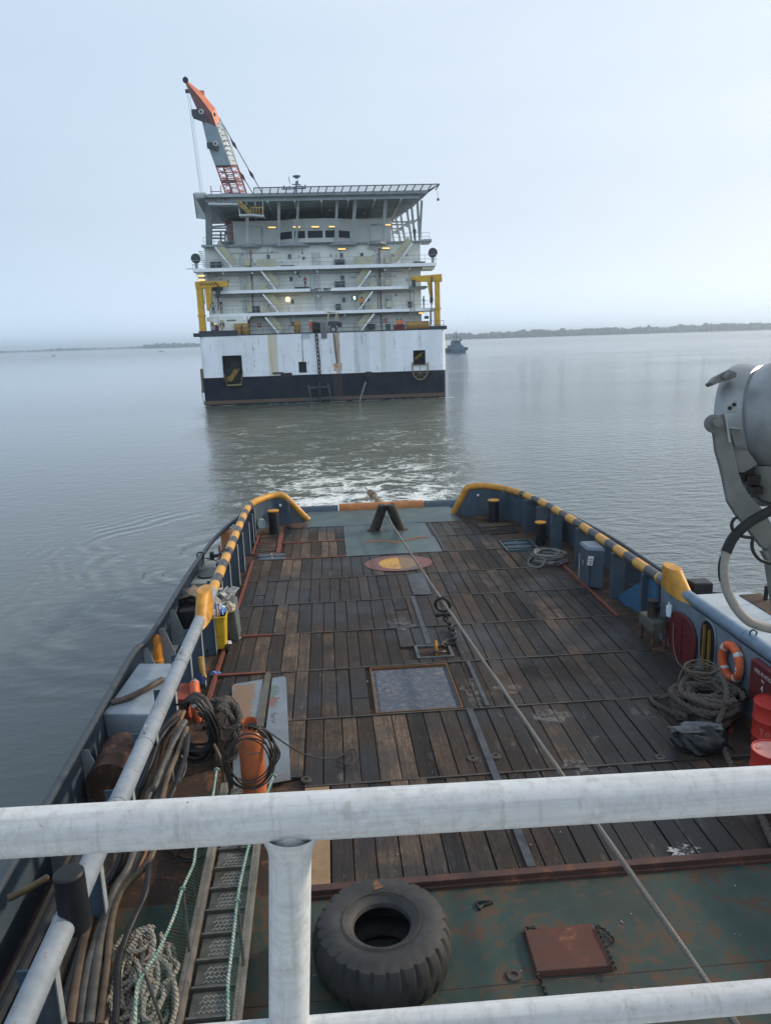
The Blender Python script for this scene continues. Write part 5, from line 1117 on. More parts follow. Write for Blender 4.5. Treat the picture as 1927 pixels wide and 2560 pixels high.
chain('mooring_chain', [PY(914, 955, YB-.3), PY(905, 982, YB-.6), PY(899, 1003, YB-1.0), PY(890, 1024, YB-2.0)], .46, .05, plain('pale_chain', (.25, .25, .23), .7), 'thin pale chain slanting down the navy hull into the water')

# people
SKIN = plain('dark_skin', (.10, .055, .035), .6, 0, .1, 5, 0)
def person(loc, face, top, bottom, label, pose='stand', helmet=None, h=1.72, vest=None, group='people on the barge'):
    """one skinned body; face: heading in degrees, 0 looks towards the tug (-Y)"""
    k = h/1.72
    J = dict(pel=(0, 0, .95), sp=(0, 0, 1.15), ch=(0, .01, 1.36), nk=(0, 0, 1.50), hd=(0, -.02, 1.60), tp=(0, -.01, 1.69))
    if pose == 'walk':
        J.update(lh=(.10, 0, .92), lk=(.11, -.18, .54), lf=(.11, -.16, .08), lt=(.11, -.30, .05), rh=(-.10, 0, .92), rk=(-.11, .04, .50), rf=(-.11, .24, .12), rt=(-.11, .14, .05),
                 ls=(.19, 0, 1.42), le=(.26, .12, 1.16), lw=(.27, -.04, .98), rs=(-.19, 0, 1.42), re=(-.26, -.06, 1.16), rw=(-.25, -.26, 1.06))
    elif pose == 'lean':
        J.update(sp=(0, -.05, 1.14), ch=(0, -.14, 1.33), nk=(0, -.20, 1.45), hd=(0, -.25, 1.54), tp=(0, -.27, 1.63), lh=(.10, 0, .92), lk=(.11, -.02, .50), lf=(.12, .05, .08), lt=(.12, -.12, .05), rh=(-.10, 0, .92), rk=(-.11, .03, .50), rf=(-.12, .12, .08), rt=(-.12, -.05, .05),
                 ls=(.19, -.15, 1.38), le=(.28, -.25, 1.16), lw=(.20, -.42, 1.05), rs=(-.19, -.15, 1.38), re=(-.28, -.25, 1.16), rw=(-.16, -.42, 1.05))
    elif pose == 'sit':
        J = {a: (x, y, z-.46) for a, (x, y, z) in J.items()}
        J.update(lh=(.10, 0, .47), lk=(.13, -.42, .48), lf=(.13, -.42, .08), lt=(.13, -.57, .05), rh=(-.10, 0, .47), rk=(-.13, -.42, .48), rf=(-.13, -.40, .08), rt=(-.13, -.55, .05),
                 ls=(.19, 0, .95), le=(.26, -.10, .70), lw=(.14, -.30, .58), rs=(-.19, 0, .95), re=(-.26, -.10, .70), rw=(-.14, -.30, .58))
    else:
        J.update(lh=(.10, 0, .92), lk=(.12, -.01, .50), lf=(.13, .03, .08), lt=(.15, -.14, .05), rh=(-.10, 0, .92), rk=(-.12, -.01, .50), rf=(-.13, .03, .08), rt=(-.15, -.14, .05),
                 ls=(.19, 0, 1.42), le=(.30, .04, 1.16), lw=(.24, -.14, .98), rs=(-.19, 0, 1.42), re=(-.27, .03, 1.15), rw=(-.26, -.10, .92))
    for s in 'lr': J[s+'n'] = tuple(Vector(J[s+'w'])+(Vector(J[s+'w'])-Vector(J[s+'e'])).normalized()*.14)
    rad = dict(pel=(.155, .11), sp=(.135, .095), ch=(.165, .115), nk=(.055, .06), hd=(.085, .10), tp=(.055, .07))
    for s in 'lr': rad.update({s+'h': (.095, .10), s+'k': (.062, .066), s+'f': (.042, .05), s+'t': (.045, .035), s+'s': (.065, .065), s+'e': (.043, .045), s+'w': (.03, .03), s+'n': (.035, .02)})
    E_ = [('pel', 'sp'), ('sp', 'ch'), ('ch', 'nk'), ('nk', 'hd'), ('hd', 'tp')]
    for s in 'lr': E_ += [('pel', s+'h'), (s+'h', s+'k'), (s+'k', s+'f'), (s+'f', s+'t'), ('ch', s+'s'), (s+'s', s+'e'), (s+'e', s+'w'), (s+'w', s+'n')]
    ks = list(J); ix = {a: i for i, a in enumerate(ks)}
    me = bpy.data.meshes.new('p'); me.from_pydata([J[a] for a in ks], [(ix[a], ix[b]) for a, b in E_], []); o = bpy.data.objects.new('p', me); COL.objects.link(o)
    md = o.modifiers.new('s', 'SKIN'); sv = me.skin_vertices[0].data
    for a in ks: sv[ix[a]].radius = rad[a]
    sv[0].use_root = True; md.use_smooth_shade = True; sb = o.modifiers.new('u', 'SUBSURF'); sb.levels = 1; sb.render_levels = 1
    bpy.context.view_layer.update(); bm_ = bpy.data.meshes.new_from_object(o.evaluated_get(bpy.context.evaluated_depsgraph_get())); bpy.data.objects.remove(o)
    bm_.name = 'person'; bm_.materials.clear()
    for x in (top, bottom, SKIN, BLACKP, vest or top): bm_.materials.append(x)
    zp = J['pel'][2]; zn = J['nk'][2]
    for f in bm_.polygons:
        c = f.center; i = 0 if c.z > zp-.02 else 1
        if c.z > zn-.02 and abs(c.x) < .12: i = 2
        for s in 'lr':
            if (c-Vector(J[s+'n'])).length < .10 or (c-Vector(J[s+'w'])).length < .04: i = 2
            if (c-Vector(J[s+'t'])).length < .11 or (c-Vector(J[s+'f'])).length < .07: i = 3
            if pose == 'sit' and i == 0 and c.y < -.15 and c.z < J['lk'][2]+.12 and (c-Vector(J[s+'w'])).length > .12: i = 1
        f.material_index = i
    t = bpy.data.objects.new('person', bm_); COL.objects.link(t); t.location = loc; t.rotation_euler = (0, 0, R_(face)); t.scale = (k, k, k)
    hm_ = MB(); c = Vector(J['tp']); hm_.ball(c+Vector((0, .0, -.03)), .115, 12, 8, (1, 1.1, .85 if helmet else .8))
    if helmet: hm_.lathe([(.10, -.03), (.15, -.045), (.15, -.035), (.10, -.01)], c+Vector((0, -.02, -.02)), n=16)
    hm_.build('helmet' if helmet else 'hair', helmet or BLACKP, t)
    # eyes, nose and ears sized to the head
    fc = MB(); hc = Vector(J['hd']); 
    for s in (-1, 1): fc.ball(hc+Vector((s*.032, -.088, .01)), .012, 6, 4)
    fc.ball(hc+Vector((0, -.105, -.02)), .015, 6, 4, (1, 1, 1.5)); fc.build('face_features', BLACKP, t)
    return tag(t, label, 'person', group)
OJ = plain('orange_coverall', (.90, .15, .04), .7, 0, .1, 3, 0); OJV = plain('orange_vest', (.85, .24, .06), .7, 0, .1, 3, 0); NAVY = plain('navy_cloth', (.03, .04, .06), .8, 0, .2, 3, 0); WSH = plain('white_shirt', (.55, .60, .66), .8, 0, .1, 3, 0); TAN = plain('tan_cloth', (.30, .24, .18), .8, 0, .1, 3, 0); HW = plain('white_helmet', (.75, .78, .78), .3, 0, .05, 3, 0); DJ = plain('charcoal_cloth', (.05, .055, .065), .8, 0, .2, 3, 0)
def at(px, Y, z): return (PY(px, 760, Y).x, Y, z)
person(at(766, YE+.9, ZL[1]+.20), 0, plain('dark_red_vest', (.28, .07, .05), .7), NAVY, 'person in a dark red vest at the balcony rail above the SAFETY FIRST lettering', 'lean')
person(at(774, YB+.8, ZD-.02), 15, OJ, OJ, 'person in orange coverall and white helmet beside the chain on the barge bow', 'stand', HW, 1.86)
person(at(782, YB+1.8, ZD-.02), -30, NAVY, NAVY, 'person in dark clothes just behind the orange figure at the bow', 'stand')
person(at(905, YE+.9, ZL[0]+.20), 20, OJV, NAVY, 'person in an orange top and dark trousers near the stair on the lowest balcony', 'walk', None, 1.84)
person(at(1059, YE+.7, ZL[0]+.20), 60, DJ, DJ, 'person in dark clothes leaning at the right end of the lowest balcony', 'stand')
person(at(1040, YW-.9, 20.72), -20, NAVY, NAVY, 'person in dark clothes among the slanted posts under the helideck', 'walk')
person(at(532.5, YE+.7, ZL[0]+.20), 0, WSH, NAVY, 'person in a white shirt by the left davit on the lowest balcony', 'lean')
person(at(552.5, YE+.7, ZL[0]+.20), 10, TAN, DJ, 'person in a tan top right of the white shirted person on the lowest balcony', 'lean')
person(at(992, YB+1.3, ZD-.02+.42), 10, OJV, REDD, 'left one of the two seated orange clad people on the barge deck', 'sit')
person(at(1003, YB+1.3, ZD-.02+.42), -15, OJ, REDD, 'right one of the two seated orange clad people on the barge deck', 'sit')
person(at(527, YE+.9, ZD-.02), 0, WSH, NAVY, 'person in white inside the lit opening at the left end of main deck', 'stand')
person(at(536, YE+1.2, ZD-.02), 0, plain('rust_cloth', (.35, .14, .08), .7), DJ, 'person in a rust coloured top inside the lit opening of the main deck', 'stand')
m = MB(); m.bx(*rect(984, 818, 1012, 824, YB+1.3)[:2], YB+1.1, YB+1.6, ZD, ZD+.85); o = m.build('red_bench', plain('bench_red', (.22, .04, .035), .6), None, smooth=0); tag(o, 'dark red bench under the two seated people in orange', 'bench')
p = PY(556, 830, YB+.8); m = MB(); m.lathe([(.12, 0), (.12, 1.1), (.32, 1.15), (.32, 1.3), (.1, 1.4), (.1, 1.9), (.25, 2.0), (.25, 2.2), (0, 2.2)], (p.x, YB+.8, ZD), n=14); o = m.build('vent_post', plain('cream_tube', (.42, .38, .26), .6), None); tag(o, 'cream coloured vent post left of the pair of ochre drums', 'vent')

# distant vessels
def far_tug():
    t = thing('moored_tug', 'small dark blue tug with tyres at its sides, lying beyond the barge', 'tugboat'); Yd = 415.0; c = PY(1145, 880, Yd); X = c.x; m = MB(); n = 10
    hb = plain('far_tug_blue', (.05, .09, .14), .6, 0, .2, .5, 0); hw_ = plain('far_tug_house', (.09, .14, .19), .6, 0, .2, .5, 0)
    pr = [(-4.7, 2.6), (-4.4, .9), (-3.9, -.6), (3.9, -.6), (4.4, .9), (4.9, 3.0), (3.2, 2.3), (-3, 2.2)]
    m.prism([(X+x, Yd, WZ+z) for x, z in pr], (0, 22, 0)); m.build('hull', hb, t, smooth=0, bevel=.2)
    m = MB(); m.bx(X-3.6, X+3.4, Yd+3, Yd+14, WZ+2.2, WZ+4.0); m.prism([(X-2.4, Yd+4, WZ+4.0), (X+2.6, Yd+4, WZ+4.0), (X+1.8, Yd+4, WZ+6.4), (X-1.7, Yd+4, WZ+6.4)], (0, 8, 0)); m.build('deckhouse', hw_, t, smooth=0)
    m = MB(); m.bx(X-2.4, X+2.2, Yd+4.5, Yd+10, WZ+6.4, WZ+6.6); m.bx(X-1.5, X+1.5, Yd+3.9, Yd+3.99, WZ+5.1, WZ+5.9); m.build('wheelhouse_windows', DKST, t, smooth=0)
    m = MB(); m.tube([(X+.2, Yd+6, WZ+6.4), (X+.2, Yd+6, WZ+11.5)], .16, 6); m.tube([(X-1.3, Yd+6, WZ+6.4), (X-1.3, Yd+6, WZ+9.4)], .1, 6); m.tube([(X-1.6, Yd+6, WZ+8.2), (X+2.2, Yd+6, WZ+8.2)], .12, 6); m.tube([(X+.2, Yd+6, WZ+7.4), (X-1.4, Yd+6, WZ+6.5)], .1, 6); m.lathe([(.3, 0), (1.2, .7), (0, .8)], (X+2.6, Yd+6, WZ+6.2), n=8); m.build('mast', hb, t)
    for x, z in ((-4.9, 1.7), (5.1, 2.0)):
        m = MB(); m.torus((X+x, Yd+1, WZ+z), .6, .28, (1, 0, 0), 14, 8); m.build('tyre_fender', BLACKR, t)
    return based(t, (X, Yd, WZ))
far_tug()
for (px, py, D, L_, lab) in ((402, 878.5, 1150, 7, 'tiny open boat near the left edge of the barge on the horizon'), (133, 889.5, 1000, 3, 'tiny dark boat on the water at the far left')):
    a = G(px, py+1, WZ); m = MB(); m.prism([(a.x-L_/2, a.y, WZ-.2), (a.x+L_/2, a.y, WZ-.2), (a.x+L_/2+1, a.y, WZ+1.1), (a.x+L_/2, a.y, WZ+.7), (a.x-L_/2, a.y, WZ+.7), (a.x-L_/2-.6, a.y, WZ+1.2)], (0, 2, 0)); m.bx(a.x-.3, a.x+.4, a.y, a.y+1, WZ+.7, WZ+2.2); o = m.build('open_boat', plain('boat_grey', (.12, .14, .15), .7), None, smooth=0); tag(o, lab, 'boat')
# ================================================================ things on the tug's deck
STEELW = rope_mat('wire_rope_steel', (.27, .25, .22), (.15, .14, .125), 90, .5)
m = MB(); m.tube([(-.0, 0, 0)]*1+[(0, 0, .001)], .001, 3) if False else None
# the tug's own bridge block, behind and under the viewer
WHT = paint('bridge_white', (.62, .65, .66), amt=.10, sc=1.2, rough=.45, var=.1, damt=.12)
m = MB(); m.bx(-2.6, 7.2, -12, -1.6, 0, 9.6); m.bx(-2.6, 7.2, -1.6, 1.05, 5.22, 5.34); m.build('bridge_block', WHT, tug, smooth=0)
# towing winch wire
near = G(1839, 2560, .95); pin = PY(968, 1293, 27.6); over = PY(959, 1275, 31.72)
path = [near+(near-pin)*.12, near]+[near.lerp(pin, k)-Vector((0, 0, .10*math.sin(math.pi*k))) for k in (.2, .4, .6, .8)]+[pin, over, PY(931, 1241, 36.5), G(905, 1208, WZ)]
path[8] = over.lerp(path[9], .30)
m = MB(); laid(m, path, .034, 6, .30, 5, 4); tw = m.build('tow_wire', STEELW, None); tag(tw, 'taut steel tow wire running from the stern roller across the timber deck', 'wire')
m = MB(); a, b = over+Vector((0, -.2, .10)), over.lerp(path[9], .50)+Vector((0, 0, .06)); ps = [a.lerp(b, i/14) for i in range(15)]; rr = random.Random(3)
m.tube([p+Vector((rr.uniform(-.03, .03), 0, rr.uniform(-.03, .04))) for p in ps], [.13-.007*abs(k_-6)+rr.uniform(-.03, .03) for k_ in range(15)], 10)
for p in ps[-4:]+ps[:2]:
    m.torus(p, .15, .06, (.1+rr.uniform(-.4, .4), .9, rr.uniform(-.4, .4)), 12, 6)
for p in ps[::2]:
    m.tube(smooth_path([p, p+Vector((rr.uniform(-.2, .2), rr.uniform(-.2, .2), -.1)), p+Vector((rr.uniform(-.3, .3), rr.uniform(-.3, .2), -.28))], 4), .018, 5)
o = m.build('chafe_wrap', rope_mat('tan_wrap', (.34, .24, .16), (.20, .13, .09), 40), None); tag(o, 'frayed tan chafe wrapping round the tow wire at the stern roller', 'rope')
# shackle and chain to the pad eye
BLKM = plain('greased_steel', (.022, .022, .024), .35, .3, .5, 12, .4, .004)
q = 0.0
def on_wire(y):
    for a, b in zip(path[1:7], path[2:8]):
        if min(a.y, b.y) <= y <= max(a.y, b.y): return a.lerp(b, (y-a.y)/(b.y-a.y))
sw = on_wire(17.9)
sh = thing('tow_shackle', 'black shackle hooked over the tow wire above the chain', 'shackle')
m = MB(); m.torus(sw+Vector((0, 0, -.10)), .17, .033, (.25, .95, .1), 24, 10, 1, 1.1); m.build('bow', BLKM, sh)
m = MB(); c = sw+Vector((.02, -.06, -.34)); m.cyl(c+Vector((-.14, 0, 0)), c+Vector((.14, 0, 0)), .04, n=12); m.ball(c+Vector((-.15, 0, 0)), .06, 10, 6); m.ball(c+Vector((.15, 0, 0)), .06, 10, 6); m.build('pin', BLKM, sh); based(sh, sw)
chain('deck_chain', [c+Vector((.02, -.02, -.04)), Vector((c.x+.08, 17.45, .16)), Vector((c.x+.12, 17.0, .12)), Vector((2.66, 16.66, .12)), Vector((2.42, 16.45, .12)), Vector((2.26, 16.20, .16))], .21, .026, BLKM, 'short black chain from the shackle to the yellow pad eye in the deck')
m = MB(); m.torus((2.24, 16.05, .12), .13, .03, (.1, .2, 1), 20, 8); o = m.build('chain_ring', STEELST, None); tag(o, 'steel ring joining the deck chain to the yellow pad eye', 'ring')

# the big tyre
def tyre(c, R, H, label):
    t = thing('tractor_tyre', label, 'tyre'); n = 144; ro = R; ri = .325
    prof = [(ri+.01, .06), (ri-.01, .10), (ri+.0, .14), (ri+.05, .06), (ri+.16, .015), (ro-.14, 0.0), (ro-.05, .03), (ro-.01, .09), (ro+.02, H*.3), (ro+.03, H*.5), (ro+.02, H*.7), (ro-.01, H-.09), (ro-.05, H-.035), (ro-.14, H-.0), (ri+.22, H+.006), (ri+.12, H-.012), (ri+.045, H-.035), (ri+.01, H-.06), (ri-.008, H-.10), (ri+.015, H-.14), (ri+.10, H-.11), (ro-.14, H-.10), (ro-.07, H*.5), (ro-.14, .10), (ri+.12, .11)]
    m = MB(); b0 = 0; k = len(prof)
    for i, (r, h) in enumerate(prof):
        for j in range(n):
            a = 2*math.pi*j/n; rr_ = r; hh = h
            if 6 <= i <= 12:
                lug = (j + (2 if h > H*.5 else 0)) % 5
                deep = lug == 0 and (i <= 8 or i >= 10)
                rr_ = r-(.024 if deep else 0)-.012*(math.sin(a*2.3)+math.sin(a*5.1+1))*.5
                if i in (12, 6) and not deep: rr_ += .012
            m.v.append((c[0]+rr_*math.cos(a), c[1]+rr_*math.sin(a), c[2]+hh))
    for i in range(k):
        i2 = (i+1) % k
        for j in range(n): j2 = (j+1) % n; m.f.append((i*n+j, i*n+j2, i2*n+j2, i2*n+j)); m.m.append(0)
    mt = NT('worn_tyre_rubber'); a = mt.noise(2.5, 6, .65); d = mt.noise(14, 4, .7); s = mt.sep(mt.coord())
    v = mt.mix(mt.ramp(a, [(.35, 0.0), (.75, 1.0)]), (.014, .015, .017), (.042, .041, .040)); dust = mt.math('MULTIPLY', mt.ramp(mt.noise(1.1, 5, .7), [(.45, 0.0), (.7, 1.0)]), .38); v = mt.mix(dust, v, (.095, .085, .075))
    mt.bump(mt.math('ADD', a, mt.math('MULTIPLY', d, .4)), .4, .01); MATS['tyre'] = mt.fin(v, .62)
    m.build('tyre_carcass', MATS['tyre'], t, smooth=28)
    q = MB()
    for r in (R-.16, R-.20, .44): q.torus((c[0], c[1], c[2]+H-.004+(.006 if r < .5 else 0)), r, .006, (0, 0, 1), 64, 6)
    q.build('sidewall_ridge', MATS['tyre'], t)
    q = MB(); q.prism([(c[0]-.05, c[1]+.48, c[2]+H+.002), (c[0]+.06, c[1]+.52, c[2]+H+.002), (c[0]+.02, c[1]+.60, c[2]+H+.002), (c[0]-.02, c[1]+.66, c[2]+H), (c[0]-.06, c[1]+.60, c[2]+H)], (0, 0, .004)); q.build('rust_smear', paint('orange_smear', (.22, .10, .045), amt=.4, sc=8), t, smooth=0)
    return based(t, c)
tyre((.335, 7.47, .012), .765, .58, 'large worn tractor tyre lying flat on the green deck behind the white rail')

# rusty cover plate with chains near the tyre
cp = thing('cover_plate', 'square rust red cover plate lying on the green deck, chains at its corners', 'plate')
m = MB(); m.hexa([(2.00, 7.07, .012), (2.90, 7.06, .012), (2.88, 7.74, .012), (2.02, 7.72, .012), (2.02, 7.09, .085), (2.88, 7.08, .085), (2.86, 7.72, .085), (2.04, 7.70, .085)]); m.build('plate_body', paint('rust_red_plate', (.105, .042, .032), rust=(.14, .060, .035), amt=.45, sc=2.5, rough=.7, damt=.5, dirt=(.05, .065, .06)), cp, smooth=0, bevel=.01); based(cp, (2.45, 7.4, .012))
chain('plate_chain', [G(1305, 2335, .09), G(1315, 2322, .04), G(1335, 2320, .04), G(1345, 2328, .04), G(1352, 2322, .04)], .05, .0075, BLKM, 'short rusty chain heaped on the far left corner of the cover plate')
chain('plate_chain', [G(1490, 2318, .10), G(1500, 2340, .10), G(1512, 2365, .10), G(1524, 2390, .10), G(1540, 2425, .10)], .05, .0075, BLKM, 'rusty chain running down the right edge of the cover plate')
chain('plate_chain', [G(1492, 2316, .05), G(1515, 2328, .04), G(1528, 2342, .04), G(1535, 2352, .04), G(1528, 2358, .04)], .05, .0075, BLKM, 'rusty chain looped on the deck off the right side of the cover plate')
chain('plate_chain', [G(1343, 2437, .10), G(1352, 2455, .03), G(1362, 2480, .03), G(1373, 2505, .03)], .05, .0075, BLKM, 'rusty chain trailing from the near left corner of the cover plate')
m = MB(); rr = random.Random(8)
pts = [G(1190+rr.uniform(0, 40), 2250+rr.uniform(0, 26), .03) for _ in range(7)]; m.tube(smooth_path(pts, 4), .018, 6); o = m.build('rag', BLACKP, None); tag(o, 'scrap of black rag on the green deck right of the tyre', 'rag')

# ---- foreground guard rail
def rail_mat():
    m = NT('chalky_white_rail'); a = m.noise(9, 6, .65); b = m.noise(60, 5, .7); c = m.noise(170, 3, .7); br = m.noise(1, 5, .7, m.coord((3, 90, 90))); run = m.noise(1, 4, .7, m.coord((70, 30, 5))); s = m.sep(m.n('ShaderNodeNewGeometry').outputs['Normal'])
    v = m.mix(m.ramp(a, [(.3, 0.0), (.72, 1.0)]), (.58, .62, .66), (.70, .74, .78))
    v = m.mix(m.math('MULTIPLY', m.ramp(br, [(.45, 0.0), (.65, 1.0)]), .35), v, (.34, .36, .37))
    grime = m.math('MULTIPLY', m.ramp(m.math('ADD', m.math('MULTIPLY', b, .55), m.math('MULTIPLY', a, .45)), [(.48, 0.0), (.60, 1.0)]), .60)
    v = m.mix(m.math('MULTIPLY', grime, .55), v, (.30, .31, .30))
    v = m.mix(m.math('MULTIPLY', m.ramp(run, [(.54, 0.0), (.66, 1.0)]), .28), v, (.26, .26, .24))
    v = m.mix(m.ramp(m.math('ADD', m.math('MULTIPLY', c, .5), m.math('MULTIPLY', b, .5)), [(.640, 0.0), (.665, .8)]), v, (.12, .10, .085))
    v = m.mix(m.ramp(m.noise(26, 6, .75), [(.70, 0.0), (.73, .85)]), v, (.15, .085, .05))
    m.bump(m.math('ADD', m.math('ADD', m.math('MULTIPLY', b, .6), m.math('MULTIPLY', c, .25)), m.math('MULTIPLY', br, .6)), .35, .0012); return m.fin(v, .48)
RAILP = rail_mat()
gr = thing('guard_rail', 'thick chalky white tubular guard rail right in front of the viewer', 'railing')
a, b = PD(0, 2084, .952), PD(1927, 1973, 1.02); d = b-a
m = MB(); m.tube([a+d*(-2.2+6.2*k/40) for k in range(41)], .0298, 40); m.build('top_rail', RAILP, gr)
pt = a.lerp(b, (706/1927)*.985); yl = PY(775, 2584, pt.y); yr = PY(1927, 2490, b.y)
bt = PY(722, 2640, pt.y); m = MB(); m.tube([pt, pt.lerp(bt, .5), bt, bt+(bt-pt)*1.2], .0272, 36); m.build('post', RAILP, gr)
for k in (-1, 1, 2):
    o_ = d.normalized()*1.32*k; m = MB(); m.tube([pt+o_, pt.lerp(bt, .5)+o_, bt+o_, bt+o_+(bt-pt)*1.2], .0272, 28); m.build('post', RAILP, gr)
m = MB(); dd = yr-yl; m.tube([yl-dd*1.9, yl, yr, yr+dd*2.6], .0208, 32); m.build('lower_rail', RAILP, gr)
m = MB(); pd_ = (bt-pt).normalized(); m.lathe([(.0272, .060), (.0278, .052), (.0300, .042), (.0335, .034), (.036, .024), (.036, .018)], pt, pd_, 40); m.torus(yl.lerp(yr, -.02), .023, .004, dd.normalized(), 28, 8); m.build('weld_bead', RAILP, gr)
based(gr, bt)

# ---- searchlight at the right
sl_ = thing('searchlight', 'grey domed searchlight on a flat yoke at the right edge of the view', 'searchlight')
SLM = paint('searchlight_paint', (.33, .355, .37), rust=(.13, .11, .09), amt=.24, sc=9, rough=.34, var=.22, damt=.5, dirt=(.13, .135, .13), bump=.22, bd=.003, metal=.25)
SLD = paint('searchlight_grey', (.17, .18, .175), rust=(.14, .11, .08), amt=.3, sc=12, rough=.55, damt=.4, bump=.3, bd=.002)
D0 = 2.62; rc = PD(1866, 1074, D0); ax = (RT*.66-FW*.75+UP*.06).normalized()
def lz(prof, nm, mt, n=56, cc=None, a_=None):
    m = MB(); m.lathe(prof, cc or rc, a_ or ax, n); return m.build(nm, mt, sl_, smooth=50)
lz([(.0, .0), (.205, .0), (.212, -.012), (.222, -.006), (.226, .01), (.224, .03), (.214, .05), (.205, .075), (.19, .08)], 'front_rim', SLM)
lz([(.188, .06), (.205, .095), (.214, .15), (.212, .21), (.196, .28), (.160, .34), (.10, .38), (.04, .395), (0, .397)], 'dome', SLM)
def flat(poly, D, th, nm, mt, bevel=.002):
    m = MB(); m.prism([PD(1627+x*.3344, 860+y*.3344, D) for x, y in poly], FW*th); return m.build(nm, mt, sl_, smooth=0, bevel=bevel)
flat([(455, 545), (545, 520), (585, 620), (605, 720), (632, 850), (655, 960), (690, 1060), (742, 1135), (830, 1230), (905, 1345), (960, 1420), (960, 1600), (897, 1540), (832, 1520), (740, 1400), (640, 1275), (578, 1175), (545, 1010), (520, 900), (490, 800), (478, 700)], 2.36, .020, 'yoke_arm', SLD)
flat([(570, 452), (636, 400), (655, 492), (640, 510), (560, 512)], 2.37, .008, 'slotted_plate', SLM); flat([(545, 512), (565, 512), (600, 735), (580, 735)], 2.355, .02, 'plate_edge', SLM)
m = MB()
for x, y in ((592, 478), (625, 452)): p = PD(1627+x*.3344, 860+y*.3344, 2.367); m.cyl(p, p+FW*.004, .006, n=10)
m.build('plate_holes', BLACKP, sl_)
flat([(575, 620), (668, 632), (690, 700), (690, 745), (628, 768), (610, 700)], 2.37, .05, 'hinge_box', SLD); flat([(575, 618), (668, 628), (672, 638), (580, 630)], 2.365, .06, 'hinge_lip', SLM)
flat([(615, 780), (730, 800), (800, 900), (700, 960), (655, 960), (632, 860)], 2.40, .04, 'under_bracket', SLD)
flat([(448, 285), (505, 230), (585, 188), (645, 212), (640, 245), (580, 262), (470, 305)], 2.44, .05, 'latch', SLD); flat([(540, 245), (590, 190), (610, 205), (560, 260)], 2.42, .02, 'latch_lever', SLD)
p = PD(1627+484*.3344, 860+590*.3344, 2.33); m = MB(); m.lathe([(0, -.012), (.014, -.012), (.014, 0), (.020, .0), (.020, .03)], p, FW, 6); m.lathe([(.012, 0), (.028, .012), (.028, .02)], p, FW, 20); m.build('pivot_bolt', SLD, sl_)
c = PD(1627+810*.3344, 860+1040*.3344, 2.50); m = MB(); m.lathe([(0, -.06), (.06, -.058), (.075, -.04), (.078, .05), (.07, .08)], c+RT*.02, UP*.8+RT*-.1-FW*.3, 32); m.build('lower_canister', SLD, sl_)
m = MB(); 
for (x, y, r) in ((690, 990, .018), (740, 1010, .022), (775, 1090, .018), (700, 935, .02)): m.box(PD(1627+x*.3344, 860+y*.3344, 2.44), (r*2, r*2, r*1.4))
m.build('terminal_fitting', BLKM, sl_)
def cab(pts, r, mt, nm, D=2.3, dd=0.0):
    m = MB(); P = [PD(1627+x*.3344, 860+y*.3344, D+dd*i/len(pts)) for i, (x, y) in enumerate(pts)]; m.tube(smooth_path(P, 8), r, 12); return m.build(nm, mt, sl_)
cab([(1010, 1180), (897, 1245), (790, 1300), (690, 1370), (610, 1455), (560, 1560)], .0155, plain('black_cable', (.02, .021, .023), .5), 'thick_cable')
cab([(562, 1550), (545, 1650), (548, 1760), (580, 1870), (640, 1980), (720, 2065), (800, 2105), (897, 2130), (1010, 2150)], .0140, paint('cable_sunlit_pale', (.30, .29, .27), rust=(.05, .05, .05), amt=.35, sc=20, rough=.6, bump=.1), 'thick_cable')  # lower run of the black cable, sunlight painted in as a pale colour
blk = plain('thin_black_cable', (.025, .027, .03), .5)
cab([(560, 1560), (525, 1600), (512, 1680), (520, 1760), (548, 1800)], .005, blk, 'thin_cable'); cab([(650, 1290), (612, 1320), (604, 1365), (625, 1405), (690, 1440), (765, 1448)], .0050, blk, 'thin_cable'); cab([(765, 1448), (755, 1500), (770, 1560), (820, 1615), (897, 1640), (960, 1645)], .0055, blk, 'thin_cable'); cab([(740, 1150), (780, 1130), (830, 1170), (900, 1190), (980, 1190)], .0045, blk, 'thin_cable', 2.4)
flat([(840, 1550), (960, 1530), (960, 1660), (890, 1640)], 2.36, .03, 'foot_plate', SLD)
m = MB(); m.tube([PD(1627+905*.3344, 860+1500*.3344, 2.38), PD(2010, 1900, 2.38), PD(2050, 2300, 2.3)], .03, 16); m.build('stand_pipe', SLD, sl_)
based(sl_, PD(2000, 1500, 2.4))

m = MB(); u_ = ax.orthogonal().normalized(); v_2 = ax.cross(u_)
sb_ = [rc+ax*.04+(u_*math.cos(2*math.pi*k/14)+v_2*math.sin(2*math.pi*k/14))*.2225 for k in range(14)]
for p in sb_: m.lathe([(.009, -.006), (.009, .006), (0, .006)], p, (p-rc-ax*.04), 6)
m.build('rim_bolts', SLD, sl_); m = MB(); m.lathe([(.2165, .16), (.2185, .165), (.2185, .175), (.2160, .18)], rc, ax, 56); m.build('dome_seam', SLD, sl_)
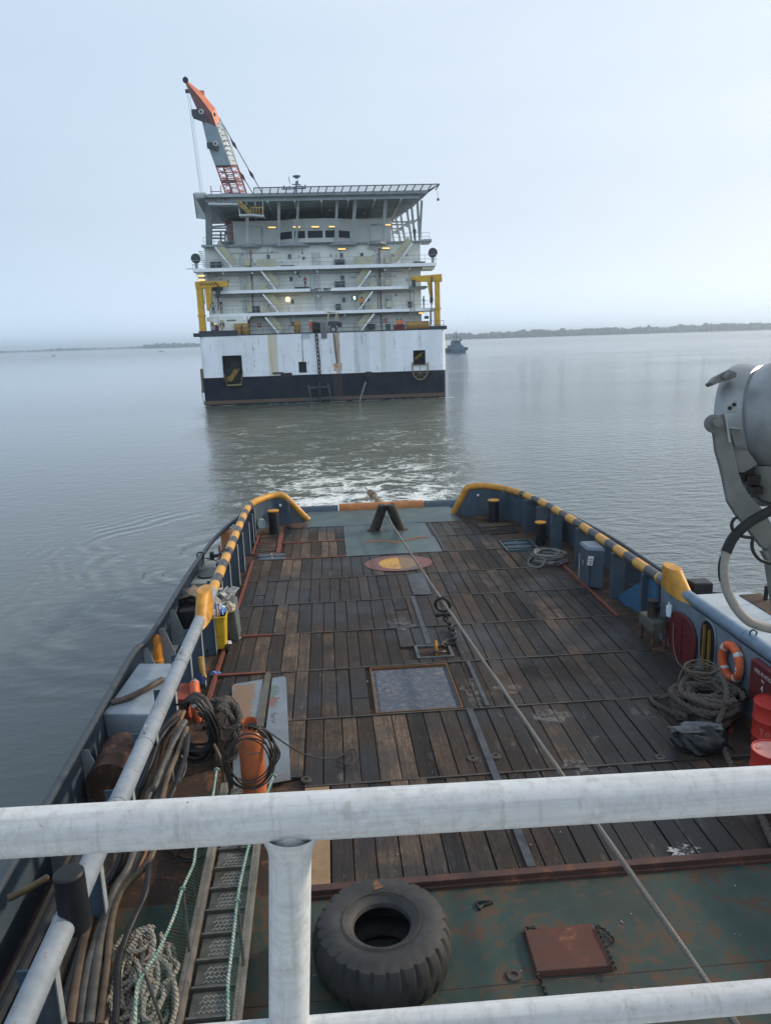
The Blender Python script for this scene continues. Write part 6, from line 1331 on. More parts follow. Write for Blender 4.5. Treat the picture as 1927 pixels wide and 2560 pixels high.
# ---- rope coils, hoses
def pile(name, c, rx, ry, h, r, n, seed, mat, label, strands=True, flat_=.9, cat='rope', jitter=.16, tail=None, wild=0.0):
    """loops of laid rope heaped round a centre"""
    rr = random.Random(seed); m = MB()
    for i in range(n):
        t = i/max(1, n-1); cx_, cy_ = c[0]+rr.uniform(-jitter, jitter)*rx, c[1]+rr.uniform(-jitter, jitter)*ry; ax_, ay_ = rx*rr.uniform(.55-.35*wild, 1.0-.3*wild), ry*rr.uniform(.55-.3*wild, 1.0-.3*wild); z = c[2]+r+(h-r)*(i/n)**flat_
        tilt = rr.uniform(-.25, .25)*(1+4*wild); ph = rr.uniform(0, 6.28); P = []
        k0 = 22
        for k in range(k0+1):
            a = ph+2*math.pi*k/k0*(.93 if i % 3 else 1.0); P.append((cx_+ax_*math.cos(a)*(1+.10*math.sin(3*a+i)), cy_+ay_*math.sin(a)*(1+.10*math.cos(2*a+i)), max(c[2]+r, z+tilt*.25*h*math.sin(a)+rr.uniform(-.3, .3)*r)))
        P = smooth_path(P, 2)
        if strands: laid(m, P, r, 3, r*6.5, 6, 3)
        else: m.tube(P, r, 8)
    if tail:
        P = smooth_path(tail, 8)
        if strands: laid(m, P, r, 3, r*6.5, 6, 3)
        else: m.tube(P, r, 8)
    o = m.build(name, mat, None); return tag(o, label, cat)
R_WHITE = rope_mat('off_white_rope', (.50, .46, .40), (.30, .26, .21), 45); R_GREY = rope_mat('grey_brown_rope', (.13, .105, .085), (.075, .065, .06), 45); R_PALE = rope_mat('pale_grey_rope', (.27, .27, .26), (.16, .16, .155), 45); R_TAN = rope_mat('thin_tan_rope', (.20, .16, .12), (.12, .10, .08), 60); R_GRN = rope_mat('white_green_rope', (.44, .50, .46), (.07, .22, .17), 55)
pile('rope_heap', (-2.26, 7.15, .0), .32, .70, .50, .026, 34, 4, R_WHITE, 'tangled heap of off white laid rope between the hoses and the gangway', jitter=.75, wild=1.0, tail=[(-2.0, 7.0, .3), (-2.2, 6.6, .2), (-2.5, 6.2, .1)])
pile('rope_coil', (6.65, 22.75, .02), .50, .58, .34, .030, 11, 5, R_PALE, 'pale grey rope coil beside the round covers on the right of the deck', tail=[(6.5, 22.6, .3), (6.15, 22.9, .12), (5.95, 22.4, .06), (6.2, 22.0, .1), (6.6, 22.5, .3)])
pile('rope_coil', (6.58, 12.40, .02), .60, .62, .62, .056, 18, 6, R_GREY, 'big heap of thick grey mooring rope by the starboard wall under the lifebuoy', jitter=.22, wild=.30)
pile('rope_coil', (6.75, 12.95, .50), .36, .30, .36, .012, 12, 9, R_TAN, 'tangle of thin tan line on top of the grey mooring rope heap', False, tail=[(6.7, 13.2, .85), (6.4, 13.0, .75), (6.2, 12.8, .4), (6.1, 12.6, .2)])
m = MB(); laid(m, smooth_path([(6.95, 12.6, .80), (6.75, 12.0, .72), (6.38, 11.55, .35), (6.28, 11.0, .10), (6.12, 10.2, .07), (5.95, 9.4, .09), (5.82, 9.0, .12), (5.7, 8.4, .05), (5.6, 7.6, .05)], 6), .055, 3, .34, 7, 3); o = m.build('rope_end', R_GREY, None); tag(o, 'thick grey rope hanging off the heap and trailing over the deck to the coaming', 'rope')
m = MB(); laid(m, smooth_path([(6.3, 13.0, .30), (6.1, 13.1, .16), (5.95, 13.25, .12), (5.9, 12.95, .12), (6.1, 12.6, .10), (6.3, 12.2, .10)], 6), .05, 3, .32, 7, 3); o = m.build('rope_tail', R_GREY, None); tag(o, 'loose tail of thick rope curling out left of the grey mooring heap', 'rope')
# hanging coil of thick rope behind the gas cylinder
def hang(name, c, rx, rz, r, n, seed, mat, label, strands=False, depth=.25, cat='hose'):
    rr = random.Random(seed); m = MB()
    for i in range(n):
        a0 = rx*rr.uniform(.6, 1.0); b0 = rz*rr.uniform(.78, 1.0); y = c[1]+rr.uniform(-depth, depth)/2; ph = rr.uniform(-.15, .15); P = []
        for k in range(25):
            a = 2*math.pi*k/24; x = a0*math.sin(a)*(1-.25*math.cos(a)); z = b0*math.cos(a); P.append((c[0]+x+ph*z*.3, y+.06*math.sin(a*2+i)+rr.uniform(-.01, .01), c[2]+z+(rz-b0)))
        P = smooth_path(P, 2)
        if strands: laid(m, P, r, 3, r*6.5, 6, 3)
        else: m.tube(P, r, 8)
    o = m.build(name, mat, None); return tag(o, label, cat)
HB = plain('black_hose', (.022, .022, .024), .45, 0, .4, 9, .2, .003); HBR = plain('brown_hose', (.105, .075, .052), .5, 0, .45, 4, .25, .004); HOR = plain('orange_brown_hose', (.17, .085, .04), .5, 0, .35, 4, .25, .004); HGR = plain('grey_hose', (.085, .08, .075), .5, 0, .4, 4, .25, .004)
p = PY(494, 1846, 11.9); hang('hose_coil', (p.x, 11.9, .76), .36, .58, .021, 24, 3, HB, 'hank of thin black hoses hung from the stay left of the gas cylinder')
m = MB(); m.cyl((p.x-.08, 11.95, 1.26), (p.x+.02, 11.7, 1.36), .045, n=12); m.cyl((-2.75, 11.95, 1.20), (p.x-.05, 11.9, 1.27), .02, n=8); m.build('hose_hook', BLACKP, tug)
p = G(556, 1900, .35); hang('rope_hank', (-2.00, 12.2, .54), .27, .52, .050, 12, 5, R_GREY, 'thick grey brown rope hank between the black hoses and the gas cylinder', True, .4, 'rope')
m = MB(); laid(m, smooth_path([(-2.45, 12.2, .98), (-2.15, 12.35, 1.05), (-1.80, 12.2, 1.0), (-1.72, 12.0, .8), (-1.9, 11.95, .72), (-2.2, 12.0, .85), (-2.4, 12.15, .95)], 6), .05, 3, .32, 7, 3); o = m.build('rope_loop', R_GREY, None); tag(o, 'top loop of the grey brown rope hank beside the red edge strip', 'rope')
def iz(pts, z): return [G(1*x, 1*y, zz) for (x, y), zz in zip(pts, z)]
Bc = lambda P: [(x*.45646, 2000+y*.45646) for x, y in P]; Ac = lambda P: [(x*.4204, 1400+y*.4204) for x, y in P]
HS = [(Ac([(1075, 905), (1000, 985), (945, 1080), (930, 1180), (905, 1300), (850, 1400)])+Bc([(690, 290), (600, 430), (540, 560), (480, 700), (440, 900), (405, 1100), (385, 1240)]), .058, HBR),
      (Ac([(1095, 900), (1050, 1000), (985, 1090), (960, 1200), (930, 1300), (890, 1400)])+Bc([(800, 270), (700, 420), (590, 500), (540, 620), (515, 750), (498, 850)]), .036, HOR),
      (Ac([(1100, 960), (1040, 1060), (1000, 1180), (960, 1320), (930, 1420)])+Bc([(765, 280), (700, 430), (640, 520), (590, 620), (550, 760), (530, 900), (510, 1050), (490, 1240)]), .058, HGR),
      (Ac([(1110, 1000), (1070, 1120), (1010, 1260), (970, 1400)])+Bc([(840, 280), (780, 380), (690, 470), (640, 560), (615, 650), (600, 760), (590, 900), (570, 1050), (545, 1240)]), .042, HBR),
      (Ac([(1120, 1040), (1100, 1180), (1060, 1300), (1020, 1400)])+Bc([(830, 300), (800, 500), (740, 640), (690, 760), (650, 900), (640, 1100), (630, 1240)]), .038, HB),
      (Ac([(1060, 940), (960, 1050), (900, 1200), (850, 1330), (800, 1420)])+Bc([(650, 330), (560, 500), (490, 650), (430, 850), (370, 1050), (340, 1240)]), .045, HB),
      (Ac([(1085, 1000), (1000, 1150), (930, 1330), (880, 1420)])+Bc([(720, 330), (640, 470), (570, 640), (500, 850), (460, 1050), (440, 1240)]), .045, HGR)]
for i, (P, r, mt) in enumerate(HS):
    n = len(P); zz = [1.22-.55*(k/(n-1))**.7 - (.20 if k > 2 else 0)*min(1, (k-2)/4) for k in range(n)]
    m = MB(); m.tube(smooth_path([G(x, y, z) for (x, y), z in zip(P, zz)], 5), r, 12); o = m.build('hose', mt, None)
    tag(o, 'orange brown hose ending cut open among the bundle by the port rail' if i == 1 else {'black_hose': 'black', 'brown_hose': 'brown', 'grey_hose': 'grey'}[mt.name]+' hose in the bundle draped along the inside of the port rail', 'hose', 'hoses draped along the port rail')
    if i == 1: o['group'] = 'single cut hose'
# loose hose end past the coil
m = MB(); m.tube(smooth_path([G(535, 1862, .75), G(552, 1900, .6), G(560, 1945, .35), G(561, 1990, .1), G(560, 2020, .05)], 6), .026, 10); o = m.build('hose', HBR, None); tag(o, 'brown hose end curving down from the black hank towards the deck', 'hose')
m = MB(); m.tube(smooth_path([G(453, 1860, .8), G(438, 1890, .7), G(432, 1930, .5), G(440, 1962, .4), G(462, 1930, .4), G(465, 1890, .5), G(452, 1858, .7)], 6), .014, 8); o = m.build('hose_loop', HGR, None); tag(o, 'thin grey hose loop below the black hank by the port rail', 'hose')
m = MB(); m.torus((-2.25, 9.9, .05), .30, .018, (0, 0, 1), 30, 8, 1, 1.4); m.torus((-2.3, 10.1, .08), .24, .016, (.1, 0, 1), 30, 8, 1, 1.3); m.torus((-2.2, 9.6, .09), .2, .016, (0, .15, 1), 30, 8); o = m.build('hose_coil', HB, None); tag(o, 'black hose coil lying on the deck under the near guard rail', 'hose')

# ---- port walkway clutter
RUSTB = paint('rusted_barrel', (.060, .034, .026), rust=(.085, .045, .028), amt=.6, sc=2.5, rough=.8, damt=.6, dirt=(.03, .022, .018), bump=.4)
def barrel(c, axis, r, L, mat, name, label, cat='barrel', bands=(.33, .66), group=None, end=True):
    m = MB(); pr = [(0, 0), (r*.94, 0), (r*.95, .012), (r, 0), (r+.006, .012), (r, .03)]
    for b in bands: pr += [(r, L*b-.025), (r+.012, L*b), (r, L*b+.025)]
    pr += [(r, L-.03), (r+.006, L-.012), (r, L), (r*.95, L-.012), (r*.94, L-.02), (0, L-.02)]
    m.lathe(pr, (0, 0, 0), axis, 36); o = m.build(name, mat, None); o.location = c; tag(o, label, cat, group); return o
barrel((-3.62, 10.95, .42), (0, 1, .03), .36, .95, RUSTB, 'rusty_barrel', 'rusty barrel lying on its side in the port walkway behind the rail')
rr = random.Random(12)
lab = 'long dark pole in the stack stowed along the port walkway'
for i in range(13):
    x = -3.95+rr.uniform(0, .95); y0 = rr.uniform(9.2, 10.6); y1 = rr.uniform(2.5, 4.5); z0 = rr.uniform(.08, .55); r = rr.uniform(.04, .085); mt = rr.choice([HBR, HB, plain('weathered_pole', (.085, .068, .052), .8, 0, .4, 4, .3, .005), RUSTB])
    P = smooth_path([(x, y0, z0), (x+rr.uniform(-.06, .06), (y0+y1)/2, z0+rr.uniform(-.05, .1)), (x+rr.uniform(-.1, .1), y1, z0)], 6)
    m = MB(); m.tube(P, r, 10); o = m.build('pole', mt, None); tag(o, {'black_hose': 'black tube in the stack stowed along the port walkway', 'brown_hose': 'brown tube in the stack stowed along the port walkway', 'rusted_barrel': 'rusty pipe in the stack stowed along the port walkway'}.get(mt.name, 'weathered pole in the stack stowed along the port walkway'), 'pole', 'poles and pipes stowed along the port walkway')
m = MB(); m.tube(smooth_path([G(118, 2195, .9), G(75, 2220, .95), G(40, 2238, 1.0), G(20, 2247, 1.0)], 5), .040, 14); o = m.build('brass_pipe', plain('brass_brown', (.10, .07, .04), .4, .3, .3, 5), None); tag(o, 'short brownish pipe sticking out left of the black rope horn', 'pipe')
m = MB(); m.tube(smooth_path([G(278, 1758, .90), G(318, 1745, .92), G(360, 1725, .92), G(405, 1699, .92)], 6), .055, 16); o = m.build('bent_pipe', plain('bent_pipe_brown', (.10, .08, .066), .6, .1, .35, 5, .3), None); tag(o, 'bent brown pipe lying on the pale side tank top', 'pipe')
t = thing('beacon_lamp', 'orange beacon lamp standing by the port bulwark beyond the side tank', 'lamp')
p = G(392, 1655, .3); m = MB(); m.lathe([(.15, .30), (.15, .36), (.125, .38), (.125, .85), (.10, .90), (0, .91)], (p.x, p.y, 0), n=20); m.build('amber_lens', paint('amber', (.55, .22, .03), amt=.1, sc=8, rough=.3), t); m = MB(); m.lathe([(.14, 0), (.14, .30), (0, .30)], (p.x, p.y, 0), n=20); m.build('lamp_base', plain('lamp_base_grey', (.2, .21, .2), .6), t)
m = MB()
for k in range(4): m.cyl((p.x+.14*math.cos(k*1.57), p.y+.14*math.sin(k*1.57), .34), (p.x+.14*math.cos(k*1.57), p.y+.14*math.sin(k*1.57), .88), .008, n=6)
m.build('lamp_guard', YEL, t); based(t, (p.x, p.y, 0))
# litter box and wheel by the port side
def crumple(c, s, mat, name, label, cat, seed, n=14):
    rr = random.Random(seed); bm = bmesh.new(); bmesh.ops.create_icosphere(bm, subdivisions=3, radius=1)
    ph = [rr.uniform(0, 6) for _ in range(6)]
    for v in bm.verts:
        d = v.co.copy(); k = 1+.22*math.sin(5*d.x+ph[0]+3*d.y)+.18*math.sin(7*d.y+ph[1]-4*d.z)+.14*math.sin(9*d.z+ph[2]+5*d.x)+rr.uniform(-.09, .09); v.co = Vector((d.x*s[0]*k, d.y*s[1]*k, max(-s[2]*.8, d.z*s[2]*k)))
    me = bpy.data.meshes.new(name); bm.to_mesh(me); bm.free(); me.materials.append(mat); o = bpy.data.objects.new(name, me); COL.objects.link(o); o.location = c
    return tag(o, label, cat) if label else o
m = MB(); m.hexa([(-3.86, 18.3, 0), (-3.12, 18.3, 0), (-3.12, 19.6, 0), (-3.86, 19.6, 0), (-3.9, 18.25, .6), (-3.08, 18.25, .6), (-3.08, 19.65, .6), (-3.9, 19.65, .6)]); o = m.build('litter_crate', plain('dark_crate', (.03, .03, .035), .7), None, smooth=0, bevel=.02); tag(o, 'dark crate holding scrap cardboard in the port walkway', 'crate')
m = MB(); rr = random.Random(5)
for i in range(9):
    c = Vector((-3.55+rr.uniform(-.28, .25), 19.2+rr.uniform(-.5, .45), .66+.05*i/2)); m.box(c, (rr.uniform(.2, .45), rr.uniform(.2, .5), .02), Euler((rr.uniform(-.5, .5), rr.uniform(-.5, .5), rr.uniform(0, 3))).to_matrix())
o = m.build('cardboard_scrap', plain('cardboard', (.27, .20, .14), .9, 0, .35, 3), None, smooth=0); tag(o, 'torn cardboard heaped on the dark crate in the port walkway', 'cardboard')
t = thing('valve_wheel', 'rust red valve wheel mounted beside the striped port rail', 'valve'); p = PY(547, 1385, 22.6); p = Vector((-3.45, 22.8, .75)); m = MB(); m.torus(p, .28, .03, (1, .2, 0), 28, 8)
for k in range(4): a = k*math.pi/2; m.beam(p, p+Vector((0, .28*math.cos(a), .28*math.sin(a))), .03)
m.build('hand_wheel', paint('wheel_red', (.22, .05, .035), amt=.4, sc=6), t); m = MB(); m.cyl(p, p+Vector((-.25, -.05, 0)), .05, n=12); m.bx(p.x-.3, p.x-.2, p.y-.1, p.y+.1, 0, p.z+.1); m.build('valve_body', BLACKP, t); based(t, (p.x-.25, p.y, 0))
m = MB(); m.torus((-3.88, 21.9, 1.02), .10, .02, (0, 1, 0), 18, 6); m.torus((-3.0, 20.9, 1.28), .15, .018, (0, 1, 0), 20, 6); m.tube(smooth_path([(-3.0, 20.9, 1.13), (-3.1, 21.4, .8), (-3.5, 21.8, .9), (-3.85, 21.9, .95)], 5), .016, 6); o = m.build('lashing', BLACKP, None); tag(o, 'black lashing tied round the striped port rail and the outer cap pipe', 'rope')

# yellow wheelie bin with refuse
t = thing('wheelie_bin', 'yellow wheeled bin overflowing with blue and white refuse beside the port rail', 'bin')
bx0, by0 = -2.62, 17.0; w0, w1, d0_, d1 = .19, .235, .19, .25; cxx = -2.80
def rr4(w_, d_, z, k=5):
    o = []; rad = .06
    for sx, sy, a0 in ((1, 1, 0), (-1, 1, 90), (-1, -1, 180), (1, -1, 270)):
        for i in range(k): a = R_(a0+90*i/(k-1)); o.append((cxx+sx*(w_-rad)+rad*math.cos(a), 17.15+sy*(d_-rad)+rad*math.sin(a), z))
    return o
def loft(rings, name, mat, par, cap0=True, cap1=True):
    m = MB(); n = len(rings[0])
    for r in rings: m.v += [tuple(p) for p in r]
    for i in range(len(rings)-1):
        for k in range(n): m.f.append((i*n+k, i*n+(k+1) % n, (i+1)*n+(k+1) % n, (i+1)*n+k)); m.m.append(0)
    if cap0: m.f.append(tuple(range(n-1, -1, -1))); m.m.append(0)
    if cap1: m.f.append(tuple((len(rings)-1)*n+k for k in range(n))); m.m.append(0)
    return m.build(name, mat, par, smooth=40)
YB_ = paint('bin_yellow', (.60, .40, .03), rust=(.12, .09, .05), amt=.12, sc=5, rough=.4, damt=.3, bump=0)
loft([rr4(.18, .18, .10), rr4(.19, .19, .14), rr4(.235, .25, .88)], 'bin_body', YB_, t, True, False); loft([rr4(.235, .25, .86), rr4(.262, .278, .875), rr4(.262, .278, .905), rr4(.238, .252, .91), rr4(.228, .242, .85)], 'bin_rim', YB_, t, False, False)
for s in (-1, 1):
    m = MB(); m.cyl((cxx+s*.20, 16.98, .10), (cxx+s*.25, 16.98, .10), .10, n=24); m.build('wheel', BLACKR, t)
based(t, (cxx, 17.15, 0))
BLP = plain('blue_white_plastic', (.12, .24, .52), .35, 0, .5, 9, .3); WHP = plain('white_plastic_film', (.62, .70, .78), .3, 0, .2, 9, .3)
rr = random.Random(21)
for i in range(7):
    crumple((cxx+rr.uniform(-.15, .17), 17.15+rr.uniform(-.15, .2), .92+rr.uniform(0, .16)), (rr.uniform(.07, .13),)*2+(rr.uniform(.05, .10),), [BLP, WHP][i % 2], 'refuse', 'crumpled '+('white' if i % 2 else 'blue')+' plastic refuse piled in the top of the yellow bin', 'refuse', 30+i)['group'] = 'refuse in the yellow bin'
m = MB(); m.beam((cxx+.05, 17.0, .85), (cxx+.03, 16.98, 1.25), .03); m.beam((cxx+.09, 17.05, .85), (cxx+.10, 17.0, 1.2), .025); o = m.build('broom_stick', plain('pink_brown_stick', (.35, .19, .14), .7), None, smooth=0); tag(o, 'two short pinkish sticks poking out of the yellow bin', 'stick')
# the second dark bin and scrap behind it
m = MB(); m.hexa([(-2.62, 17.6, 0), (-2.36, 17.5, 0), (-2.40, 18.3, 0), (-2.85, 18.4, 0), (-2.72, 17.5, 1.0), (-2.40, 17.45, .9), (-2.44, 18.35, .92), (-2.92, 18.4, 1.0)]); o = m.build('grey_sack_bin', paint('grey_tarp', (.10, .12, .13), rust=(.25, .22, .15), amt=.35, sc=5, rough=.6, damt=.4), None, smooth=60, bevel=.05); tag(o, 'grey tarpaulin covered bin standing behind the yellow bin', 'bin')
m = MB()
for i in range(12):
    c = Vector((-2.70+rr.uniform(-.3, .25), 17.95+rr.uniform(-.4, .4), 1.02+rr.uniform(0, .14))); m.box(c, (rr.uniform(.08, .35), rr.uniform(.06, .3), .015), Euler((rr.uniform(-.6, .6), rr.uniform(-.6, .6), rr.uniform(0, 3))).to_matrix())
o = m.build('paper_scrap', plain('paper_scrap_mix', (.36, .36, .34), .8, 0, .6, 4), None, smooth=0); tag(o, 'scraps of paper and board heaped on the grey tarpaulin bin', 'paper')
crumple((-2.50, 17.4, .95), (.10, .10, .12), plain('cream_scrap', (.50, .44, .32), .8, 0, .3, 9), 'cream_rag', 'cream coloured rag hanging over the edge of the grey tarpaulin bin', 'rag', 3)
m = MB(); rr = random.Random(2)
for (px, py, s) in ((590, 1588, .05), (597, 1595, .06), (574, 1606, .07)):
    p = G(px, py, .09); m.box(p, (s*2.2, s*1.2, .012), Euler((rr.uniform(-.4, .4), rr.uniform(-.4, .4), rr.uniform(0, 3))).to_matrix())
o = m.build('litter', plain('white_litter', (.6, .62, .64), .6), None, smooth=0); tag(o, 'bits of white litter on the red edge strip by the yellow bin', 'litter')
crumple(G(537, 1685, .05), (.10, .07, .05), BLP, 'blue_bag', 'crumpled blue and white bag on the deck by the red edge strip', 'bag', 9)
m = MB(); p = G(505, 1700, .5); m.tube(smooth_path([(-2.72, 14.4, 1.0), (-2.70, 14.35, .75), (-2.66, 14.3, .6)], 5), .05, 8); o = crumple((-2.68, 13.95, .72), (.09, .07, .13), plain('dark_blue_cloth', (.03, .05, .12), .8, 0, .3, 9), 'blue_glove', 'dark blue glove hung on a stay near the port lifebuoy', 'glove', 4)
bm_ = m.build('hung_strap', plain('ochre_strap', (.40, .24, .06), .7), None); tag(bm_, 'ochre strap hanging on the stay above the blue glove', 'strap')
# port lifebuoy and red box
BUOY = paint('buoy_orange', (.68, .13, .04), rust=(.4, .15, .08), amt=.12, sc=6, rough=.5, damt=.2, bump=.05)
def lifebuoy(c, axis, label, name, rot=0):
    t = thing('lifebuoy', label, 'lifebuoy'); t.scale = (1.1,)*3; m = MB(); m.torus((0, 0, 0), .285, .075, (0, 0, 1), 48, 16); m.build('ring', BUOY, t)
    for k in range(4):
        a = rot+math.pi/4+k*math.pi/2; b = MB(); P = []
        for j in (-1, 0, 1):
            aa = a+j*.11; P.append((.285*math.cos(aa), .285*math.sin(aa), 0))
        b.tube(P, .079, 16); b.build('reflective_band', plain('reflective_tape', (.55, .55, .52), .35), t)
    m = MB(); P = []
    for k in range(49): a = 2*math.pi*k/48+rot; rr_ = .37+.028*abs(math.sin(2*(a-rot-math.pi/4))); P.append((rr_*math.cos(a), rr_*math.sin(a), .01))
    m.tube(P, .007, 6, closed=False); m.build('grab_line', R_PALE, t)
    t.rotation_mode = 'QUATERNION'; t.rotation_quaternion = Vector(axis).to_track_quat('Z', 'Y'); t.location = c; return t
lb = lifebuoy((hx-.085, 12.98, .86), (-1, 0, 0), 'orange lifebuoy with grey bands hung on the starboard wall', 'x')
p = text('SKY', .075, Vector((0, 0, 0)), Euler((0, 0, 0)), plain('buoy_letter', (.7, .7, .68), .5), None, 'ring_lettering', .002); p.parent = lb
p.location = (.285, -.02, .078); p.rotation_euler = (0, 0, R_(-90)); tt = text('SKY', .075, Vector((0, 0, 0)), Euler((0, 0, 0)), MATS['buoy_letter'], None, 'ring_lettering', .002); tt.parent = lb; tt.location = (-.20, .20, .078); tt.rotation_euler = (0, 0, R_(45))
lifebuoy((-2.64, 13.15, .66), (1, .15, 0), 'orange lifebuoy seen edge on beside the red box by the port rail', 'y', .5)
REDB = paint('orange_red_box', (.32, .075, .045), rust=(.25, .1, .06), amt=.15, sc=3, rough=.45, damt=.25)
t = thing('red_locker', 'orange red fire locker fixed inside the port rail', 'locker'); m = MB(); m.hexa([(-2.86, 12.75, .40), (-2.72, 12.75, .40), (-2.72, 13.35, .40), (-2.86, 13.35, .40), (-2.90, 12.75, .90), (-2.72, 12.75, .90), (-2.72, 13.35, .90), (-2.90, 13.35, .90)]); m.build('locker_body', REDB, t, smooth=0, bevel=.012); m = MB(); m.bx(-2.93, -2.69, 12.72, 13.38, .90, .93); m.build('locker_lid', REDB, t, smooth=0, bevel=.006); based(t, (-2.76, 13.2, 0))

# painted sheet lying on the planks
def sheet_mat():
    m = NT('paint_smeared_sheet'); co = m.coord(); s = m.sep(co); a = m.noise(2.2, 6, .7); b = m.noise(8, 5, .75)
    v = m.mix(m.ramp(a, [(.3, 0.0), (.7, 1.0)]), (.11, .14, .17), (.19, .225, .26)); wob = m.math('MULTIPLY_ADD', m.math('SUBTRACT', b, .5), .5, 0)
    def patch(x0, x1, y0, y1, c, vv):
        fx = m.math('MULTIPLY', m.math('GREATER_THAN', m.math('ADD', s[0], wob), x0), m.math('LESS_THAN', m.math('ADD', s[0], wob), x1)); fy = m.math('MULTIPLY', m.math('GREATER_THAN', m.math('ADD', s[1], wob), y0), m.math('LESS_THAN', m.math('ADD', s[1], wob), y1))
        return m.mix(m.math('MULTIPLY', m.math('MULTIPLY', fx, fy), .93), vv, c)
    v = patch(-2.18, -1.76, 13.75, 15.0, (.20, .115, .055), v); v = patch(-2.10, -1.72, 13.15, 13.9, (.21, .12, .06), v); v = patch(-1.50, -1.28, 14.2, 14.85, (.075, .13, .10), v); v = patch(-1.45, -1.25, 13.95, 14.3, (.17, .07, .05), v); v = patch(-1.32, -1.28, 13.2, 13.7, (.03, .035, .04), v); v = patch(-1.62, -1.56, 13.2, 13.6, (.06, .08, .10), v)
    v = m.mix(m.math('MULTIPLY', m.ramp(m.noise(1.2, 4, .6), [(.5, 0.0), (.62, 1.0)]), m.math('LESS_THAN', s[1], 12.9)), v, (.12, .12, .12)); m.bump(b, .1, .002); return m.fin(v, .4)
sm_ = sheet_mat(); o = None
pts = [(-2.22, 15.0), (-2.12, 15.08), (-1.72, 15.1), (-1.70, 14.6), (-1.70, 13.0), (-1.76, 11.3), (-2.02, 11.3)]
m = MB(); m.prism([(-2.24, 14.95, .074), (-2.20, 15.05, .074), (-1.62, 15.2, .074), (-1.46, 11.2, .074), (-1.78, 11.15, .074)][::-1], (0, 0, .012)); o = m.build('painted_sheet', sm_, None, smooth=0); tag(o, 'left painted metal sheet, ochre smeared, on the planks behind the gas cylinder', 'sheet')
m = MB(); m.prism([(-1.43, 15.2, .07), (-1.40, 15.25, .07), (-1.2, 15.3, .07), (-1.14, 15.2, .07), (-.88, 11.3, .07), (-1.38, 11.2, .07)][::-1], (0, 0, .012)); o = m.build('painted_sheet', sm_, None, smooth=0); tag(o, 'right painted metal sheet, green and red smeared, on the planks behind the gas cylinder', 'sheet')
m = MB(); m.prism([(-1.60, 11.4, .088), (-1.44, 11.4, .088), (-1.47, 15.4, .088), (-1.53, 15.55, .088), (-1.59, 15.4, .088)], (0, 0, .02)); o = m.build('flat_bar', plain('tan_grey_bar', (.105, .10, .085), .6, 0, .3, 4), None, smooth=0); tag(o, 'tan flat bar with a rounded end lying between the painted sheets', 'bar')

# gas cylinder with its hose
GX, GY = -1.375, 10.6
t = thing('gas_cylinder', 'orange gas cylinder standing upright wrapped in hose behind the white rail', 'cylinder')
CO = paint('cylinder_orange', (.46, .135, .055), rust=(.10, .045, .03), amt=.35, sc=5, rough=.42, damt=.5, dirt=(.12, .04, .03))
m = MB(); m.lathe([(.17, .0), (.185, .03), (.185, .30), (.19, .31), (.185, .32), (.185, 1.18), (.175, 1.26), (.14, 1.33), (.08, 1.37), (0, 1.38)], (GX, GY, .02), n=40); m.build('cylinder_body', CO, t)
m = MB(); n = 14; P = [(GX+.11*math.cos(a), GY+.11*math.sin(a)) for a in [R_(20+200*i/n) for i in range(n+1)]]
for (a, b) in zip(P, P[1:]): m.hexa([(a[0], a[1], 1.32), (b[0], b[1], 1.32), (b[0]*.98+GX*.02, b[1]*.98+GY*.02, 1.32), (a[0]*.98+GX*.02, a[1]*.98+GY*.02, 1.32), (a[0], a[1], 1.54), (b[0], b[1], 1.54), (b[0]*.98+GX*.02, b[1]*.98+GY*.02, 1.54), (a[0]*.98+GX*.02, a[1]*.98+GY*.02, 1.54)])
m.build('valve_guard', CO, t, smooth=30); m = MB(); m.cyl((GX, GY, 1.36), (GX, GY, 1.48), .03, n=12); m.cyl((GX, GY, 1.45), (GX+.13, GY-.05, 1.44), .035, n=12); m.ball((GX+.09, GY-.05, 1.45), .055, 10, 8); m.build('valve', BLACKP, t)
m = MB(); m.tube(smooth_path([(GX-.02, GY-.05, 1.44), (GX-.12, GY-.13, 1.38), (GX-.12, GY-.20, 1.22), (GX-.02, GY-.21, 1.12), (GX+.15, GY-.18, 1.10)], 6), .008, 8); m.build('pigtail_hose', HGR, t); based(t, (GX, GY, .02))
rr = random.Random(44); m = MB()
for i in range(6):
    P = []; tl = rr.uniform(1.40, 1.60); bt_ = rr.uniform(.58, .78); off = rr.uniform(-.03, .03); yo = rr.uniform(-.32, -.22); wx_ = rr.uniform(.29, .38)
    for k in range(25):
        a = 2*math.pi*k/24; x = GX-.02+off+wx_*math.sin(a); z = (tl+bt_)/2+(tl-bt_)/2*math.cos(a); y = GY+yo*(1 if z < 1.1 else .6)+.05*math.sin(a+i) ; y = GY+.30*math.sin(a*.5+.2)*0+yo; P.append((x, y, z))
    m.tube(smooth_path(P, 2), .0115, 8)
for i in range(5):
    P = [(GX+.12, GY-.05, 1.42-.02*i), (GX+.26+.02*i, GY+.0, 1.34-.05*i), (GX+.34+.02*i, GY-.05, 1.18-.05*i), (GX+.33, GY-.10, .98-.04*i), (GX+.26, GY-.22, .74)]
    m.tube(smooth_path(P, 6), .013, 8)
m.tube(smooth_path([(GX+.15, GY+.1, 1.38), (GX+.7, GY+.6, .6), (GX+1.2, GY+1.2, .12), (GX+1.5, GY+1.5, .09), (GX+1.6, GY+1.3, .09), (GX+1.45, GY+1.0, .09), (GX+1.25, GY+1.15, .10)], 6), .012, 8)
o = m.build('hose_coil', plain('olive_black_hose', (.040, .036, .030), .5, 0, .4, 9, .2), None); tag(o, 'dark thin hose looped many times round the orange gas cylinder', 'hose')

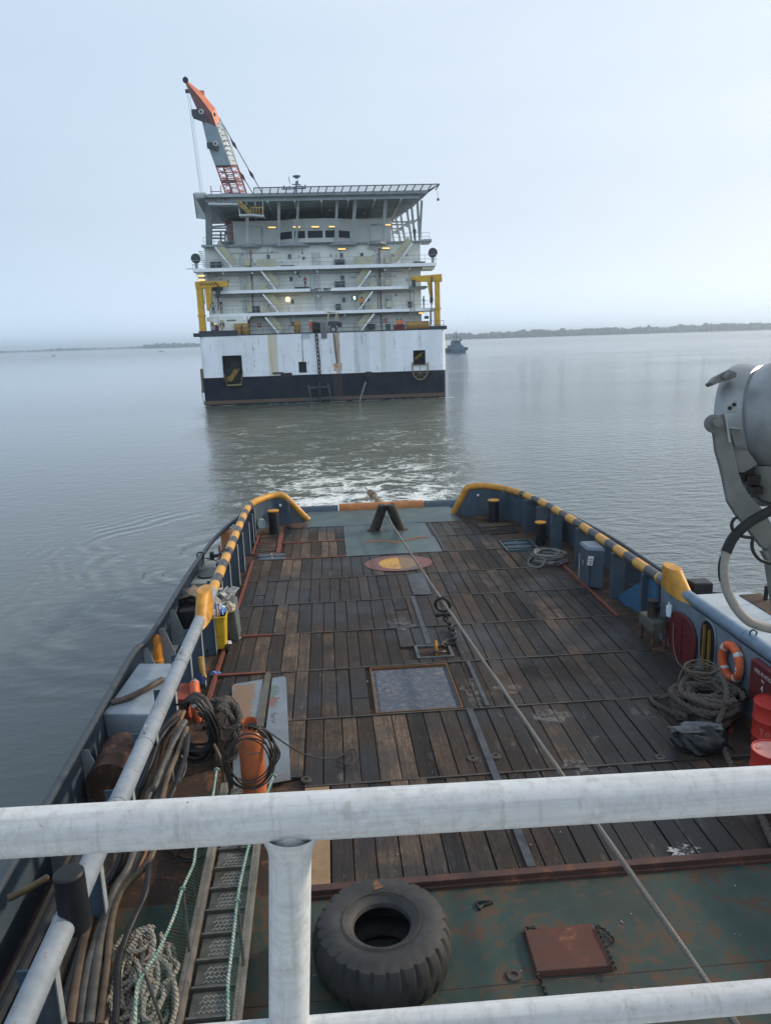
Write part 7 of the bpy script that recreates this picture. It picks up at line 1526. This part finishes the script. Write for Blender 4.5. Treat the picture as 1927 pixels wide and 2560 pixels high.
# gangway with stanchions, ropes and net
t = thing('gangway', 'grey aluminium gangway with roped stanchions lying along the port side of the deck', 'gangway')
ALU = plain('dull_aluminium', (.13, .13, .12), .45, .4, .35, 6, .2, .003); ALD = plain('tread_plate', (.095, .095, .085), .45, .25, .5, 5, .3, .003)
ya, yb2 = 10.9, 4.6; gz = .28
def gx(y, s): return (-1.80+(.55 if s else 0))+(-.012)*(y-8)
for s in (0, 1):
    m = MB(); m.beam((gx(ya, s), ya, gz), (gx(yb2, s), yb2, gz), .035, .16); m.beam((gx(ya, s)-(.05 if not s else -.05), ya, gz+.06), (gx(yb2, s)-(.05 if not s else -.05), yb2, gz+.06), .06, .03); m.build('side_beam', plain('beam_weathered', (.19, .17, .15), .6, .1, .3, 4, .3), t, smooth=0)
y = ya
while y > yb2+.3:
    y2 = y-.385; m = MB(); m.bx(gx(y, 0)+.07, gx(y, 1)-.03, y2+.03, y-.03, gz-.03, gz-.015); tr_ = m.build('tread', ALD, t, smooth=0)
    m = MB()
    for i in range(5):
        for j in range(4):
            c = Vector((gx(y, 0)+.19+i*.052+(.026 if j % 2 else 0), y2+.10+j*.062, gz-.012))
            for sg in (-1, 1): m.box(c+Vector((.014*sg, 0, 0)), (.008, .055, .006), Matrix.Rotation(R_(42*sg), 3, 'Z'))
    m.build('tread_pattern', plain('bright_tread_mark', (.34, .34, .32), .4, .3, .3, 8), tr_, smooth=0)
    m = MB(); m.beam((gx(y, 0)+.05, y2, gz+.0), (gx(y, 1)-.01, y2, gz+.0), .028, .05); m.build('cleat_bar', ALU, tr_, smooth=0); y = y2
TP = [(542, 1922), (560, 2000), (492, 2114), (456, 2224), (415, 2338), (360, 2433), (340, 2600)]
Lp = [G(x, y, 1.12) for x, y in ((542, 1925), (528, 2010), (492, 2114), (484, 2160), (456, 2224), (438, 2283), (415, 2338), (388, 2392), (360, 2433), (342, 2470), (338, 2560), (335, 2640))]; Rp = [G(x, y, 1.12) for x, y in ((684, 1940), (655, 2020), (625, 2105), (602, 2200), (593, 2255), (586, 2319), (577, 2397), (570, 2456), (570, 2560), (570, 2640))]
for P, nm in ((Lp, 'hand_rope'), (Rp, 'hand_rope')):
    m = MB(); laid(m, smooth_path(P, 5), .017, 3, .10, 6, 3); m.torus(P[4], .028, .012, (0, 1, .3), 12, 6); m.torus(P[0], .03, .014, (0, 1, .3), 12, 6); m.build(nm, R_GRN, t)
for P, s in ((Lp, 0), (Rp, 1)):
    for i in (0, 4, 8):
        if i >= len(P): continue
        p = P[i]; m = MB(); m.tube([p+Vector((0, 0, .03)), (gx(p.y, s)+(-.04 if not s else .04), p.y-.05, gz-.05)], .018, 10); m.build('stanchion', ALU, t)
def netm():
    m = NT('green_netting'); co = m.coord(); s = m.sep(co)
    f1 = m.math('LESS_THAN', m.math('FRACT', m.math('MULTIPLY', m.math('ADD', s[1], s[2]), 22.0)), .10); f2 = m.math('LESS_THAN', m.math('FRACT', m.math('MULTIPLY', m.math('SUBTRACT', s[1], s[2]), 22.0)), .10)
    m.l(m.math('MAXIMUM', f1, f2), m.b.inputs['Alpha']); return m.fin((.015, .07, .058), .8)
NM = netm()
for P, s in ((Lp, 0), (Rp, 1)):
    m = MB(); Q = smooth_path(P[1:], 4); n = len(Q); K = 6
    for i, p in enumerate(Q):
        b = Vector((gx(p.y, s)+(-.05 if not s else .05), p.y, gz))
        for k in range(K+1): f = k/K; v = p.lerp(b, f); v.x += .03*math.sin(i*1.3+k)*math.sin(math.pi*f); m.v.append(tuple(v))
    for i in range(n-1):
        for k in range(K): m.f.append((i*(K+1)+k, i*(K+1)+k+1, (i+1)*(K+1)+k+1, (i+1)*(K+1)+k)); m.m.append(0)
    m.build('side_net', NM, t)
based(t, (-1.55, 7.7, 0))
m = MB(); m.tube(smooth_path([(-1.5, 9.5, .3), (-1.42, 9.25, .3), (-1.3, 9.35, .3), (-1.35, 9.6, .3), (-1.5, 9.55, .31), (-1.45, 9.3, .31), (-1.3, 9.2, .3), (-1.25, 9.0, .3), (-1.38, 8.95, .3)], 6), .010, 6); o = m.build('cord_tangle', BLACKP, None); tag(o, 'thin black cord tangled on the upper gangway treads', 'cord')

# ---- starboard side things
t = thing('deck_cabinet', 'blue grey steel cabinet standing against the starboard bulwark', 'cabinet')
m = MB(); m.hexa([(6.98, 20.05, .05), (7.36, 19.85, .05), (7.40, 20.6, .05), (7.0, 20.7, .05), (6.98, 20.05, 1.12), (7.36, 19.85, 1.12), (7.40, 20.6, 1.12), (7.0, 20.7, 1.12)]); m.build('cabinet_body', BLUE, t, smooth=0, bevel=.01)
m = MB(); m.hexa([(6.94, 20.02, 1.12), (7.38, 19.82, 1.12), (7.42, 20.66, 1.12), (6.96, 20.74, 1.12), (7.0, 20.05, 1.20), (7.36, 19.86, 1.22), (7.40, 20.62, 1.22), (7.0, 20.70, 1.20)]); m.build('cabinet_top', BLUEL, t, smooth=0, bevel=.008)
m = MB(); m.bx(6.955, 6.978, 20.35, 20.40, .6, .75); m.cyl((6.90, 20.5, .2), (6.90, 20.5, .9), .02, n=8); m.build('cabinet_handle', STAYE, t); based(t, (7.18, 20.3, 0))
t = thing('notice_stand', 'small white notice on a thin pole in front of the blue grey cabinet', 'sign'); p = G(1473, 1478, 0)
m = MB(); m.cyl((p.x, p.y, 0), (p.x, p.y, .98), .014, n=8); m.build('pole', BLACKP, t); m = MB(); m.box((p.x, p.y-.02, .88), (.15, .012, .26), Matrix.Rotation(R_(8), 3, 'Y')); m.build('notice_board', plain('notice_white', (.58, .60, .60), .5), t, smooth=0)
tx = text('NO\nENTRY', .055, Vector((p.x, p.y-.030, .89)), Euler((R_(90), R_(8), 0)), BLACKP, t, 'notice_lettering', .001) if False else None
m = MB(); rr = random.Random(3)
for r_ in range(2):
    for k in range(5): m.box((p.x-.045+k*.022, p.y-.029, .93-r_*.07), (.014, .003, rr.uniform(.025, .04)))
m.box((p.x, p.y-.029, .80), (.06, .003, .03)); m.build('notice_marks', BLACKP, t, smooth=0)
m = MB(); m.lathe([(0, .02), (.10, .015), (.12, 0)], (p.x, p.y, 0), n=16); m.build('pole_foot', BLACKP, t); based(t, (p.x, p.y, 0))
BLT = paint('blue_tarp_paint', (.035, .115, .22), rust=(.06, .13, .18), amt=.4, sc=5, rough=.6, damt=.3, bump=.4)
m = MB(); a = [G(870+0, 0, 0)] if False else None
pts = [PX(1532, 1497, 7.5), PX(1600, 1455, 7.5), PX(1640, 1442, 7.5), PX(1640, 1530, 7.5), PX(1620, 1545, 7.5)]
m.prism(pts, (.05, 0, 0)); o = m.build('blue_tarp', BLT, None, smooth=0); tag(o, 'bright blue triangular cover leaning between the starboard stays', 'cover')
t = thing('small_pump', 'dirty green grey pump unit between the last stay and the red oval door', 'pump'); p = G(1655, 1605, 0); m = MB(); m.bx(7.0, 7.32, 15.75, 16.5, .35, .62); m.build('pump_body', paint('pump_green', (.08, .10, .09), amt=.5, sc=6, rough=.7), t, smooth=0, bevel=.03)
m = MB(); m.cyl((7.05, 15.8, 0), (7.05, 15.8, .4), .035, n=10); m.cyl((7.05, 16.4, 0), (7.05, 16.4, .4), .035, n=10); m.cyl((7.28, 15.7, .0), (7.28, 15.7, .75), .05, n=12); m.cyl((7.15, 16.1, .62), (7.15, 16.1, .95), .11, n=16); m.build('pump_pipes', RUSTD, t); m = MB(); m.cyl((7.15, 16.1, .95), (7.15, 16.1, 1.02), .13, n=16); m.box((7.2, 15.95, .85), (.12, .02, .14)); m.build('pump_motor', BLACKP, t); based(t, (7.15, 16.1, 0))
crumple((7.28, 15.55, .95), (.05, .07, .16), WHP, 'white_rag', 'white and blue rag tied above the pump by the red oval door', 'rag', 17)
m = MB(); m.tube(smooth_path([(7.30, 15.35, .75), (7.25, 15.2, .35), (7.2, 14.9, .08), (7.22, 14.6, .02)], 6), .008, 6); o = m.build('thin_line', R_PALE, None); tag(o, 'thin pale line hanging across the dark red oval door', 'line')
# fire station cabinet
t = thing('fire_station_box', 'dark red fire station box numbered 4 on the starboard wall above the drums', 'cabinet')
FX = 7.28; m = MB(); m.bx(FX, hx-.001, 10.8, 12.24, .52, 1.26); m.build('box_body', REDD, t, smooth=0, bevel=.01)
rotm = Euler((R_(90), 0, R_(-90)))
WL_ = plain('sign_white', (.5, .5, .5), .5)
text('FIRE STATION', .095, Vector((FX-.006, 11.80, 1.11)), rotm, WL_, t, 'box_lettering', .002); text('No', .07, Vector((FX-.006, 11.82, 1.0)), rotm, WL_, t, 'box_lettering', .002); text('4', .18, Vector((FX-.006, 11.83, .86)), rotm, WL_, t, 'box_lettering', .002); based(t, (7.35, 11.7, .42))
# drums
DR = paint('drum_red', (.50, .045, .035), rust=(.35, .18, .15), amt=.14, sc=5, rough=.35, var=.15, damt=.12, bump=.06); DRP = paint('drum_lid_pink', (.62, .24, .20), rust=(.7, .6, .55), amt=.40, sc=6, rough=.35, var=.2, damt=.1, bump=.05)
def drum(x, y, label, lid, word=None):
    o = thing('oil_drum', label, 'drum', 'red oil drums'); r = .292; L_ = .88; m = MB()
    m.lathe([(0, .01), (r*.95, .01), (r, 0), (r+.006, .012), (r, .03), (r, .27), (r+.014, .293), (r, .316), (r, .57), (r+.014, .593), (r, .616), (r, L_-.03), (r+.008, L_-.012), (r+.002, L_), (r*.955, L_-.004), (r*.95, L_-.02)], (x, y, 0), n=48); m.build('drum_shell', DR, o)
    m = MB(); m.lathe([(r*.95, L_-.02), (0, L_-.018)], (x, y, 0), n=48); m.cyl((x-.17, y+.1, L_-.018), (x-.17, y+.1, L_-.004), .035, n=16); m.build('drum_lid', lid, o)
    if word:
        c = plain('drum_letter', (.35, .22, .20), .5); k = 0
        for ch, a in zip(word, (-2.62, -2.28)):
            if ch == ' ': continue
            e = text(ch, .15, Vector((x+(r+.003)*math.cos(a), y+(r+.003)*math.sin(a), .42)), Euler((R_(90), 0, a+math.pi/2)), c, o, 'drum_lettering', .002)
        a = -1.72; b = MB(); cc = Vector((x+(r+.006)*math.cos(a), y+(r+.006)*math.sin(a), .47)); b.lathe([(0, .004), (.10, .003), (.10, 0)], cc, (math.cos(a), math.sin(a), 0), 28); b.build('drum_roundel', WHT, o)
        b = MB(); b.lathe([(.035, .006), (.075, .006), (.075, .003)], cc, (math.cos(a), math.sin(a), 0), 28); b.build('roundel_ring', REDD, o)
    return based(o, (x, y, 0))
drum(7.18, 11.32, 'red oil drum lettered To, standing against the fire station box', DR, 'To'); drum(6.34, 9.90, 'red oil drum with a pinkish lid just above the white rail', DRP)
m = MB(); m.torus((7.05, 12.35, .18), .16, .035, (.3, .2, 1), 20, 8); m.tube(smooth_path([(6.95, 12.3, .1), (6.85, 12.0, .08), (6.75, 11.8, .1)], 5), .035, 8); o = m.build('red_hose_end', plain('dull_red_hose', (.22, .04, .04), .5), None); tag(o, 'dull red hose end on the deck left of the lettered drum', 'hose')
pile('hose_coil', (7.15, 12.6, .02), .26, .34, .55, .026, 8, 66, HB, 'black hose coil wedged between the rope heap and the red drum', False, cat='hose')
# black refuse bag
BG = plain('black_bag_film', (.018, .020, .022), .32, 0, .4, 6, .6, .02); c = G(1752, 1880, .02)
bm = bmesh.new(); bmesh.ops.create_icosphere(bm, subdivisions=4, radius=1); rr = random.Random(1)
for v in bm.verts:
    d = v.co; k = 1+.10*math.sin(7*d.x+4*d.y)+.08*math.sin(11*d.y-6*d.z+1)+.06*math.sin(17*d.x+9*d.z)+.035*rr.uniform(-1, 1)
    v.co = Vector((d.x*.44*k, d.y*.36*k, max(0, (d.z*.5+.32)*.42*k)))
me = bpy.data.meshes.new('bag'); bm.to_mesh(me); bm.free(); me.materials.append(BG); me.polygons.foreach_set('use_smooth', [True]*len(me.polygons)); o = bpy.data.objects.new('refuse_bag', me); COL.objects.link(o); o.location = (c.x+.02, c.y+.08, .06); tag(o, 'crumpled black refuse bag slumped in front of the grey rope heap', 'bag')
crumple((c.x+.02, c.y+.16, .40), (.40, .14, .05), plain('grey_sacking', (.10, .105, .115), .6, 0, .4, 9, .5), 'grey_sack', 'grey crumpled sacking draped over the black refuse bag', 'sack', 91)
m = MB(); p = G(1672, 1895, PT+.01); m.box((p.x, p.y, p.z), (.30, .16, .012), Matrix.Rotation(R_(-18), 3, 'Z')); o = m.build('floor_socket_plate', BLACKP, None, smooth=0); tag(o, 'small black plate on the planks left of the refuse bag', 'plate')
# white paint splash on the planks
def blob(px, py, rx, ry, z, seed, mat, nm):
    rr = random.Random(seed); p = G(px, py, z); P = []
    for k in range(26): a = 2*math.pi*k/26; q = rr.uniform(.55, 1.1); P.append((p.x+rx*q*math.cos(a), p.y+ry*q*math.sin(a), z))
    m = MB(); m.add(P+[(p.x, p.y, z)], [(i, (i+1) % 26, 26) for i in range(26)]); return m.build(nm, mat, tug, smooth=0)
SPL = NT('white_splash'); a_ = SPL.noise(6, 6, .75); SPL.l(SPL.ramp(a_, [(.46, 0.0), (.56, .75)]), SPL.b.inputs['Alpha']); SPLM = SPL.fin((.46, .47, .46), .6)
SPF = NT('faint_scrape'); SPF.l(SPF.ramp(SPF.noise(7, 7, .8), [(.46, 0.0), (.60, .34)]), SPF.b.inputs['Alpha']); SPFM = SPF.fin((.34, .33, .31), .7)
blob(1712, 2130, .26, .20, PT+.018, 1, SPLM, 'paint_splash'); [blob(px_, py_, rx_, ry_, PT+.018, i_+5, SPFM, 'scrape_mark') for i_, (px_, py_, rx_, ry_) in enumerate(((1608, 1782, .30, .28), (1380, 1790, .45, .30), (1180, 1720, .25, .9), (1440, 1915, .30, .3), (1270, 1720, .35, .3), (1000, 1560, .35, .5), (1560, 1460, .4, .4)))]

# scattered flecks of paint, splinters and grit on the timber
rr = random.Random(77); m = MB()
for i in range(70):
    x, y = rr.uniform(-.5, 6.6), rr.uniform(8.9, 23.5); s_ = rr.uniform(.006, .022); m.box((x, y, PT+.018), (s_, s_*rr.uniform(.6, 3), .004), Matrix.Rotation(rr.uniform(0, 3), 3, 'Z'))
for i in range(60):
    x, y = rr.uniform(-.5, 6.6), rr.uniform(5.4, 8.4); s_ = rr.uniform(.006, .018); m.box((x, y, .018), (s_, s_*rr.uniform(.6, 3), .004), Matrix.Rotation(rr.uniform(0, 3), 3, 'Z'))
o = m.build('deck_grit', plain('pale_fleck', (.22, .20, .18), .8, 0, .5, 30, 0), None, smooth=0, kind='stuff'); tag(o, 'pale flecks and splinters scattered over the timber and green deck', 'grit')
